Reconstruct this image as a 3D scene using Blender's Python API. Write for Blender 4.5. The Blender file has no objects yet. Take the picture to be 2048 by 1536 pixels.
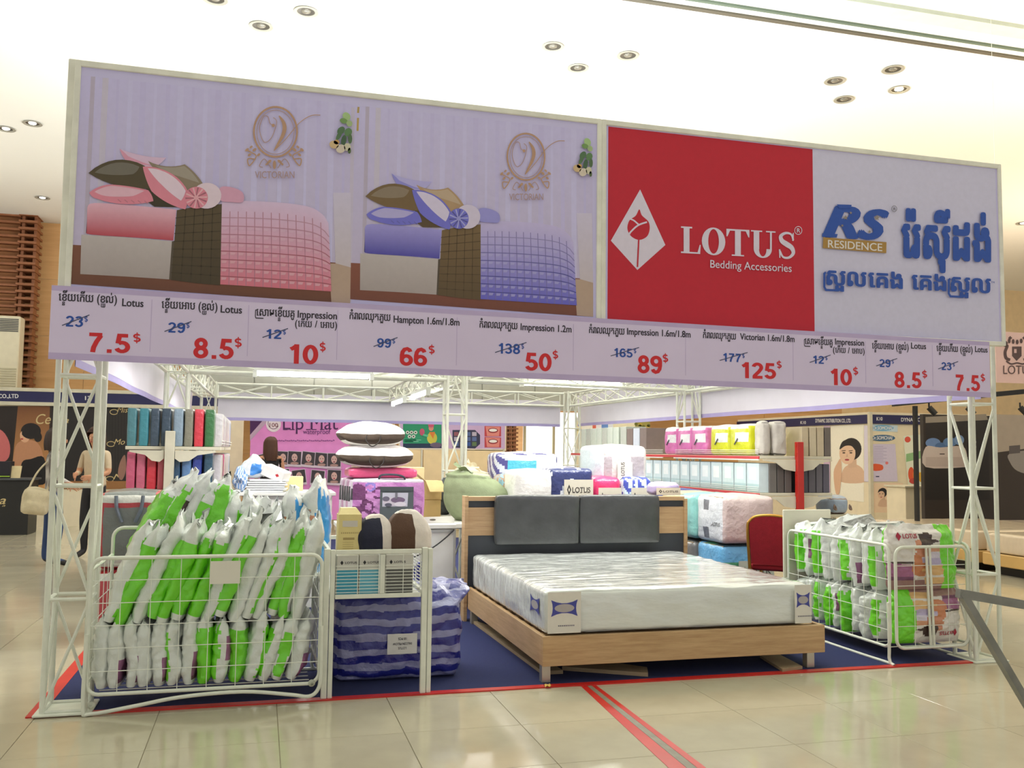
import bpy, math, random
import numpy as np
from mathutils import Vector, Matrix, noise
random.seed(7)
SC = bpy.context.scene
COL = SC.collection
PI = math.pi
# ------------------------------------------------------------------ camera
# world: x along the stall front, y into the hall, z up; floor at z = 0
RC = ((0.9645251, 0.0309344, 0.2621723), (-0.2637086, 0.0669736, 0.9622746), (0.0122087, -0.9972751, 0.0727554))
FPX = 1839.1
CH = 1.4
cd = bpy.data.cameras.new('camera'); cam = bpy.data.objects.new('camera', cd); COL.objects.link(cam)
cd.sensor_width = 36.0; cd.lens = FPX / 2048 * 36.0; cd.clip_end = 200; cd.clip_start = 0.05
cam.matrix_world = Matrix(((RC[0][0], -RC[0][1], -RC[0][2], 0), (RC[1][0], -RC[1][1], -RC[1][2], 0), (RC[2][0], -RC[2][1], -RC[2][2], CH), (0, 0, 0, 1)))
SC.camera = cam
# ------------------------------------------------------------------ world, exposure, large lights
wd = bpy.data.worlds.new('hall_light'); SC.world = wd; wd.use_nodes = True
bg = wd.node_tree.nodes['Background']; bg.inputs[0].default_value = (1.0, 0.975, 0.95, 1); bg.inputs[1].default_value = 0.60
SC.view_settings.view_transform = 'Standard'; SC.view_settings.look = 'None'
SC.view_settings.exposure = 0.22; SC.view_settings.gamma = 1.0; SC.view_settings.use_curve_mapping = False
def area(name, loc, sx, sy, power, col, rot=(0, 0, 0)):
    l = bpy.data.lights.new(name, 'AREA'); l.shape = 'RECTANGLE'; l.size = sx; l.size_y = sy; l.energy = power; l.color = col
    o = bpy.data.objects.new(name, l); o.location = loc; o.rotation_euler = rot; COL.objects.link(o); return o
# unseen fill lights added to brighten the white hall ceiling and the goods
for lx in (0.4, 3.4):
    for ly in (7.4, 11.6):
        area('ceiling_fill', (lx, ly, 2.5), 2.4, 1.2, 190, (1.0, 1.0, 0.95), (PI, 0, 0))
for lx, ly in ((-8, 8), (10, 8), (16, 13), (-8, 16), (10, 18), (2, 18.5)):
    area('hall_ceiling_fill', (lx, ly, 2.7), 3.0, 2.0, 210 if lx > 0 else 130, (1.0, 0.80, 0.58) if lx > 5 else (1.0, 0.95, 0.86), (PI, 0, 0))  # added fill without fixtures, warmer on the right to tint the ceiling
for lx in (0.4, 3.2):
    area('goods_fill', (lx, 7.4, 2.30), 1.4, 0.3, 34, (1.0, 1.0, 0.97))
    area('goods_fill', (lx, 11.6, 2.30), 1.4, 0.3, 30, (1.0, 1.0, 0.97))  # added fill inside the stall, lifts the goods below
# ------------------------------------------------------------------ helpers
def ray(px, py):
    a, b, c = px - 1024, py - 768, FPX
    return tuple(r[0] * a + r[1] * b + r[2] * c for r in RC)
def at(px, py, Y):
    d = ray(px, py); t = Y / d[1]; return Vector((d[0] * t, Y, CH + d[2] * t))
def atx(px, py, X):
    d = ray(px, py); t = X / d[0]; return Vector((X, d[1] * t, CH + d[2] * t))
def atz(px, py, Z=0.0):
    d = ray(px, py); t = (Z - CH) / d[2]; return Vector((d[0] * t, d[1] * t, Z))
def lin(c):
    c = c / 255.0
    return c / 12.92 if c <= 0.04045 else ((c + 0.055) / 1.055) ** 2.4
def rgb(r, g, b, k=1.0): return (min(1, lin(r) * k), min(1, lin(g) * k), min(1, lin(b) * k))
def mix(a, b, t): return tuple(a[i] + (b[i] - a[i]) * t for i in range(3))
MATS = {}
def mat(name, col=(0.8, 0.8, 0.8), rough=0.5, metal=0.0, var=0.06, vscale=6.0, bump=0.0, bscale=40.0, stretch=(1, 1, 1), rot=0.0, coat=0.0, emit=0.0, attr=False, trans=0.0, alpha=1.0, spec=0.5, wood=None, tex='Object'):
    if name in MATS: return MATS[name]
    m = bpy.data.materials.new(name); m.use_nodes = True; MATS[name] = m
    nt = m.node_tree; b = nt.nodes['Principled BSDF']; L = nt.links
    b.inputs['Roughness'].default_value = rough; b.inputs['Metallic'].default_value = metal
    b.inputs['Specular IOR Level'].default_value = spec
    b.inputs['Coat Weight'].default_value = coat; b.inputs['Coat Roughness'].default_value = 0.12
    b.inputs['Transmission Weight'].default_value = trans; b.inputs['Alpha'].default_value = alpha
    tc = nt.nodes.new('ShaderNodeTexCoord'); mp = nt.nodes.new('ShaderNodeMapping'); mp.inputs['Scale'].default_value = stretch; mp.inputs['Rotation'].default_value = (0, 0, rot)
    L.new(tc.outputs[tex], mp.inputs[0])
    base = None
    if attr:
        at_ = nt.nodes.new('ShaderNodeAttribute'); at_.attribute_name = 'Col'; base = at_.outputs['Color']
    if wood:
        n = nt.nodes.new('ShaderNodeTexNoise'); n.inputs['Scale'].default_value = vscale; n.inputs['Detail'].default_value = 8; n.inputs['Roughness'].default_value = 0.65
        L.new(mp.outputs[0], n.inputs[0]); cr = nt.nodes.new('ShaderNodeValToRGB'); L.new(n.outputs[0], cr.inputs[0])
        cr.color_ramp.elements[0].position = 0.3; cr.color_ramp.elements[0].color = (*wood, 1); cr.color_ramp.elements[1].position = 0.7; cr.color_ramp.elements[1].color = (*col, 1)
        L.new(cr.outputs[0], b.inputs['Base Color'])
    else:
        n = nt.nodes.new('ShaderNodeTexNoise'); n.inputs['Scale'].default_value = vscale; n.inputs['Detail'].default_value = 5
        L.new(mp.outputs[0], n.inputs[0])
        mr = nt.nodes.new('ShaderNodeMapRange'); mr.inputs['From Min'].default_value = 0.3; mr.inputs['From Max'].default_value = 0.7
        mr.inputs['To Min'].default_value = 1 - var; mr.inputs['To Max'].default_value = 1 + var * 0.5
        L.new(n.outputs[0], mr.inputs[0])
        vm = nt.nodes.new('ShaderNodeVectorMath'); vm.operation = 'SCALE'
        if base is not None: L.new(base, vm.inputs[0])
        else: vm.inputs[0].default_value = col
        L.new(mr.outputs[0], vm.inputs['Scale']); L.new(vm.outputs[0], b.inputs['Base Color'])
    if bump > 0:
        n2 = nt.nodes.new('ShaderNodeTexNoise'); n2.inputs['Scale'].default_value = bscale; n2.inputs['Detail'].default_value = 4; L.new(mp.outputs[0], n2.inputs[0])
        bp = nt.nodes.new('ShaderNodeBump'); bp.inputs['Strength'].default_value = bump; bp.inputs['Distance'].default_value = 0.02
        L.new(n2.outputs[0], bp.inputs['Height']); L.new(bp.outputs[0], b.inputs['Normal'])
        if coat: L.new(bp.outputs[0], b.inputs['Coat Normal'])
    if emit > 0:
        b.inputs['Emission Color'].default_value = (*col, 1); b.inputs['Emission Strength'].default_value = emit
    return m
ORG = {}
def tag(o, label=None, cat=None, group=None, kind=None):
    if label: o['label'] = label
    if cat: o['category'] = cat
    if group: o['group'] = group
    if kind: o['kind'] = kind
    return o
def thing(name, loc, label=None, cat=None, group=None, kind=None, rz=0.0):
    o = bpy.data.objects.new(name, None); COL.objects.link(o); o.location = loc; o.rotation_euler = (0, 0, rz); o.empty_display_size = 0.1
    ORG[o.name] = Vector(loc); return tag(o, label, cat, group, kind)
def link(name, me, parent=None, loc=None):
    o = bpy.data.objects.new(name, me); COL.objects.link(o)
    if parent is not None: o.parent = parent; ORG[o.name] = ORG.get(parent.name, Vector((0, 0, 0)))
    if loc is not None: o.location = loc
    return o
def copy_tree(o, parent=None):
    c = o.copy(); COL.objects.link(c); c.parent = parent
    if parent is not None: c.matrix_parent_inverse = o.matrix_parent_inverse
    for ch in [x for x in KIDS.get(o.name, ())]: copy_kid(ch, c)
    return c
KIDS = {}
def copy_kid(ch, parent):
    c = ch.copy(); COL.objects.link(c); c.parent = parent
    for g in KIDS.get(ch.name, ()): copy_kid(g, c)
class MB:
    """collects geometry for one mesh"""
    def __init__(s): s.v = []; s.f = []; s.m = []; s.c = []; s.cur = 0; s.col = (0.8, 0.8, 0.8)
    def add(s, vs, fs, col=None):
        o = len(s.v); s.v += [tuple(p) for p in vs]
        for f in fs: s.f.append(tuple(i + o for i in f)); s.m.append(s.cur); s.c.append(col or s.col)
        return s
    def box(s, x0, x1, y0, y1, z0, z1, b=0.0, col=None):
        if b <= 0:
            s.add([(x0, y0, z0), (x1, y0, z0), (x1, y1, z0), (x0, y1, z0), (x0, y0, z1), (x1, y0, z1), (x1, y1, z1), (x0, y1, z1)],
                  [(0, 3, 2, 1), (4, 5, 6, 7), (0, 1, 5, 4), (1, 2, 6, 5), (2, 3, 7, 6), (3, 0, 4, 7)], col)
        else:
            P = []
            for z, k in ((z0, b), (z0 + b, 0), (z1 - b, 0), (z1, b)):
                for cx, cy, sx, sy in ((x0, y0, 1, 1), (x1, y0, -1, 1), (x1, y1, -1, -1), (x0, y1, 1, -1)):
                    q = ((cx + sx * k, cy + sy * (b + k) ), (cx + sx * (b + k), cy + sy * k))
                    if (sx, sy) in ((-1, 1), (1, -1)): q = (q[1], q[0])
                    for a in q: P.append((a[0], a[1], z))
            F = [tuple(range(7, -1, -1)), tuple(range(24, 32))]
            for r in range(3):
                for i in range(8): F.append((r * 8 + i, r * 8 + (i + 1) % 8, r * 8 + 8 + (i + 1) % 8, r * 8 + 8 + i))
            s.add(P, F, col)
        return s
    def tube(s, pts, r, n=8, cap=True, closed=False, col=None):
        pts = [Vector(p) for p in pts]; N = len(pts); V = []; up = None
        for i, p in enumerate(pts):
            if closed: d = pts[(i + 1) % N] - pts[i - 1]
            else: d = (pts[min(i + 1, N - 1)] - pts[max(i - 1, 0)])
            d.normalize()
            if up is None: up = Vector((0, 0, 1)) if abs(d.z) < 0.9 else Vector((1, 0, 0))
            a = d.cross(up)
            if a.length < 1e-5: a = d.cross(Vector((0, 1, 0)))
            a.normalize(); b = a.cross(d); up = b
            rr = r[i] if isinstance(r, (list, tuple)) else r
            for k in range(n):
                t = 2 * PI * k / n; V.append(p + (a * math.cos(t) + b * math.sin(t)) * rr)
        F = []
        for i in range(N if closed else N - 1):
            j = (i + 1) % N
            for k in range(n): F.append((i * n + k, i * n + (k + 1) % n, j * n + (k + 1) % n, j * n + k))
        if cap and not closed: F += [tuple(range(n - 1, -1, -1)), tuple((N - 1) * n + k for k in range(n))]
        return s.add(V, F, col)
    def bar(s, p0, p1, w, h, col=None, up=(0, 0, 1)):
        p0 = Vector(p0); p1 = Vector(p1); d = (p1 - p0).normalized(); u = Vector(up)
        if abs(d.dot(u)) > 0.98: u = Vector((0, 1, 0))
        a = d.cross(u).normalized() * (w / 2); b = a.normalized().cross(d) * (h / 2)
        V = [q + sa * a + sb * b for q in (p0, p1) for sa, sb in ((-1, -1), (1, -1), (1, 1), (-1, 1))]
        return s.add(V, [(0, 3, 2, 1)[::-1], (4, 5, 6, 7)[::-1], (0, 1, 5, 4)[::-1], (1, 2, 6, 5)[::-1], (2, 3, 7, 6)[::-1], (3, 0, 4, 7)[::-1]], col)
    def grid(s, fn, nu, nv, colfn=None, wrap=False):
        o = len(s.v); W = nu if wrap else nu + 1
        for j in range(nv + 1):
            for i in range(W): s.v.append(tuple(fn(i / nu, j / nv)))
        for j in range(nv):
            for i in range(nu):
                a, b = i, (i + 1) % W
                c = colfn((i + 0.5) / nu, (j + 0.5) / nv) if colfn else s.col
                if c is None: continue
                s.f.append((o + j * W + a, o + j * W + b, o + (j + 1) * W + b, o + (j + 1) * W + a)); s.m.append(s.cur); s.c.append(c)
        return s
    def extrude(s, poly, d, col=None):
        """poly: list of 3D points, d: offset vector"""
        n = len(poly); d = Vector(d); P = [Vector(p) for p in poly]
        return s.add(P + [p + d for p in P], [tuple(range(n)), tuple(range(2 * n - 1, n - 1, -1))] + [(i, n + i, n + (i + 1) % n, (i + 1) % n) for i in range(n)], col)
    def mesh(s, name, mats, org=(0, 0, 0), smooth=None, attr=False):
        me = bpy.data.meshes.new(name); ox, oy, oz = org
        me.from_pydata([(x - ox, y - oy, z - oz) for x, y, z in s.v], [], s.f)
        for m in (mats if isinstance(mats, (list, tuple)) else [mats]): me.materials.append(m)
        me.polygons.foreach_set('material_index', s.m)
        if attr:
            ca = me.color_attributes.new('Col', 'FLOAT_COLOR', 'CORNER'); buf = np.ones((len(me.loops), 4), dtype=np.float32); k = 0
            for f, c in zip(s.f, s.c):
                n = len(f)
                if isinstance(c[0], (tuple, list)):
                    for q in range(n): buf[k + q, :3] = c[q]
                else: buf[k:k + n, :3] = c
                k += n
            ca.data.foreach_set('color', buf.ravel())
        if smooth is not None:
            me.polygons.foreach_set('use_smooth', [True] * len(s.f))
            if smooth < 3: me.set_sharp_from_angle(angle=smooth)
        me.update(); return me
    def build(s, name, mats, parent=None, smooth=None, attr=False, label=None, cat=None, group=None, kind=None, rnd=None):
        """links the geometry (given in world coordinates) as one object"""
        if parent is None:
            a = np.array(s.v); lo, hi = a.min(0), a.max(0); org = (float(lo[0] + hi[0]) / 2, float(lo[1] + hi[1]) / 2, float(lo[2]))
            o = link(name, s.mesh(name, mats, org, smooth, attr)); o.location = org; ORG[o.name] = Vector(org)
        else:
            o = link(name, s.mesh(name, mats, ORG[parent.name], smooth, attr), parent)
            KIDS.setdefault(parent.name, []).append(o)
        return tag(o, label, cat, group, kind)
def one(name, fn, mats, **k):
    b = MB(); fn(b); return b.build(name, mats, **k)
# ------------------------------------------------------------------ lettering
TC = {}
def dz_(q): return q[2] if len(q) > 2 else 0.0
def text_geo(s, bold=0.0, shear=0.0):
    key = (s, bold, shear)
    if key in TC: return TC[key]
    c = bpy.data.curves.new('t', 'FONT'); c.body = s; c.size = 1.0; c.shear = shear; c.resolution_u = 4
    o = bpy.data.objects.new('t', c); COL.objects.link(o)
    dg = bpy.context.evaluated_depsgraph_get(); dg.update()
    me = bpy.data.meshes.new_from_object(o.evaluated_get(dg))
    V = [(v.co.x, v.co.y) for v in me.vertices]; F = [tuple(p.vertices) for p in me.polygons]
    bpy.data.objects.remove(o); bpy.data.curves.remove(c); bpy.data.meshes.remove(me)
    if bold > 0 and V:
        VV, FF = [], []
        for dx, dy in ((-1, 0), (1, 0), (0, 0.6), (0, -0.6), (-.7, .45), (.7, .45), (-.7, -.45), (.7, -.45)):
            o0 = len(VV); dz = len(FF) / max(1, len(F)) * 6e-5; VV += [(x + dx * bold, y + dy * bold, dz) for x, y in V]; FF += [tuple(i + o0 for i in f) for f in F]
        V, F = VV, FF
    if V:
        a = np.array([q[:2] for q in V]); bb = (a[:, 0].min(), a[:, 0].max(), a[:, 1].min(), a[:, 1].max())
    else: bb = (0, 0.25, 0, 0.7)
    TC[key] = (V, F, bb); return TC[key]
def stroke_geo(pts, w, closed=False):
    P = [Vector((p[0], p[1])) for p in pts]; n = len(P); V = []; F = []
    for i in range(n):
        a = P[i - 1] if (i > 0 or closed) else P[i]; b = P[(i + 1) % n] if (i < n - 1 or closed) else P[i]
        d1 = (P[i] - a); d2 = (b - P[i])
        if d1.length < 1e-9: d1 = d2
        if d2.length < 1e-9: d2 = d1
        d1 = d1.normalized(); d2 = d2.normalized(); d = (d1 + d2)
        if d.length < 1e-6: d = d1
        d.normalize(); nn = Vector((-d.y, d.x)); k = 1 / max(0.5, nn.dot(Vector((-d1.y, d1.x))))
        hw = (w(i / (n - 1)) if callable(w) else w) / 2
        V += [tuple(P[i] + nn * hw * k), tuple(P[i] - nn * hw * k)]
    for i in range(n if closed else n - 1):
        j = (i + 1) % n; F.append((2 * i, 2 * i + 1, 2 * j + 1, 2 * j))
    return V, F
def arc(cx, cy, rx, ry, a0, a1, n=14): return [(cx + rx * math.cos(math.radians(a0 + (a1 - a0) * i / n)), cy + ry * math.sin(math.radians(a0 + (a1 - a0) * i / n))) for i in range(n + 1)]
DIG = {'0': [arc(.29, .5, .2, .41, 0, 360, 24)], '1': [[(.1, .74), (.2, .8), (.3, .91)], [(.32, 1), (.32, 0)]],
       '2': [arc(.28, .7, .19, .21, 170, -30) + [(.36, .45), (.12, .14)], [(.04, .085), (.53, .085)]],
       '3': [arc(.27, .715, .19, .195, 160, -85), arc(.27, .295, .21, .21, 88, -160)],
       '5': [[(.49, .91), (.17, .91), (.12, .5)], arc(.28, .32, .21, .23, 130, -160)],
       '6': [arc(.29, .31, .2, .22, 0, 360, 20), [(.46, .76), (.42, .86), (.32, .92), (.2, .88), (.12, .74), (.09, .55), (.09, .31)]],
       '7': [[(.05, .91), (.53, .91)], [(.48, .86), (.33, .55), (.23, .25), (.2, 0)]],
       '8': [arc(.29, .715, .17, .195, 0, 360, 18), arc(.29, .29, .2, .205, 0, 360, 20)],
       '9': [arc(.29, .69, .2, .22, 0, 360, 20), [(.12, .24), (.16, .14), (.26, .08), (.38, .12), (.46, .26), (.49, .45), (.49, .69)]],
       '.': [[(.1, .085), (.28, .085)]], '$': [arc(.29, .67, .18, .18, 25, 265), arc(.29, .31, .18, .18, 88, -155), [(.29, 1.06), (.29, -.08)]]}
def digits_geo(s, w=0.17):
    V, F, x, nst = [], [], 0.0, 0
    for ch in s:
        for st in DIG[ch]:
            ww = w if not (ch == '$' and len(st) == 2) else w * 0.5
            v, f = stroke_geo(st, ww, closed=(len(st) > 15 and math.dist(st[0], st[-1]) < 1e-6)) if not (len(st) > 15 and math.dist(st[0], st[-1]) < 1e-6) else stroke_geo(st[:-1], ww, True)
            o = len(V); nst += 1; V += [(a + x, b, nst * 5e-5) for a, b in v]; F += [tuple(i + o for i in q) for q in f]
        x += 0.38 if ch == '.' else (0.62 if ch != '1' else 0.55)
    a = np.array([q[:2] for q in V]); return V, F, (a[:, 0].min(), a[:, 0].max(), a[:, 1].min(), a[:, 1].max())
def khmer_geo(clusters, bold=0.03):
    """clusters: strings in visual order; 'X|s' puts a small s under X, 'X|r' a hook to the left"""
    V, F, x = [], [], 0.0
    for cl in clusters:
        if cl == ' ': x += 0.3; continue
        sub = None
        if '|' in cl: cl, sub = cl.split('|')
        v, f, bb = text_geo(cl, bold)
        if sub == 'r': x += 0.12
        o = len(V); V += [(a[0] - bb[0] + x, a[1], dz_(a)) for a in v]; F += [tuple(i + o for i in q) for q in f]
        wd_ = bb[1] - bb[0]
        if sub == 'r':
            h, hf = stroke_geo([(x - .02, .52), (x - .09, .46), (x - .09, -.1), (x - .02, -.22), (x + wd_ * .6, -.22)], 0.09)
            o = len(V); V += [(p_[0], p_[1], 6e-4) for p_ in h]; F += [tuple(i + o for i in q) for q in hf]
        elif sub:
            v2, f2, b2 = text_geo(sub, bold * 1.3); k = 0.55; o = len(V)
            V += [((a[0] - b2[0]) * k + x + wd_ * 0.62 - (b2[1] - b2[0]) * k / 2, a[1] * k - 0.40, 7e-4 + dz_(a)) for a in v2]; F += [tuple(i + o for i in q) for q in f2]
        x += wd_ + 0.07
    a = np.array([q[:2] for q in V]); return V, F, (a[:, 0].min(), a[:, 0].max(), a[:, 1].min(), a[:, 1].max())
def place2d(b, geo, x0, z0, sx, sz, Y, col, lift=0.001, axis='y'):
    """flat geometry (u right, v up) -> plane y=Y facing -y, u along +x"""
    V, F, bb = geo
    if axis == 'y': P = [(x0 + q[0] * sx, Y - lift - dz_(q), z0 + q[1] * sz) for q in V]
    elif axis == 'x': P = [(Y - lift - dz_(q), x0 - q[0] * sx, z0 + q[1] * sz) for q in V]
    else: P = [axis(x0 + q[0] * sx, z0 + q[1] * sz, lift + dz_(q)) for q in V]
    b.add(P, F, col)
def fit_text(b, geo, pl, pr, Y, col, lift=0.001, height=None, hpx=None):
    """left / right baseline pixels -> fits the geometry between them on the plane y = Y"""
    a = at(*pl, Y); c = at(*pr, Y); V, F, bb = geo; sx = (c.x - a.x) / max(1e-6, bb[1] - bb[0])
    sz = sx if height is None else height
    place2d(b, (V, F, bb), a.x - bb[0] * sx, a.z, sx, sz, Y, col, lift)
class Art(MB):
    """flat print: layered polygons on a plane; T maps picture coordinates to 3D with a lift"""
    def __init__(s, T, step=0.0004): super().__init__(); s.T = T; s.l = 0.0006; s.step = step
    def up(s): s.l += s.step
    def poly(s, pts, col, up=True):
        if up: s.up()
        P = [s.T(p[0], p[1], s.l) for p in pts]; s.add(P, [tuple(range(len(P)))], col); return s
    def strips(s, top, bot, ct, cb, n=6, up=True):
        if up: s.up()
        m = len(top)
        for i in range(m - 1):
            for j in range(n):
                q = []; 
                for (k, t) in ((i, j / n), (i + 1, j / n), (i + 1, (j + 1) / n), (i, (j + 1) / n)):
                    q.append(s.T(top[k][0] + (bot[k][0] - top[k][0]) * t, top[k][1] + (bot[k][1] - top[k][1]) * t, s.l))
                s.add(q, [(0, 1, 2, 3)], (mix(ct, cb, j / n), mix(ct, cb, j / n), mix(ct, cb, (j + 1) / n), mix(ct, cb, (j + 1) / n)))
        return s
    def ell(s, cx, cy, rx, ry, col, n=24, rot=0.0, up=True):
        c, d = math.cos(rot), math.sin(rot)
        return s.poly([(cx + rx * math.cos(2 * PI * i / n) * c - ry * math.sin(2 * PI * i / n) * d, cy + rx * math.cos(2 * PI * i / n) * d + ry * math.sin(2 * PI * i / n) * c) for i in range(n)], col, up)
    def line(s, pts, w, col, closed=False, up=True):
        if up: s.up()
        V, F = stroke_geo(pts, w, closed); s.add([s.T(u, v, s.l) for u, v in V], F, col); return s
    def text(s, geo, x0, y0, x1, col, h=None, flip=-1, up=True):
        if up: s.up()
        V, F, bb = geo; k = (x1 - x0) / (bb[1] - bb[0]); kh = h / max(1e-6, bb[3]) if h else abs(k)
        s.add([s.T(x0 + (q[0] - bb[0]) * k, y0 + flip * q[1] * kh, s.l + dz_(q)) for q in V], F, col); s.l += 0.0007; return s
def smooth_pts(P, n=6, closed=True):
    out = []; N = len(P)
    for i in range(N if closed else N - 1):
        p0 = P[(i - 1) % N] if (closed or i > 0) else P[i]; p1 = P[i]; p2 = P[(i + 1) % N]; p3 = P[(i + 2) % N] if (closed or i < N - 2) else P[(i + 1) % N]
        for k in range(n):
            t = k / n
            out.append(tuple(0.5 * (2 * p1[q] + (p2[q] - p0[q]) * t + (2 * p0[q] - 5 * p1[q] + 4 * p2[q] - p3[q]) * t * t + (3 * p1[q] - p0[q] - 3 * p2[q] + p3[q]) * t ** 3) for q in range(len(p1))))
    if not closed: out.append(tuple(P[-1]))
    return out
def soft(w, d, h, r=0.05, n=10, puff=0.02, crump=0.006, seed=0, colfn=None, top=None):
    """rounded, puffed and crumpled block standing on z=0, centred in x and y; returns an MB"""
    b = MB(); hw, hd, hh = w / 2, d / 2, h / 2; so = Vector((seed * 3.7, seed * 1.3, seed * 2.1))
    def P(x, y, z):
        q = Vector((x * hw, y * hd, z * hh)); inn = Vector((max(-hw + r, min(hw - r, q.x)), max(-hd + r, min(hd - r, q.y)), max(-hh + r, min(hh - r, q.z))))
        dv = q - inn
        if dv.length > 1e-9: q = inn + dv.normalized() * r
        mx = (1 - x * x) * (1 - z * z) * (1 if abs(y) > 0.98 else 0.0); q.y += math.copysign(puff * mx, y)
        mx = (1 - y * y) * (1 - z * z) * (1 if abs(x) > 0.98 else 0.0); q.x += math.copysign(puff * mx, x)
        mx = (1 - x * x) * (1 - y * y) * (1 if z > 0.98 else 0.0); q.z += puff * mx
        if crump > 0:
            nv = noise.noise_vector(q * 9 + so) * crump + noise.noise_vector(q * 26 + so) * crump * 0.4
            if z < -0.98: nv *= 0.1
            q += nv
            if z < -0.98: q.z = max(q.z, -hh)
        if top: q = top(q, hw, hd, hh)
        return (q.x, q.y, max(0.0, q.z + hh))
    sides = [(lambda u, v: P(2 * u - 1, -1, 2 * v - 1), '-y'), (lambda u, v: P(1 - 2 * u, 1, 2 * v - 1), '+y'), (lambda u, v: P(1, 2 * u - 1, 2 * v - 1), '+x'),
             (lambda u, v: P(-1, 1 - 2 * u, 2 * v - 1), '-x'), (lambda u, v: P(2 * u - 1, 2 * v - 1, 1), '+z'), (lambda u, v: P(2 * u - 1, 1 - 2 * v, -1), '-z')]
    for fn, nm in sides:
        b.grid(fn, n, n, (lambda u, v, nm=nm: colfn(nm, u, v)) if colfn else None)
    # weld the seams
    key = {}; rm = []; nv = []
    for p in b.v:
        k = (round(p[0], 5), round(p[1], 5), round(p[2], 5))
        if k not in key: key[k] = len(nv); nv.append(p)
        rm.append(key[k])
    b.v = nv; b.f = [tuple(rm[i] for i in f) for f in b.f]
    keep = [i for i, f in enumerate(b.f) if len(set(f)) >= 3]
    b.f = [tuple(dict.fromkeys(b.f[i])) for i in keep]; b.m = [b.m[i] for i in keep]; b.c = [b.c[i] for i in keep]
    return b
def put(b, name, mats, loc, rot=(0, 0, 0), smooth=1.2, attr=True, **k):
    """local geometry -> a top-level object standing at loc"""
    o = link(name, b.mesh(name, mats, (0, 0, 0), smooth, attr)); o.location = loc; o.rotation_euler = rot; ORG[o.name] = Vector((0, 0, 0)); return tag(o, **k)
def kid(b, name, mats, parent, smooth=None, attr=False, label=None):
    o = link(name, b.mesh(name, mats, (0, 0, 0), smooth, attr), parent); ORG[o.name] = Vector((0, 0, 0)); KIDS.setdefault(parent.name, []).append(o)
    if label: o['label'] = label
    return o
# ------------------------------------------------------------------ shared materials
WHITE_STEEL = mat('painted_steel_white', rgb(228, 230, 216), 0.38, var=0.08, vscale=14)
WIRE = mat('wire_white', rgb(232, 234, 224), 0.35, var=0.05)
PRINT = mat('print', attr=True, rough=0.55, var=0.03, vscale=30)
PAPER = mat('paper_card', rgb(226, 222, 208), 0.7, var=0.03)
FILM = mat('glossy_film', attr=True, rough=0.28, var=0.05, vscale=12, bump=0.35, bscale=28, coat=0.35)
CLOTHC = mat('woven_cloth', attr=True, rough=0.85, var=0.08, vscale=24, bump=0.15, bscale=120)
BOXM = mat('card_box', attr=True, rough=0.6, var=0.05, vscale=18)
BLACK = mat('black_paint', rgb(28, 27, 27), 0.5)
DARKG = mat('dark_grey', rgb(70, 72, 76), 0.6)
# ------------------------------------------------------------------ the hall
HC, WY = 6.3, 22.0
M_TILE = mat('floor_tile_beige', rgb(194, 185, 162), 0.10, var=0.07, vscale=2.5, spec=0.55, tex='Generated')
M_GROUT = mat('grout', rgb(150, 138, 112), 0.6)
M_CEIL = mat('ceiling_plaster', rgb(242, 243, 238), 0.9, var=0.015, vscale=0.6)
one('floor', lambda b: b.box(-14, 30, -4, 24, -0.1, -0.004), M_GROUT, kind='structure')
FLOOR = bpy.data.objects['floor']
TS, TX, TY = 0.603, -1.075, 4.645
cand = []
def pj(x, y, z):
    d = Vector((x, y, z - CH)); c = [sum(RC[i][k] * d[i] for i in range(3)) for k in range(3)]
    return (1024 + FPX * c[0] / c[2], 768 + FPX * c[1] / c[2]) if c[2] > 0.1 else (-9999, 0)
for i in range(-20, 48):
    for j in range(-14, 31):
        x, y = TX + i * TS, TY + j * TS
        if -1.07 < x + TS / 2 < 4.9 and 5.35 < y: continue
        q = pj(x + TS / 2, y + TS / 2, 0)
        cand.append((0 if (-70 < q[0] < 2118 and q[1] < 1640 and y > 2.4) else 1, math.hypot(x + TS / 2, y + TS / 2), x, y))
cand.sort()
tb = MB(); g = 0.0016; tb.box(-TS / 2 + g, TS / 2 - g, -TS / 2 + g, TS / 2 - g, -0.004, 0.0, 0.0008)
tme = tb.mesh('floor_tile', M_TILE)
rest = MB()
for n, (vis, d, x, y) in enumerate(cand):
    if n < 290 and not vis:
        o = link('floor_tile', tme, FLOOR); o.location = Vector((x + TS / 2, y + TS / 2, 0)) - ORG['floor']
    else: rest.box(x + g, x + TS - g, y + g, y + TS - g, -0.004, 0)
rest.build('floor_tile_field', M_TILE, FLOOR, kind='stuff')
one('ceiling', lambda b: b.box(-14, 30, 8.2, WY + 0.3, HC, HC + 0.1), M_CEIL, kind='structure')
one('ceiling_soffit', lambda b: b.box(-14, 30, -4, 8.2, HC - 0.02, HC + 0.1), mat('soffit_plaster', rgb(236, 242, 232), 0.9, var=0.02), kind='structure')
M_GROOVE = mat('groove_dark', rgb(92, 88, 76), 0.6)
y1 = atz(2048, 116, HC).y
one('trim_1', lambda b: b.box(-14, 30, y1 - 0.035, y1 + 0.03, HC - 0.02, HC + 0.01), M_GROOVE, kind='structure')
y2 = atz(2048, 99, HC).y
one('trim_2', lambda b: b.box(-14, 30, y2 - 0.02, y2 + 0.02, HC - 0.025, HC + 0.01), mat('groove_green', rgb(96, 112, 98), 0.6), kind='structure')
one('trim_3', lambda b: b.box(-14, 30, y2 - 0.52, y2 - 0.30, HC - 0.05, HC + 0.01), mat('soffit_grey', rgb(206, 214, 204), 0.8), kind='structure')
M_WALLW = mat('wall_veneer', rgb(222, 178, 122), 0.5, vscale=3, wood=rgb(206, 158, 102), stretch=(0.3, 1, 4))
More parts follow.
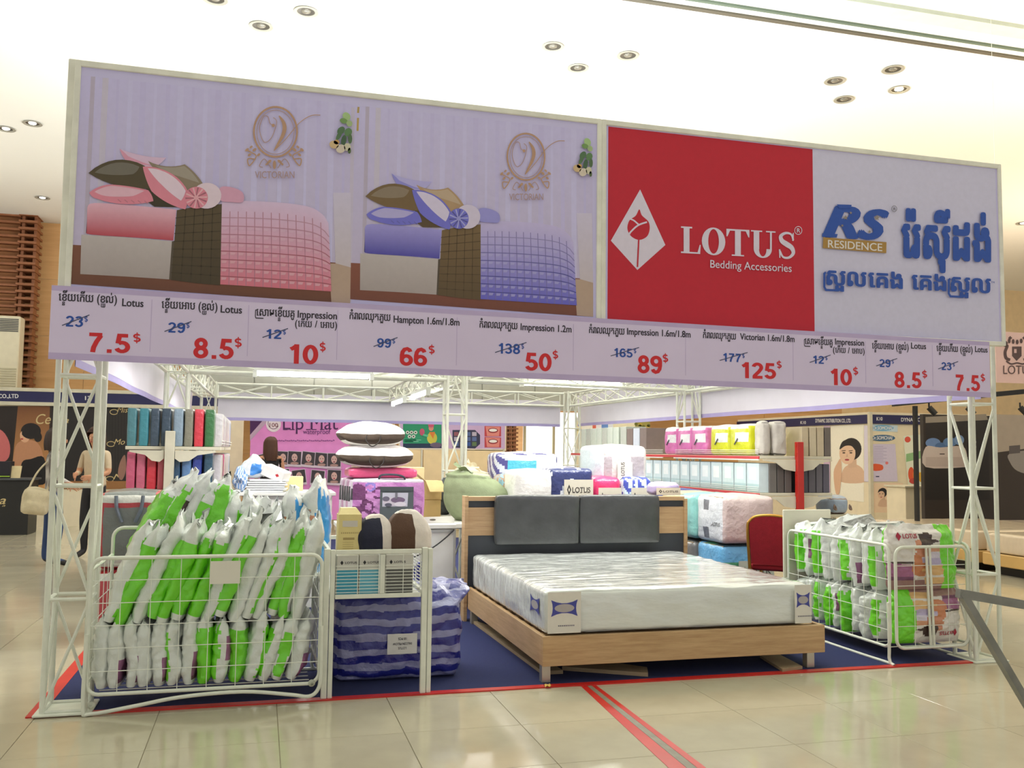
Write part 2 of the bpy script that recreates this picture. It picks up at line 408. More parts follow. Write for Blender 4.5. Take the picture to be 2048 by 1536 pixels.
one('wall_back', lambda b: b.box(-14, 30, WY, WY + 0.2, 0, HC), mat('wall_plaster_warm', rgb(232, 206, 160), 0.6), kind='structure')
WB = bpy.data.objects['wall_back']
for i in range(9):           # veneer panels on the back wall
    for j in range(5):
        x0 = -6.2 + i * 2.4
        z0 = 0.02 + j * 1.255
        one('wall_panel', lambda b: b.box(x0 + .006, x0 + 2.394, WY - 0.02, WY, z0 + .006, z0 + 1.249), M_WALLW, parent=WB)
M_GREY = mat('bulkhead_grey', rgb(176, 180, 172), 0.7)
one('wall_bulkhead', lambda b: b.box(-1.4, 11, 20.2, 20.4, 2.35, 4.4), M_GREY, kind='structure')
WBK = bpy.data.objects['wall_bulkhead']
for i in range(10):
    x0 = -1.4 + i * 1.24
    one('bulkhead_panel', lambda b: b.box(x0 + .012, x0 + 1.228, 20.17, 20.2, 2.36, 4.39), M_GREY, parent=WBK)
# bright glazed doors far behind
one('window_1', lambda b: b.box(5.95, 7.42, 20.75, 20.8, 0.0, 2.33), mat('daylight_glass', (1, 1, 0.96), 0.3, emit=1.6), kind='structure')
WN = bpy.data.objects['window_1']
for xx in (5.97, 6.68, 7.38): one('window_frame', lambda b: b.box(xx - .03, xx + .03, 20.7, 20.75, 0, 2.33), mat('door_frame', rgb(196, 188, 160), 0.5), parent=WN)
one('trim_4', lambda b: b.box(7.42, 8.0, 20.4, 20.8, 0, 2.33), mat('pillar_orange', rgb(214, 158, 84), 0.5), kind='structure')
# ------------------------------------------------------------------ ceiling lights
M_RING = mat('downlight_ring', rgb(160, 158, 146), 0.45); M_REFL = mat('downlight_reflector', rgb(72, 70, 64), 0.35, metal=0.1)
M_BULB = mat('bulb_off', rgb(120, 117, 106), 0.2); M_LIT = mat('bulb_warm', (1.0, 0.82, 0.5), 0.3, emit=30.0); M_LITW = mat('bulb_white', (1.0, 0.98, 0.9), 0.3, emit=7.0)
def lathe(b, c, prof, n=20, col=None):
    b.grid(lambda u, v: (c[0] + prof[int(round(v * (len(prof) - 1)))][0] * math.cos(2 * PI * u), c[1] + prof[int(round(v * (len(prof) - 1)))][0] * math.sin(2 * PI * u), c[2] + prof[int(round(v * (len(prof) - 1)))][1]), n, len(prof) - 1, wrap=True)
    return b
DL = [(430, -3, 'cut off by the top edge of the picture', 0), (522, 51, 'left above the pink bedding picture', 0), (612, 22, 'nearest the camera above the pink bedding picture', 0), (1106, 92, 'leftmost of the three above the blue bedding picture', 0),
      (1156, 135, 'lowest of the three above the blue bedding picture', 0), (1256, 110, 'rightmost of the three above the blue bedding picture', 0), (1670, 161, 'leftmost of the four above the red sign', 0), (1688, 198, 'lowest of the four above the red sign', 0),
      (1786, 138, 'unlit, just above the glowing one', 0), (1798, 178, '', 1), (12, 257, 'far left, at the picture edge', 2), (65, 246, 'far left, second from the edge', 2), (85, 395, 'far left, lowest, by the wall', 2), (2046, 446, 'far right, at the picture edge', 2)]
for px, py, where, lit in DL:
    p = atz(px, py, HC)
    t = thing('downlight', (p.x, p.y, HC), ('round recessed downlight glowing warm yellow above the sign' if lit == 1 else ('lit ' if lit else 'unlit ') + 'round recessed ceiling downlight, ' + where), 'downlight', 'recessed ceiling downlights')
    lathe(MB(), (p.x, p.y, HC), [(.095, .0), (.13, -.004), (.14, -.014), (.135, -.018), (.1, -.012), (.095, .0)]).build('ring', M_RING, t, smooth=0.6)
    lathe(MB(), (p.x, p.y, HC), [(.097, -.008), (.06, -.004), (.05, -.002)]).build('reflector', M_REFL, t, smooth=0.8)
    lathe(MB(), (p.x, p.y, HC), [(.056, -.002), (.05, -.012), (.03, -.02), (.001, -.024)]).build('bulb', (M_BULB, M_LIT, M_LITW)[lit], t, smooth=1.0)
p = atz(1210, 60, HC); lathe(MB(), (p.x, p.y, HC), [(.13, 0), (.13, -.02), (.11, -.035), (.06, -.04), (.001, -.04)]).build('smoke_detector', M_CEIL, smooth=0.7, label='white round ceiling disc between the downlight groups', cat='smoke detector')
# ------------------------------------------------------------------ lattice posts and beams
def trans_geo(w, H, bay, r, rd):
    """parts of a square lattice post: list of (name, MB)"""
    out = []; h = w / 2; n = max(1, round(H / bay)); st = H / n
    for sx in (-h, h):
        for sy in (-h, h):
            b = MB(); b.tube([(sx, sy, 0), (sx, sy, H)], r, 8); out.append(('upright', b))
    cs = [(-h, -h), (h, -h), (h, h), (-h, h)]
    for k in range(n + 1):
        z = min(max(k * st, r), H - r)
        for i in range(4):
            a, c = cs[i], cs[(i + 1) % 4]; b = MB(); b.tube([(a[0], a[1], z), (c[0], c[1], z)], rd * 1.1, 6); out.append(('rung', b))
    for k in range(n):
        for i in range(4):
            a, c = cs[i], cs[(i + 1) % 4]
            if (k + i) % 2: a, c = c, a
            b = MB(); b.tube([(a[0], a[1], k * st + .02), (c[0], c[1], (k + 1) * st - .02)], rd, 6); out.append(('brace', b))
    return out
POST = {}
def post(loc, H, label, w=0.2, plate=False):
    key = (w, H)
    t = thing('lattice_post', loc, label, 'post', 'white steel lattice posts of the stall')
    if key not in POST: POST[key] = [(n, b.mesh(n, WHITE_STEEL, (0, 0, 0), 0.9)) for n, b in trans_geo(w, H, 0.6, 0.0155, 0.0095)]
    for n, me in POST[key]: link(n, me, t)
    if plate: kid(MB().box(-w / 2 - .04, w / 2 + .04, -w / 2 - .04, w / 2 + .04, 0, 0.012, 0.003), 'base_plate', WHITE_STEEL, t)
    return t
post((-0.945, 5.43, 0.006), 2.36, 'white lattice post at the left front corner, beside the pillow cage', plate=True)
post((4.86, 5.43, 0.0), 2.36, 'white lattice post at the right front corner, beside the printed pillows', plate=True)
post((-0.80, 9.55, 0.006), 2.36, 'white lattice post behind the fabric packs on the left rack')
post((1.98, 9.55, 0.006), 2.36, 'white lattice post in the middle of the stall behind the green sack')
post((4.93, 10.05, 0.006), 2.36, 'white lattice post behind the pink and yellow packs on the right rack')
post((-0.75, 14.2, 0.006), 2.36, 'thin far lattice post at the back left corner')
post((4.82, 14.0, 0.006), 2.36, 'thin far lattice post at the back right corner by the orange pillar')
def beam(p0, p1, label, hh=0.2, w=0.2):
    p0, p1 = Vector(p0), Vector(p1); d = (p1 - p0); Ln = d.length; d.normalize(); s = Vector((-d.y, d.x, 0)) * (w / 2); up = Vector((0, 0, hh))
    t = thing('lattice_beam', p0, label, 'beam', 'white steel lattice beams of the stall'); n = max(1, round(Ln / 0.75))
    for sg in (-1, 1):
        for z in (0, 1): MB().tube([p0 + s * sg + up * z, p1 + s * sg + up * z], 0.017, 8).build('chord', WHITE_STEEL, t, smooth=0.9)
        for k in range(n + 1):
            q = p0 + d * (Ln * k / n) + s * sg; MB().tube([q, q + up], 0.010, 6).build('upright', WHITE_STEEL, t, smooth=0.9)
        for k in range(n):
            a = p0 + d * (Ln * k / n) + s * sg; c = p0 + d * (Ln * (k + 1) / n) + s * sg
            MB().tube([a, c + up], 0.008, 6).build('brace', WHITE_STEEL, t, smooth=0.9); MB().tube([a + up, c], 0.008, 6).build('brace', WHITE_STEEL, t, smooth=0.9)
    for k in range(n + 1):
        q = p0 + d * (Ln * k / n); MB().tube([q - s, q + s], 0.009, 6).build('rung', WHITE_STEEL, t, smooth=0.9)
    return t
BZ = 2.13
beam((-0.80, 5.55, BZ), (-0.80, 9.42, BZ), 'lattice beam along the left side of the stall, near half')
beam((-0.80, 9.68, BZ), (-0.76, 14.05, BZ), 'lattice beam along the left side of the stall, far half')
beam((4.90, 5.58, BZ), (4.93, 9.90, BZ), 'lattice beam along the right side of the stall, near half')
beam((4.93, 10.20, BZ), (4.84, 13.86, BZ), 'lattice beam along the right side of the stall, far half')
beam((-0.62, 14.1, BZ), (4.68, 14.1, BZ), 'long lattice beam across the back of the stall')
beam((-0.68, 9.55, BZ + .01), (1.86, 9.55, BZ + .01), 'lattice beam across the middle of the stall, left half above the tube light')
beam((2.10, 9.57, BZ + .01), (4.78, 9.98, BZ + .01), 'lattice beam across the middle of the stall, right half above the tube light')
beam((1.98, 9.68, BZ), (1.98, 13.98, BZ), 'lattice beam from the middle post to the back, lit by lamps')
# ------------------------------------------------------------------ cloth fascias
M_FASC = mat('fascia_cloth', rgb(226, 222, 234), 0.8, var=0.04, vscale=3, bump=0.15, bscale=6); M_FEDGE = mat('fascia_edge', rgb(178, 168, 216), 0.8)
def fascia(p0, p1, z0, z1, label):
    p0, p1 = Vector(p0), Vector(p1); d = p1 - p0; s = Vector((-d.y, d.x, 0)).normalized()
    t = thing('fascia_banner', ((p0.x + p1.x) / 2, (p0.y + p1.y) / 2, z0), label, 'banner', 'plain cloth fascia banners around the stall')
    def surf(za, zb, off):
        b = MB()
        def fn(u, v):
            q = p0 + d * u; z = za + (zb - za) * v; w = noise.noise(Vector((u * 9, z * 2, p0.x))) * 0.012
            return (q.x + s.x * (w + off), q.y + s.y * (w + off), z + noise.noise(Vector((u * 6, 0, 3))) * 0.008)
        b.grid(fn, 40, 6); n = len(b.v); fs = list(b.f)
        def fn2(u, v):
            q = fn(u, v); return (q[0] - s.x * .003, q[1] - s.y * .003, q[2])
        b.grid(lambda u, v: fn2(1 - u, v), 40, 6)
        return b
    surf(z0 + .045, z1, 0).build('cloth', M_FASC, t, smooth=3.2); surf(z0, z0 + .048, 0.001).build('hem', M_FEDGE, t, smooth=3.2)
fascia((-1.0, 5.55, 0), (-1.0, 14.4, 0), 1.84, 2.33, 'white cloth banner along the left side of the stall roof')
fascia((5.06, 14.4, 0), (5.06, 5.56, 0), 1.82, 2.33, 'white cloth banner along the right side of the stall roof')
fascia((-0.62, 14.24, 0), (4.7, 14.24, 0), 1.80, 2.22, 'pale lavender cloth banner across the back of the stall')
# ------------------------------------------------------------------ tube lights
M_TUBE = mat('tube_glow', (1.0, 1.0, 0.97), 0.3, emit=22.0); M_FIX = mat('fixture_white', rgb(226, 228, 220), 0.4)
def tube_light(p0, p1, label, watts=14):
    p0, p1 = Vector(p0), Vector(p1); d = (p1 - p0).normalized()
    t = thing('tube_light', p0, label, 'lamp', 'fluorescent tube lamps under the roof beams')
    MB().bar(p0 + Vector((0, 0, .045)), p1 + Vector((0, 0, .045)), 0.06, 0.035).build('housing', M_FIX, t)
    MB().tube([p0 + d * .03, p1 - d * .03], 0.022, 10).build('tube', M_TUBE, t, smooth=0.9)
    for q in (p0, p1): MB().bar(q - d * .012, q + d * .028, 0.05, 0.07).build('end_cap', M_FIX, t)
yl = 9.40
tube_light(at(508, 747, yl), at(742, 754, yl), 'glowing white tube lamp left of the middle post, just below the price strip')
tube_light(at(1042, 767, 9.70), at(1244, 770, 9.78), 'glowing white tube lamp right of the middle post, just below the price strip')
tube_light((1.84, 10.4, 2.06), (1.84, 11.5, 2.06), 'tube lamp on the middle beam, nearer one left of the middle post')
tube_light((1.84, 12.2, 2.06), (1.84, 13.3, 2.06), 'tube lamp on the middle beam, farther one near the back')
# ------------------------------------------------------------------ the big signs
SY = 5.235
K = 1.0
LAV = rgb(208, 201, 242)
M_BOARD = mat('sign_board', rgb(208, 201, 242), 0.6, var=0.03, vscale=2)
M_FRAME = mat('sign_frame_aluminium', rgb(236, 234, 222), 0.5, metal=0.0, var=0.12, vscale=8)
xA, xB, xC = at(150, 148, SY).x, at(1203, 262, SY).x, at(2001, 350, SY).x
zT, zB = 3.425, 2.20
def c1(cx, cy): return (80 + cx * 0.33203, 120 + cy * 0.33203)
BOARD = {}
def panel(x0, x1, label, name):
    t = thing(name, ((x0 + x1) / 2, SY + .02, zB), label, 'sign', 'big printed sign panels over the stall')
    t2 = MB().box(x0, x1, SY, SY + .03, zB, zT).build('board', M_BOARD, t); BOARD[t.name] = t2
    for (a, b_, c, d) in ((x0 - .012, x1 + .012, zT, zT + .035), (x0 - .012, x1 + .012, zB - .03, zB)): MB().box(a, b_, SY - .01, SY + .05, c, d, 0.004).build('frame_rail', M_FRAME, t)
    for a in (x0 - .03, x1): MB().box(a, a + .03, SY - .012, SY + .05, zB - .03, zT + .035, 0.004).build('frame_stile', M_FRAME, t)
    return t
P1 = panel(xA + .03, xB - .03, 'wide lavender sign with pink and blue quilted bedding pictures', 'bedding_sign')
P2 = panel(xB + .03, xC - .03, 'wide sign, red left half and pale right half, with brand lettering', 'brand_sign')
MB().box(xA - .045, xA - .001, SY + .05, SY + .07, zB - .2, zT + .06, .004).build('side_post', M_FRAME, P1)
dX = at(707, 250, SY).x - at(155, 150, SY).x
def bedding(idx, pal):
    off = idx * dX
    def T(cx, cy, l):
        p = at(*c1(cx, cy), SY); return (p.x + off, SY - l, p.z)
    a = Art(T, 0.0003)
    # edges of one picture in crop coordinates
    tl, tr, bl, br = (222, 90), (1885, 268), (160, 1348), (1868, 1470)
    rt = lambda t: (tl[0] + (tr[0] - tl[0]) * t, tl[1] + (tr[1] - tl[1]) * t); rb = lambda t: (bl[0] + (br[0] - bl[0]) * t, bl[1] + (br[1] - bl[1]) * t)
    N = 26; tops = [rt(i / N) for i in range(N + 1)]; bots = [rb(i / N) for i in range(N + 1)]
    a.strips(tops, bots, rgb(206, 198, 242), rgb(200, 188, 218), 6)
    for k in range(1, 22):       # curtain folds
        t = (k + 0.3) / 22; u0, u1 = rt(t), rb(t); w = 16 + 10 * ((k * 7) % 3)
        c = rgb(202, 193, 238) if k % 2 else rgb(209, 202, 244)
        if t < 0.12: c = rgb(192, 180, 206) if k % 2 else rgb(208, 199, 224)
        m = 0.82; a.line([u0, (u0[0] + (u1[0] - u0[0]) * m, u0[1] + (u1[1] - u0[1]) * m)], w, c, up=(k == 1))
    a.strips([(168, 1112), (700, 1140), (1250, 1180), (1872, 1228)], [bl, rb(.33), rb(.66), br], pal['floor'], mix(pal['floor'], (0, 0, 0), .25), 3)
    a.poly([(1740, 1225), (1872, 1230), (1868, 1470), (1755, 1460)], rgb(190, 164, 148))
    a.strips([(1765, 800), (1872, 800)], [(1780, 1225), (1872, 1250)], rgb(213, 204, 232), rgb(206, 194, 204), 3)
    a.strips([(250, 1052), (520, 1068), (795, 1092)], [(243, 1290), (520, 1305), (780, 1322)], rgb(196, 186, 188), rgb(176, 164, 164), 3)
    a.poly([(778, 1322), (795, 1092), (830, 1090), (800, 1325)], rgb(88, 76, 64))
    a.strips(smooth_pts([(285, 890), (330, 862), (600, 880), (822, 902)], 4, False), smooth_pts([(282, 1035), (310, 1052), (600, 1072), (803, 1088)], 4, False), pal['light'], pal['deep'], 8)
    a.strips([(825, 905), (960, 880), (1098, 868)], [(790, 1325), (940, 1345), (1085, 1358)], pal['run'], mix(pal['run'], (0, 0, 0), .4), 4)
    for k in range(1, 5): a.line([(825 + k * 54, 905 - k * 8), (790 + k * 59, 1326 + k * 6)], 5, mix(pal['run'], (0, 0, 0), .5), up=(k == 1))
    for k in range(1, 9): a.line([(822 - k * 4, 905 + k * 47), (1096 - k, 870 + k * 54)], 5, mix(pal['run'], (0, 0, 0), .5), up=False)
    # quilt
    QT = smooth_pts([(1096, 850), (1250, 850), (1450, 860), (1620, 885), (1700, 930), (1738, 985)], 4, False); QB = [(1086 + 669 * (q_[0] - 1096) / 642, 1352 + 43 * (q_[0] - 1096) / 642) for q_ in QT]
    a.strips(QT, QB, pal['fade'], pal['quilt'], 10)
    nq = len(QT) - 1; NC, NR = 13, 10; dk = mix(pal['quilt'], (0, 0, 0), .42)
    def q(u, v):
        tx = 1096 + 642 * u; i = max(0, min(nq - 1, max(k_ for k_ in range(nq) if QT[k_][0] <= tx + 1e-6))); f = (tx - QT[i][0]) / max(1e-6, QT[i + 1][0] - QT[i][0]); ty = QT[i][1] + (QT[i + 1][1] - QT[i][1]) * f
        bx, by = 1086 + 669 * u, 1352 + 43 * u; return (tx + (bx - tx) * v, ty + (by - ty) * v)
    for i in range(1, NC): a.line([q(i / NC, v / 8) for v in range(1, 9)], 4.5, mix(pal['fade'], dk, .75), up=(i == 1))
    for j in range(2, NR):
        a.line([q(u / 24, j / NR) for u in range(25)], 5, mix(pal['fade'], dk, min(1, .4 + j / NR)), up=(j == 2))
    hi = mix(pal['quilt'], (1, 1, 1), .2)
    for j in range(3, NR):
        for i in range(NC): a.poly([q((i + .12) / NC, (j + .12) / NR), q((i + .75) / NC, (j + .12) / NR), q((i + .6) / NC, (j + .42) / NR), q((i + .12) / NC, (j + .45) / NR)], mix(pal['fade'], hi, min(.8, j / NR + .1)), up=(i == 0 and j == 3))
    # cushions
    S = lambda P, c, n=5: a.poly(smooth_pts(P, n), c)
    def Q(C, bul, c, sc=1.0, ctr=None):
        """cushion outline with sharp corners; bul: outward swell of each edge"""
        P = []; n = len(C); mx, my = sum(p[0] for p in C) / n, sum(p[1] for p in C) / n
        for k in range(n):
            p, q_ = C[k], C[(k + 1) % n]; nx, ny = q_[1] - p[1], p[0] - q_[0]; l_ = math.hypot(nx, ny)
            for s_ in range(8):
                t = s_ / 8; w = bul[k] * math.sin(PI * t) ** .8; P.append((p[0] + (q_[0] - p[0]) * t + nx / l_ * w, p[1] + (q_[1] - p[1]) * t + ny / l_ * w))
        if sc != 1: cx, cy = ctr or (mx, my); P = [(cx + (u - cx) * sc, cy + (v - cy) * sc) for u, v in P]
        a.poly(P, c)
    wh = rgb(238, 226, 246)
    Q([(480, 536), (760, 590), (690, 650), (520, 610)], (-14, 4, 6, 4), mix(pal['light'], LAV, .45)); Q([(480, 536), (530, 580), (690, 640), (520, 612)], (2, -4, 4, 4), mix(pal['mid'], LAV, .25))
    Q([(652, 610), (872, 630), (980, 744), (880, 790), (740, 700)], (-22, 8, 10, 4, 8), pal['bro2']); Q([(690, 634), (868, 640), (960, 742), (830, 700)], (-12, 8, 0, 6), mix(pal['bro2'], (1, 1, 1), .14))
    Q([(640, 700), (880, 890), (690, 885), (640, 850)], (0, 0, 0, 0), mix(pal['bro'], (0, 0, 0), .45))
    Q([(293, 683), (632, 640), (676, 775)], (58, 10, 34), pal['bro']); Q([(330, 680), (600, 645), (560, 690)], (42, 6, 10), mix(pal['bro'], (1, 1, 1), .10))
    Q([(298, 800), (420, 752), (652, 786), (684, 852), (345, 838)], (10, 6, 6, 26, 8), pal['mid']); Q([(330, 796), (430, 760), (630, 790), (560, 822), (400, 822)], (6, 4, 2, 4, 4), mix(pal['mid'], wh, .45))
    for k in range(5): a.line([(470 + k * 40, 842 + k * 2), (490 + k * 40, 858 + k * 2)], 6, mix(pal['mid'], (0, 0, 0), .22), up=(k == 0))
    Q([(620, 645), (730, 660), (890, 790), (876, 902), (672, 792)], (6, 22, 8, 16, 6), pal['mid']); Q([(650, 655), (730, 668), (878, 790), (850, 850), (740, 760)], (4, 18, 4, 4, 4), mix(pal['mid'], wh, .8))
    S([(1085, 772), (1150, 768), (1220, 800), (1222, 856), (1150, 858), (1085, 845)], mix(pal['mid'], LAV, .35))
    a.ell(1005, 820, 88, 78, mix(pal['light'], rgb(232, 220, 236), .75), rot=-.1)
    a.ell(942, 832, 70, 66, pal['mid'])
    for k in range(14):
        t = 2 * PI * k / 14; a.poly([(942 + 14 * math.cos(t - .4), 832 + 14 * math.sin(t - .4)), (942 + 66 * math.cos(t - .14), 832 + 62 * math.sin(t - .14)), (942 + 66 * math.cos(t + .02), 832 + 62 * math.sin(t + .02)), (942 + 14 * math.cos(t), 832 + 14 * math.sin(t))], mix(pal['mid'], (0, 0, 0), .45) if k % 2 else mix(pal['mid'], (1, 1, 1), .3), up=(k == 0))
    a.ell(942, 832, 15, 14, mix(pal['mid'], (1, 1, 1), .2))
    # monogram emblem
    g1 = rgb(190, 150, 124); g2 = rgb(182, 150, 150)
    a.line(arc(1418, 436, 130, 150, 0, 352, 40), 11, g1, True); a.line(arc(1418, 438, 112, 132, 0, 352, 40), 4, g2, True)
    a.line(smooth_pts([(1404, 395), (1385, 385), (1372, 345), (1345, 348), (1322, 420), (1350, 498), (1395, 470), (1425, 380), (1405, 350)], 6, False), 5, g2); a.ell(1405, 398, 10, 10, g1)
    a.line(smooth_pts([(1440, 340), (1470, 390), (1465, 450), (1410, 550)], 8, False), lambda t: 6 + 18 * math.sin(PI * t), g1)
    a.line(smooth_pts([(1410, 550), (1480, 480), (1560, 385), (1630, 340), (1688, 336)], 8, False), 4.5, g1)
    for sg in (-1, 1):
        X = lambda d: 1412 + sg * d
        a.line(smooth_pts([(X(172), 545), (X(140), 560), (X(110), 585), (X(150), 640), (X(160), 600), (X(120), 600)], 6, False), 7, g1)
        a.line(smooth_pts([(X(20), 655), (X(60), 600), (X(90), 640), (X(70), 650)], 6, False), 5, g2, up=False)
        for dx, dy, rr in ((165, 545, 13), (140, 528, 11), (120, 545, 14), (150, 575, 12), (95, 575, 12), (30, 615, 14), (45, 630, 11)): a.ell(X(dx), dy, rr, rr * .6, g1, 10, rot=sg * .7, up=(dx == 165))
    a.ell(1412, 635, 10, 26, g1); a.text(text_geo('VICTORIAN', 0.004), 1295, 716, 1532, g2, h=42)
    # flowers at the edge
    for k, (x, y, r1, r2, ro, c) in enumerate([(1845, 345, 34, 22, .9, (170, 200, 140)), (1828, 372, 30, 16, .3, (120, 156, 92)), (1862, 388, 24, 18, 1.2, (168, 190, 138)), (1812, 430, 34, 20, 2.3, (84, 118, 82)), (1855, 440, 28, 26, .5, (96, 134, 88)), (1828, 490, 20, 34, .2, (70, 100, 72)), (1866, 480, 16, 30, 0, (84, 112, 76)), (1800, 460, 16, 34, .5, (88, 120, 84)), (1770, 515, 36, 24, .3, (214, 184, 140)), (1810, 540, 36, 26, -.4, (220, 206, 190)), (1850, 530, 26, 24, 0, (210, 204, 178)), (1785, 500, 22, 14, 0, (206, 160, 90)), (1862, 552, 12, 18, 0, (84, 104, 60))]):
        a.ell(min(x, 1884 - r1 * .8), y, r1 * .8, r2, rgb(*c), 12, ro, up=(k < 9))
    return a.build('printed_picture', PRINT, BOARD[P1.name], attr=True, label=pal['lab'])
bedding(0, dict(floor=rgb(132, 82, 62), light=rgb(238, 186, 208), deep=rgb(190, 74, 90), run=rgb(92, 76, 52), fade=rgb(224, 198, 232), quilt=rgb(222, 122, 142), bro=rgb(84, 72, 50), bro2=rgb(146, 130, 112), mid=rgb(228, 140, 162), lab='picture of a bed with pink quilt and cushions'))
bedding(1, dict(floor=rgb(142, 84, 68), light=rgb(168, 160, 232), deep=rgb(82, 76, 176), run=rgb(122, 98, 66), fade=rgb(204, 192, 238), quilt=rgb(106, 102, 208), bro=rgb(122, 98, 66), bro2=rgb(184, 152, 118), mid=rgb(120, 118, 218), lab='picture of a bed with blue quilt and cushions'))
T1 = lambda px, py, l: (lambda p: (p.x, SY - l, p.z))(at(px, py, SY))
a = Art(T1); a.line([(706, 215), (699, 605)], 7, rgb(206, 196, 224)); a.line([(717, 214), (716, 226)], 4, rgb(190, 160, 90)); a.line([(716, 236), (715, 262)], 4, rgb(190, 160, 90)); a.build('printed_border', PRINT, BOARD[P1.name], attr=True)
# brand half: red field, kite emblem, serif lettering
RED = rgb(198, 22, 48); OFF = rgb(226, 216, 236); BLU = rgb(44, 84, 176); GLD = rgb(176, 136, 68)
c3 = lambda x, y: (1180 + x * 0.42383, 240 + y * 0.42383)
a = Art(lambda x, y, l: T1(*c3(x, y), l))
xs = at(*c3(1050, 175), SY).x
xr0, xr1 = P2.location.x, P2.location.x
p = MB(); p.box(xB + .045, xs, SY - .0009, SY, zB + .004, zT - .006, col=RED); p.box(xs, xC - .045, SY - .0009, SY, zB + .004, zT - .006, col=rgb(214, 210, 238)); p.build('printed_field', PRINT, BOARD[P2.name], attr=True)
a.l = 0.0014
a.poly([(236, 328), (355, 590), (223, 708), (98, 570)], OFF)
a.poly(smooth_pts([(232, 422), (244, 450), (275, 480), (281, 515), (268, 550), (232, 566), (195, 550), (176, 515), (185, 475), (215, 452)], 5), RED)
a.line(smooth_pts([(186, 466), (205, 474), (222, 488), (232, 496)], 5, False), 7, OFF); a.line(smooth_pts([(268, 482), (225, 498), (190, 530), (186, 540)], 5, False), 8, OFF)
a.line([(229, 566), (223, 694)], 7, RED)
def serif(a, x, y, s, col, sk=0.0):
    """L O T U S in a high-contrast serif face; x,y baseline left, s cap height; y grows downwards"""
    def F(pts, ox):
        a.l += 8e-6; a.poly([(x + (ox + u) * s, y - v * s + (ox + u) * s * sk) for u, v in pts], col, up=False)
    a.up(); R_ = lambda ox, u0, u1, v0, v1: F([(u0, v0), (u1, v0), (u1, v1), (u0, v1)], ox)
    R_(0, 0, .42, .94, 1); R_(0, .1, .32, .05, .95); R_(0, 0, .72, 0, .06); F([(.62, .05), (.72, .05), (.74, .34), (.70, .34)], 0)
    def ring(ox, cx, cy, rx, ry, ix, iy, a0=0, a1=360):
        n = 28
        for i in range(n):
            t0, t1 = math.radians(a0 + (a1 - a0) * i / n), math.radians(a0 + (a1 - a0) * (i + 1) / n)
            F([(cx + rx * math.cos(t0), cy + ry * math.sin(t0)), (cx + rx * math.cos(t1), cy + ry * math.sin(t1)), (cx + ix * math.cos(t1), cy + iy * math.sin(t1)), (cx + ix * math.cos(t0), cy + iy * math.sin(t0))], ox)
    ring(.80, .42, .5, .44, .52, .20, .46)
    R_(1.7, 0, .86, .94, 1); F([(0, .72), (.04, .72), (.14, .95), (0, .95)], 1.7); F([(.86, .72), (.82, .72), (.72, .95), (.86, .95)], 1.7); R_(1.7, .32, .54, .04, .95); R_(1.7, .2, .66, 0, .05)
    R_(2.62, 0, .42, .95, 1); R_(2.62, .1, .31, .3, .96); R_(2.62, .56, .92, .95, 1); R_(2.62, .71, .78, .3, .96); ring(2.62, .44, .32, .34, .34, .14, .28, 180, 360)
    P = smooth_pts([(.58, .72), (.5, .92), (.3, .96), (.12, .84), (.16, .66), (.34, .54), (.52, .42), (.58, .22), (.42, .05), (.2, .06), (.08, .28)], 5, False)
    V, FF = stroke_geo(P, lambda t: .07 + .13 * math.exp(-((t - .5) / .22) ** 2)); o = 3.62
    a.add([a.T(x + (o + u) * s, y - v * s + (o + u) * s * sk, a.l + 2e-4) for u, v in V], FF, col)
    F([(.54, .68), (.6, .68), (.6, 1), (.56, .96)], o); F([(.04, .34), (.1, .34), (.1, .02), (.06, .02)], o)
serif(a, 428, 628, 126, OFF, 0.055)
a.line(arc(981, 522, 17, 19, 0, 350, 18), 3, OFF, True); a.text(text_geo('R', .02), 974, 532, 990, OFF, h=20)
a.up(); V, F_, bb = text_geo('Bedding Accessories', .008); k = (946 - 562) / (bb[1] - bb[0]); a.add([a.T(562 + q_[0] * k, 697 - q_[1] * k * 1.12 + q_[0] * k * 0.055, a.l + dz_(q_)) for q_ in V], F_, OFF); a.l += .0008
# residence half
def sk_text(a, geo, x0, y0, x1, h, col, sk=0.055):
    a.up(); V, F_, bb = geo; k = (x1 - x0) / (bb[1] - bb[0]); kh = h / bb[3]
    a.add([a.T(x0 + (q_[0] - bb[0]) * k, y0 - q_[1] * kh + (q_[0] - bb[0]) * k * sk, a.l + dz_(q_)) for q_ in V], F_, col); a.l += .0008
sk_text(a, text_geo('R', .05, .32), 1092, 548, 1275, 148, BLU); sk_text(a, text_geo('S', .055, .3), 1255, 556, 1408, 140, BLU)
a.poly([(1092, 536), (1165, 540), (1160, 556), (1090, 552)], BLU); a.poly([(1160, 400), (1230, 402), (1228, 418), (1172, 420)], BLU)
for x, y, r_ in ((1202, 462, 13), (1226, 440, 8), (1186, 500, 8), (1350, 463, 14), (1315, 528, 9)): a.poly([(x + r_ * (1 if i % 2 == 0 else .42) * math.cos(i * PI / 5 - .3), y + r_ * (1 if i % 2 == 0 else .42) * math.sin(i * PI / 5 - .3)) for i in range(10)], rgb(150, 138, 130), up=(r_ == 13))
a.poly([(1096, 555), (1394, 578), (1393, 630), (1094, 606)], GLD); sk_text(a, text_geo('RESIDENCE', .012), 1118, 603, 1374, 36, rgb(232, 226, 226), .07)
a.line(arc(1430, 421, 12, 14, 0, 350, 16), 2.2, rgb(110, 106, 120), True); sk_text(a, text_geo('R', .02), 1426, 428, 1437, 13, rgb(110, 106, 120))
sk_text(a, khmer_geo(['េរ៉', 'សុី', 'ដ', 'ង់'], .048), 1462, 645, 1886, 235, BLU)
sk_text(a, khmer_geo(['សួ|r', 'ល', 'េគ', 'ង', ' ', 'េគ', 'ង', 'សួ|r', 'ល'], .034), 1094, 778, 1884, 78, BLU, .052)
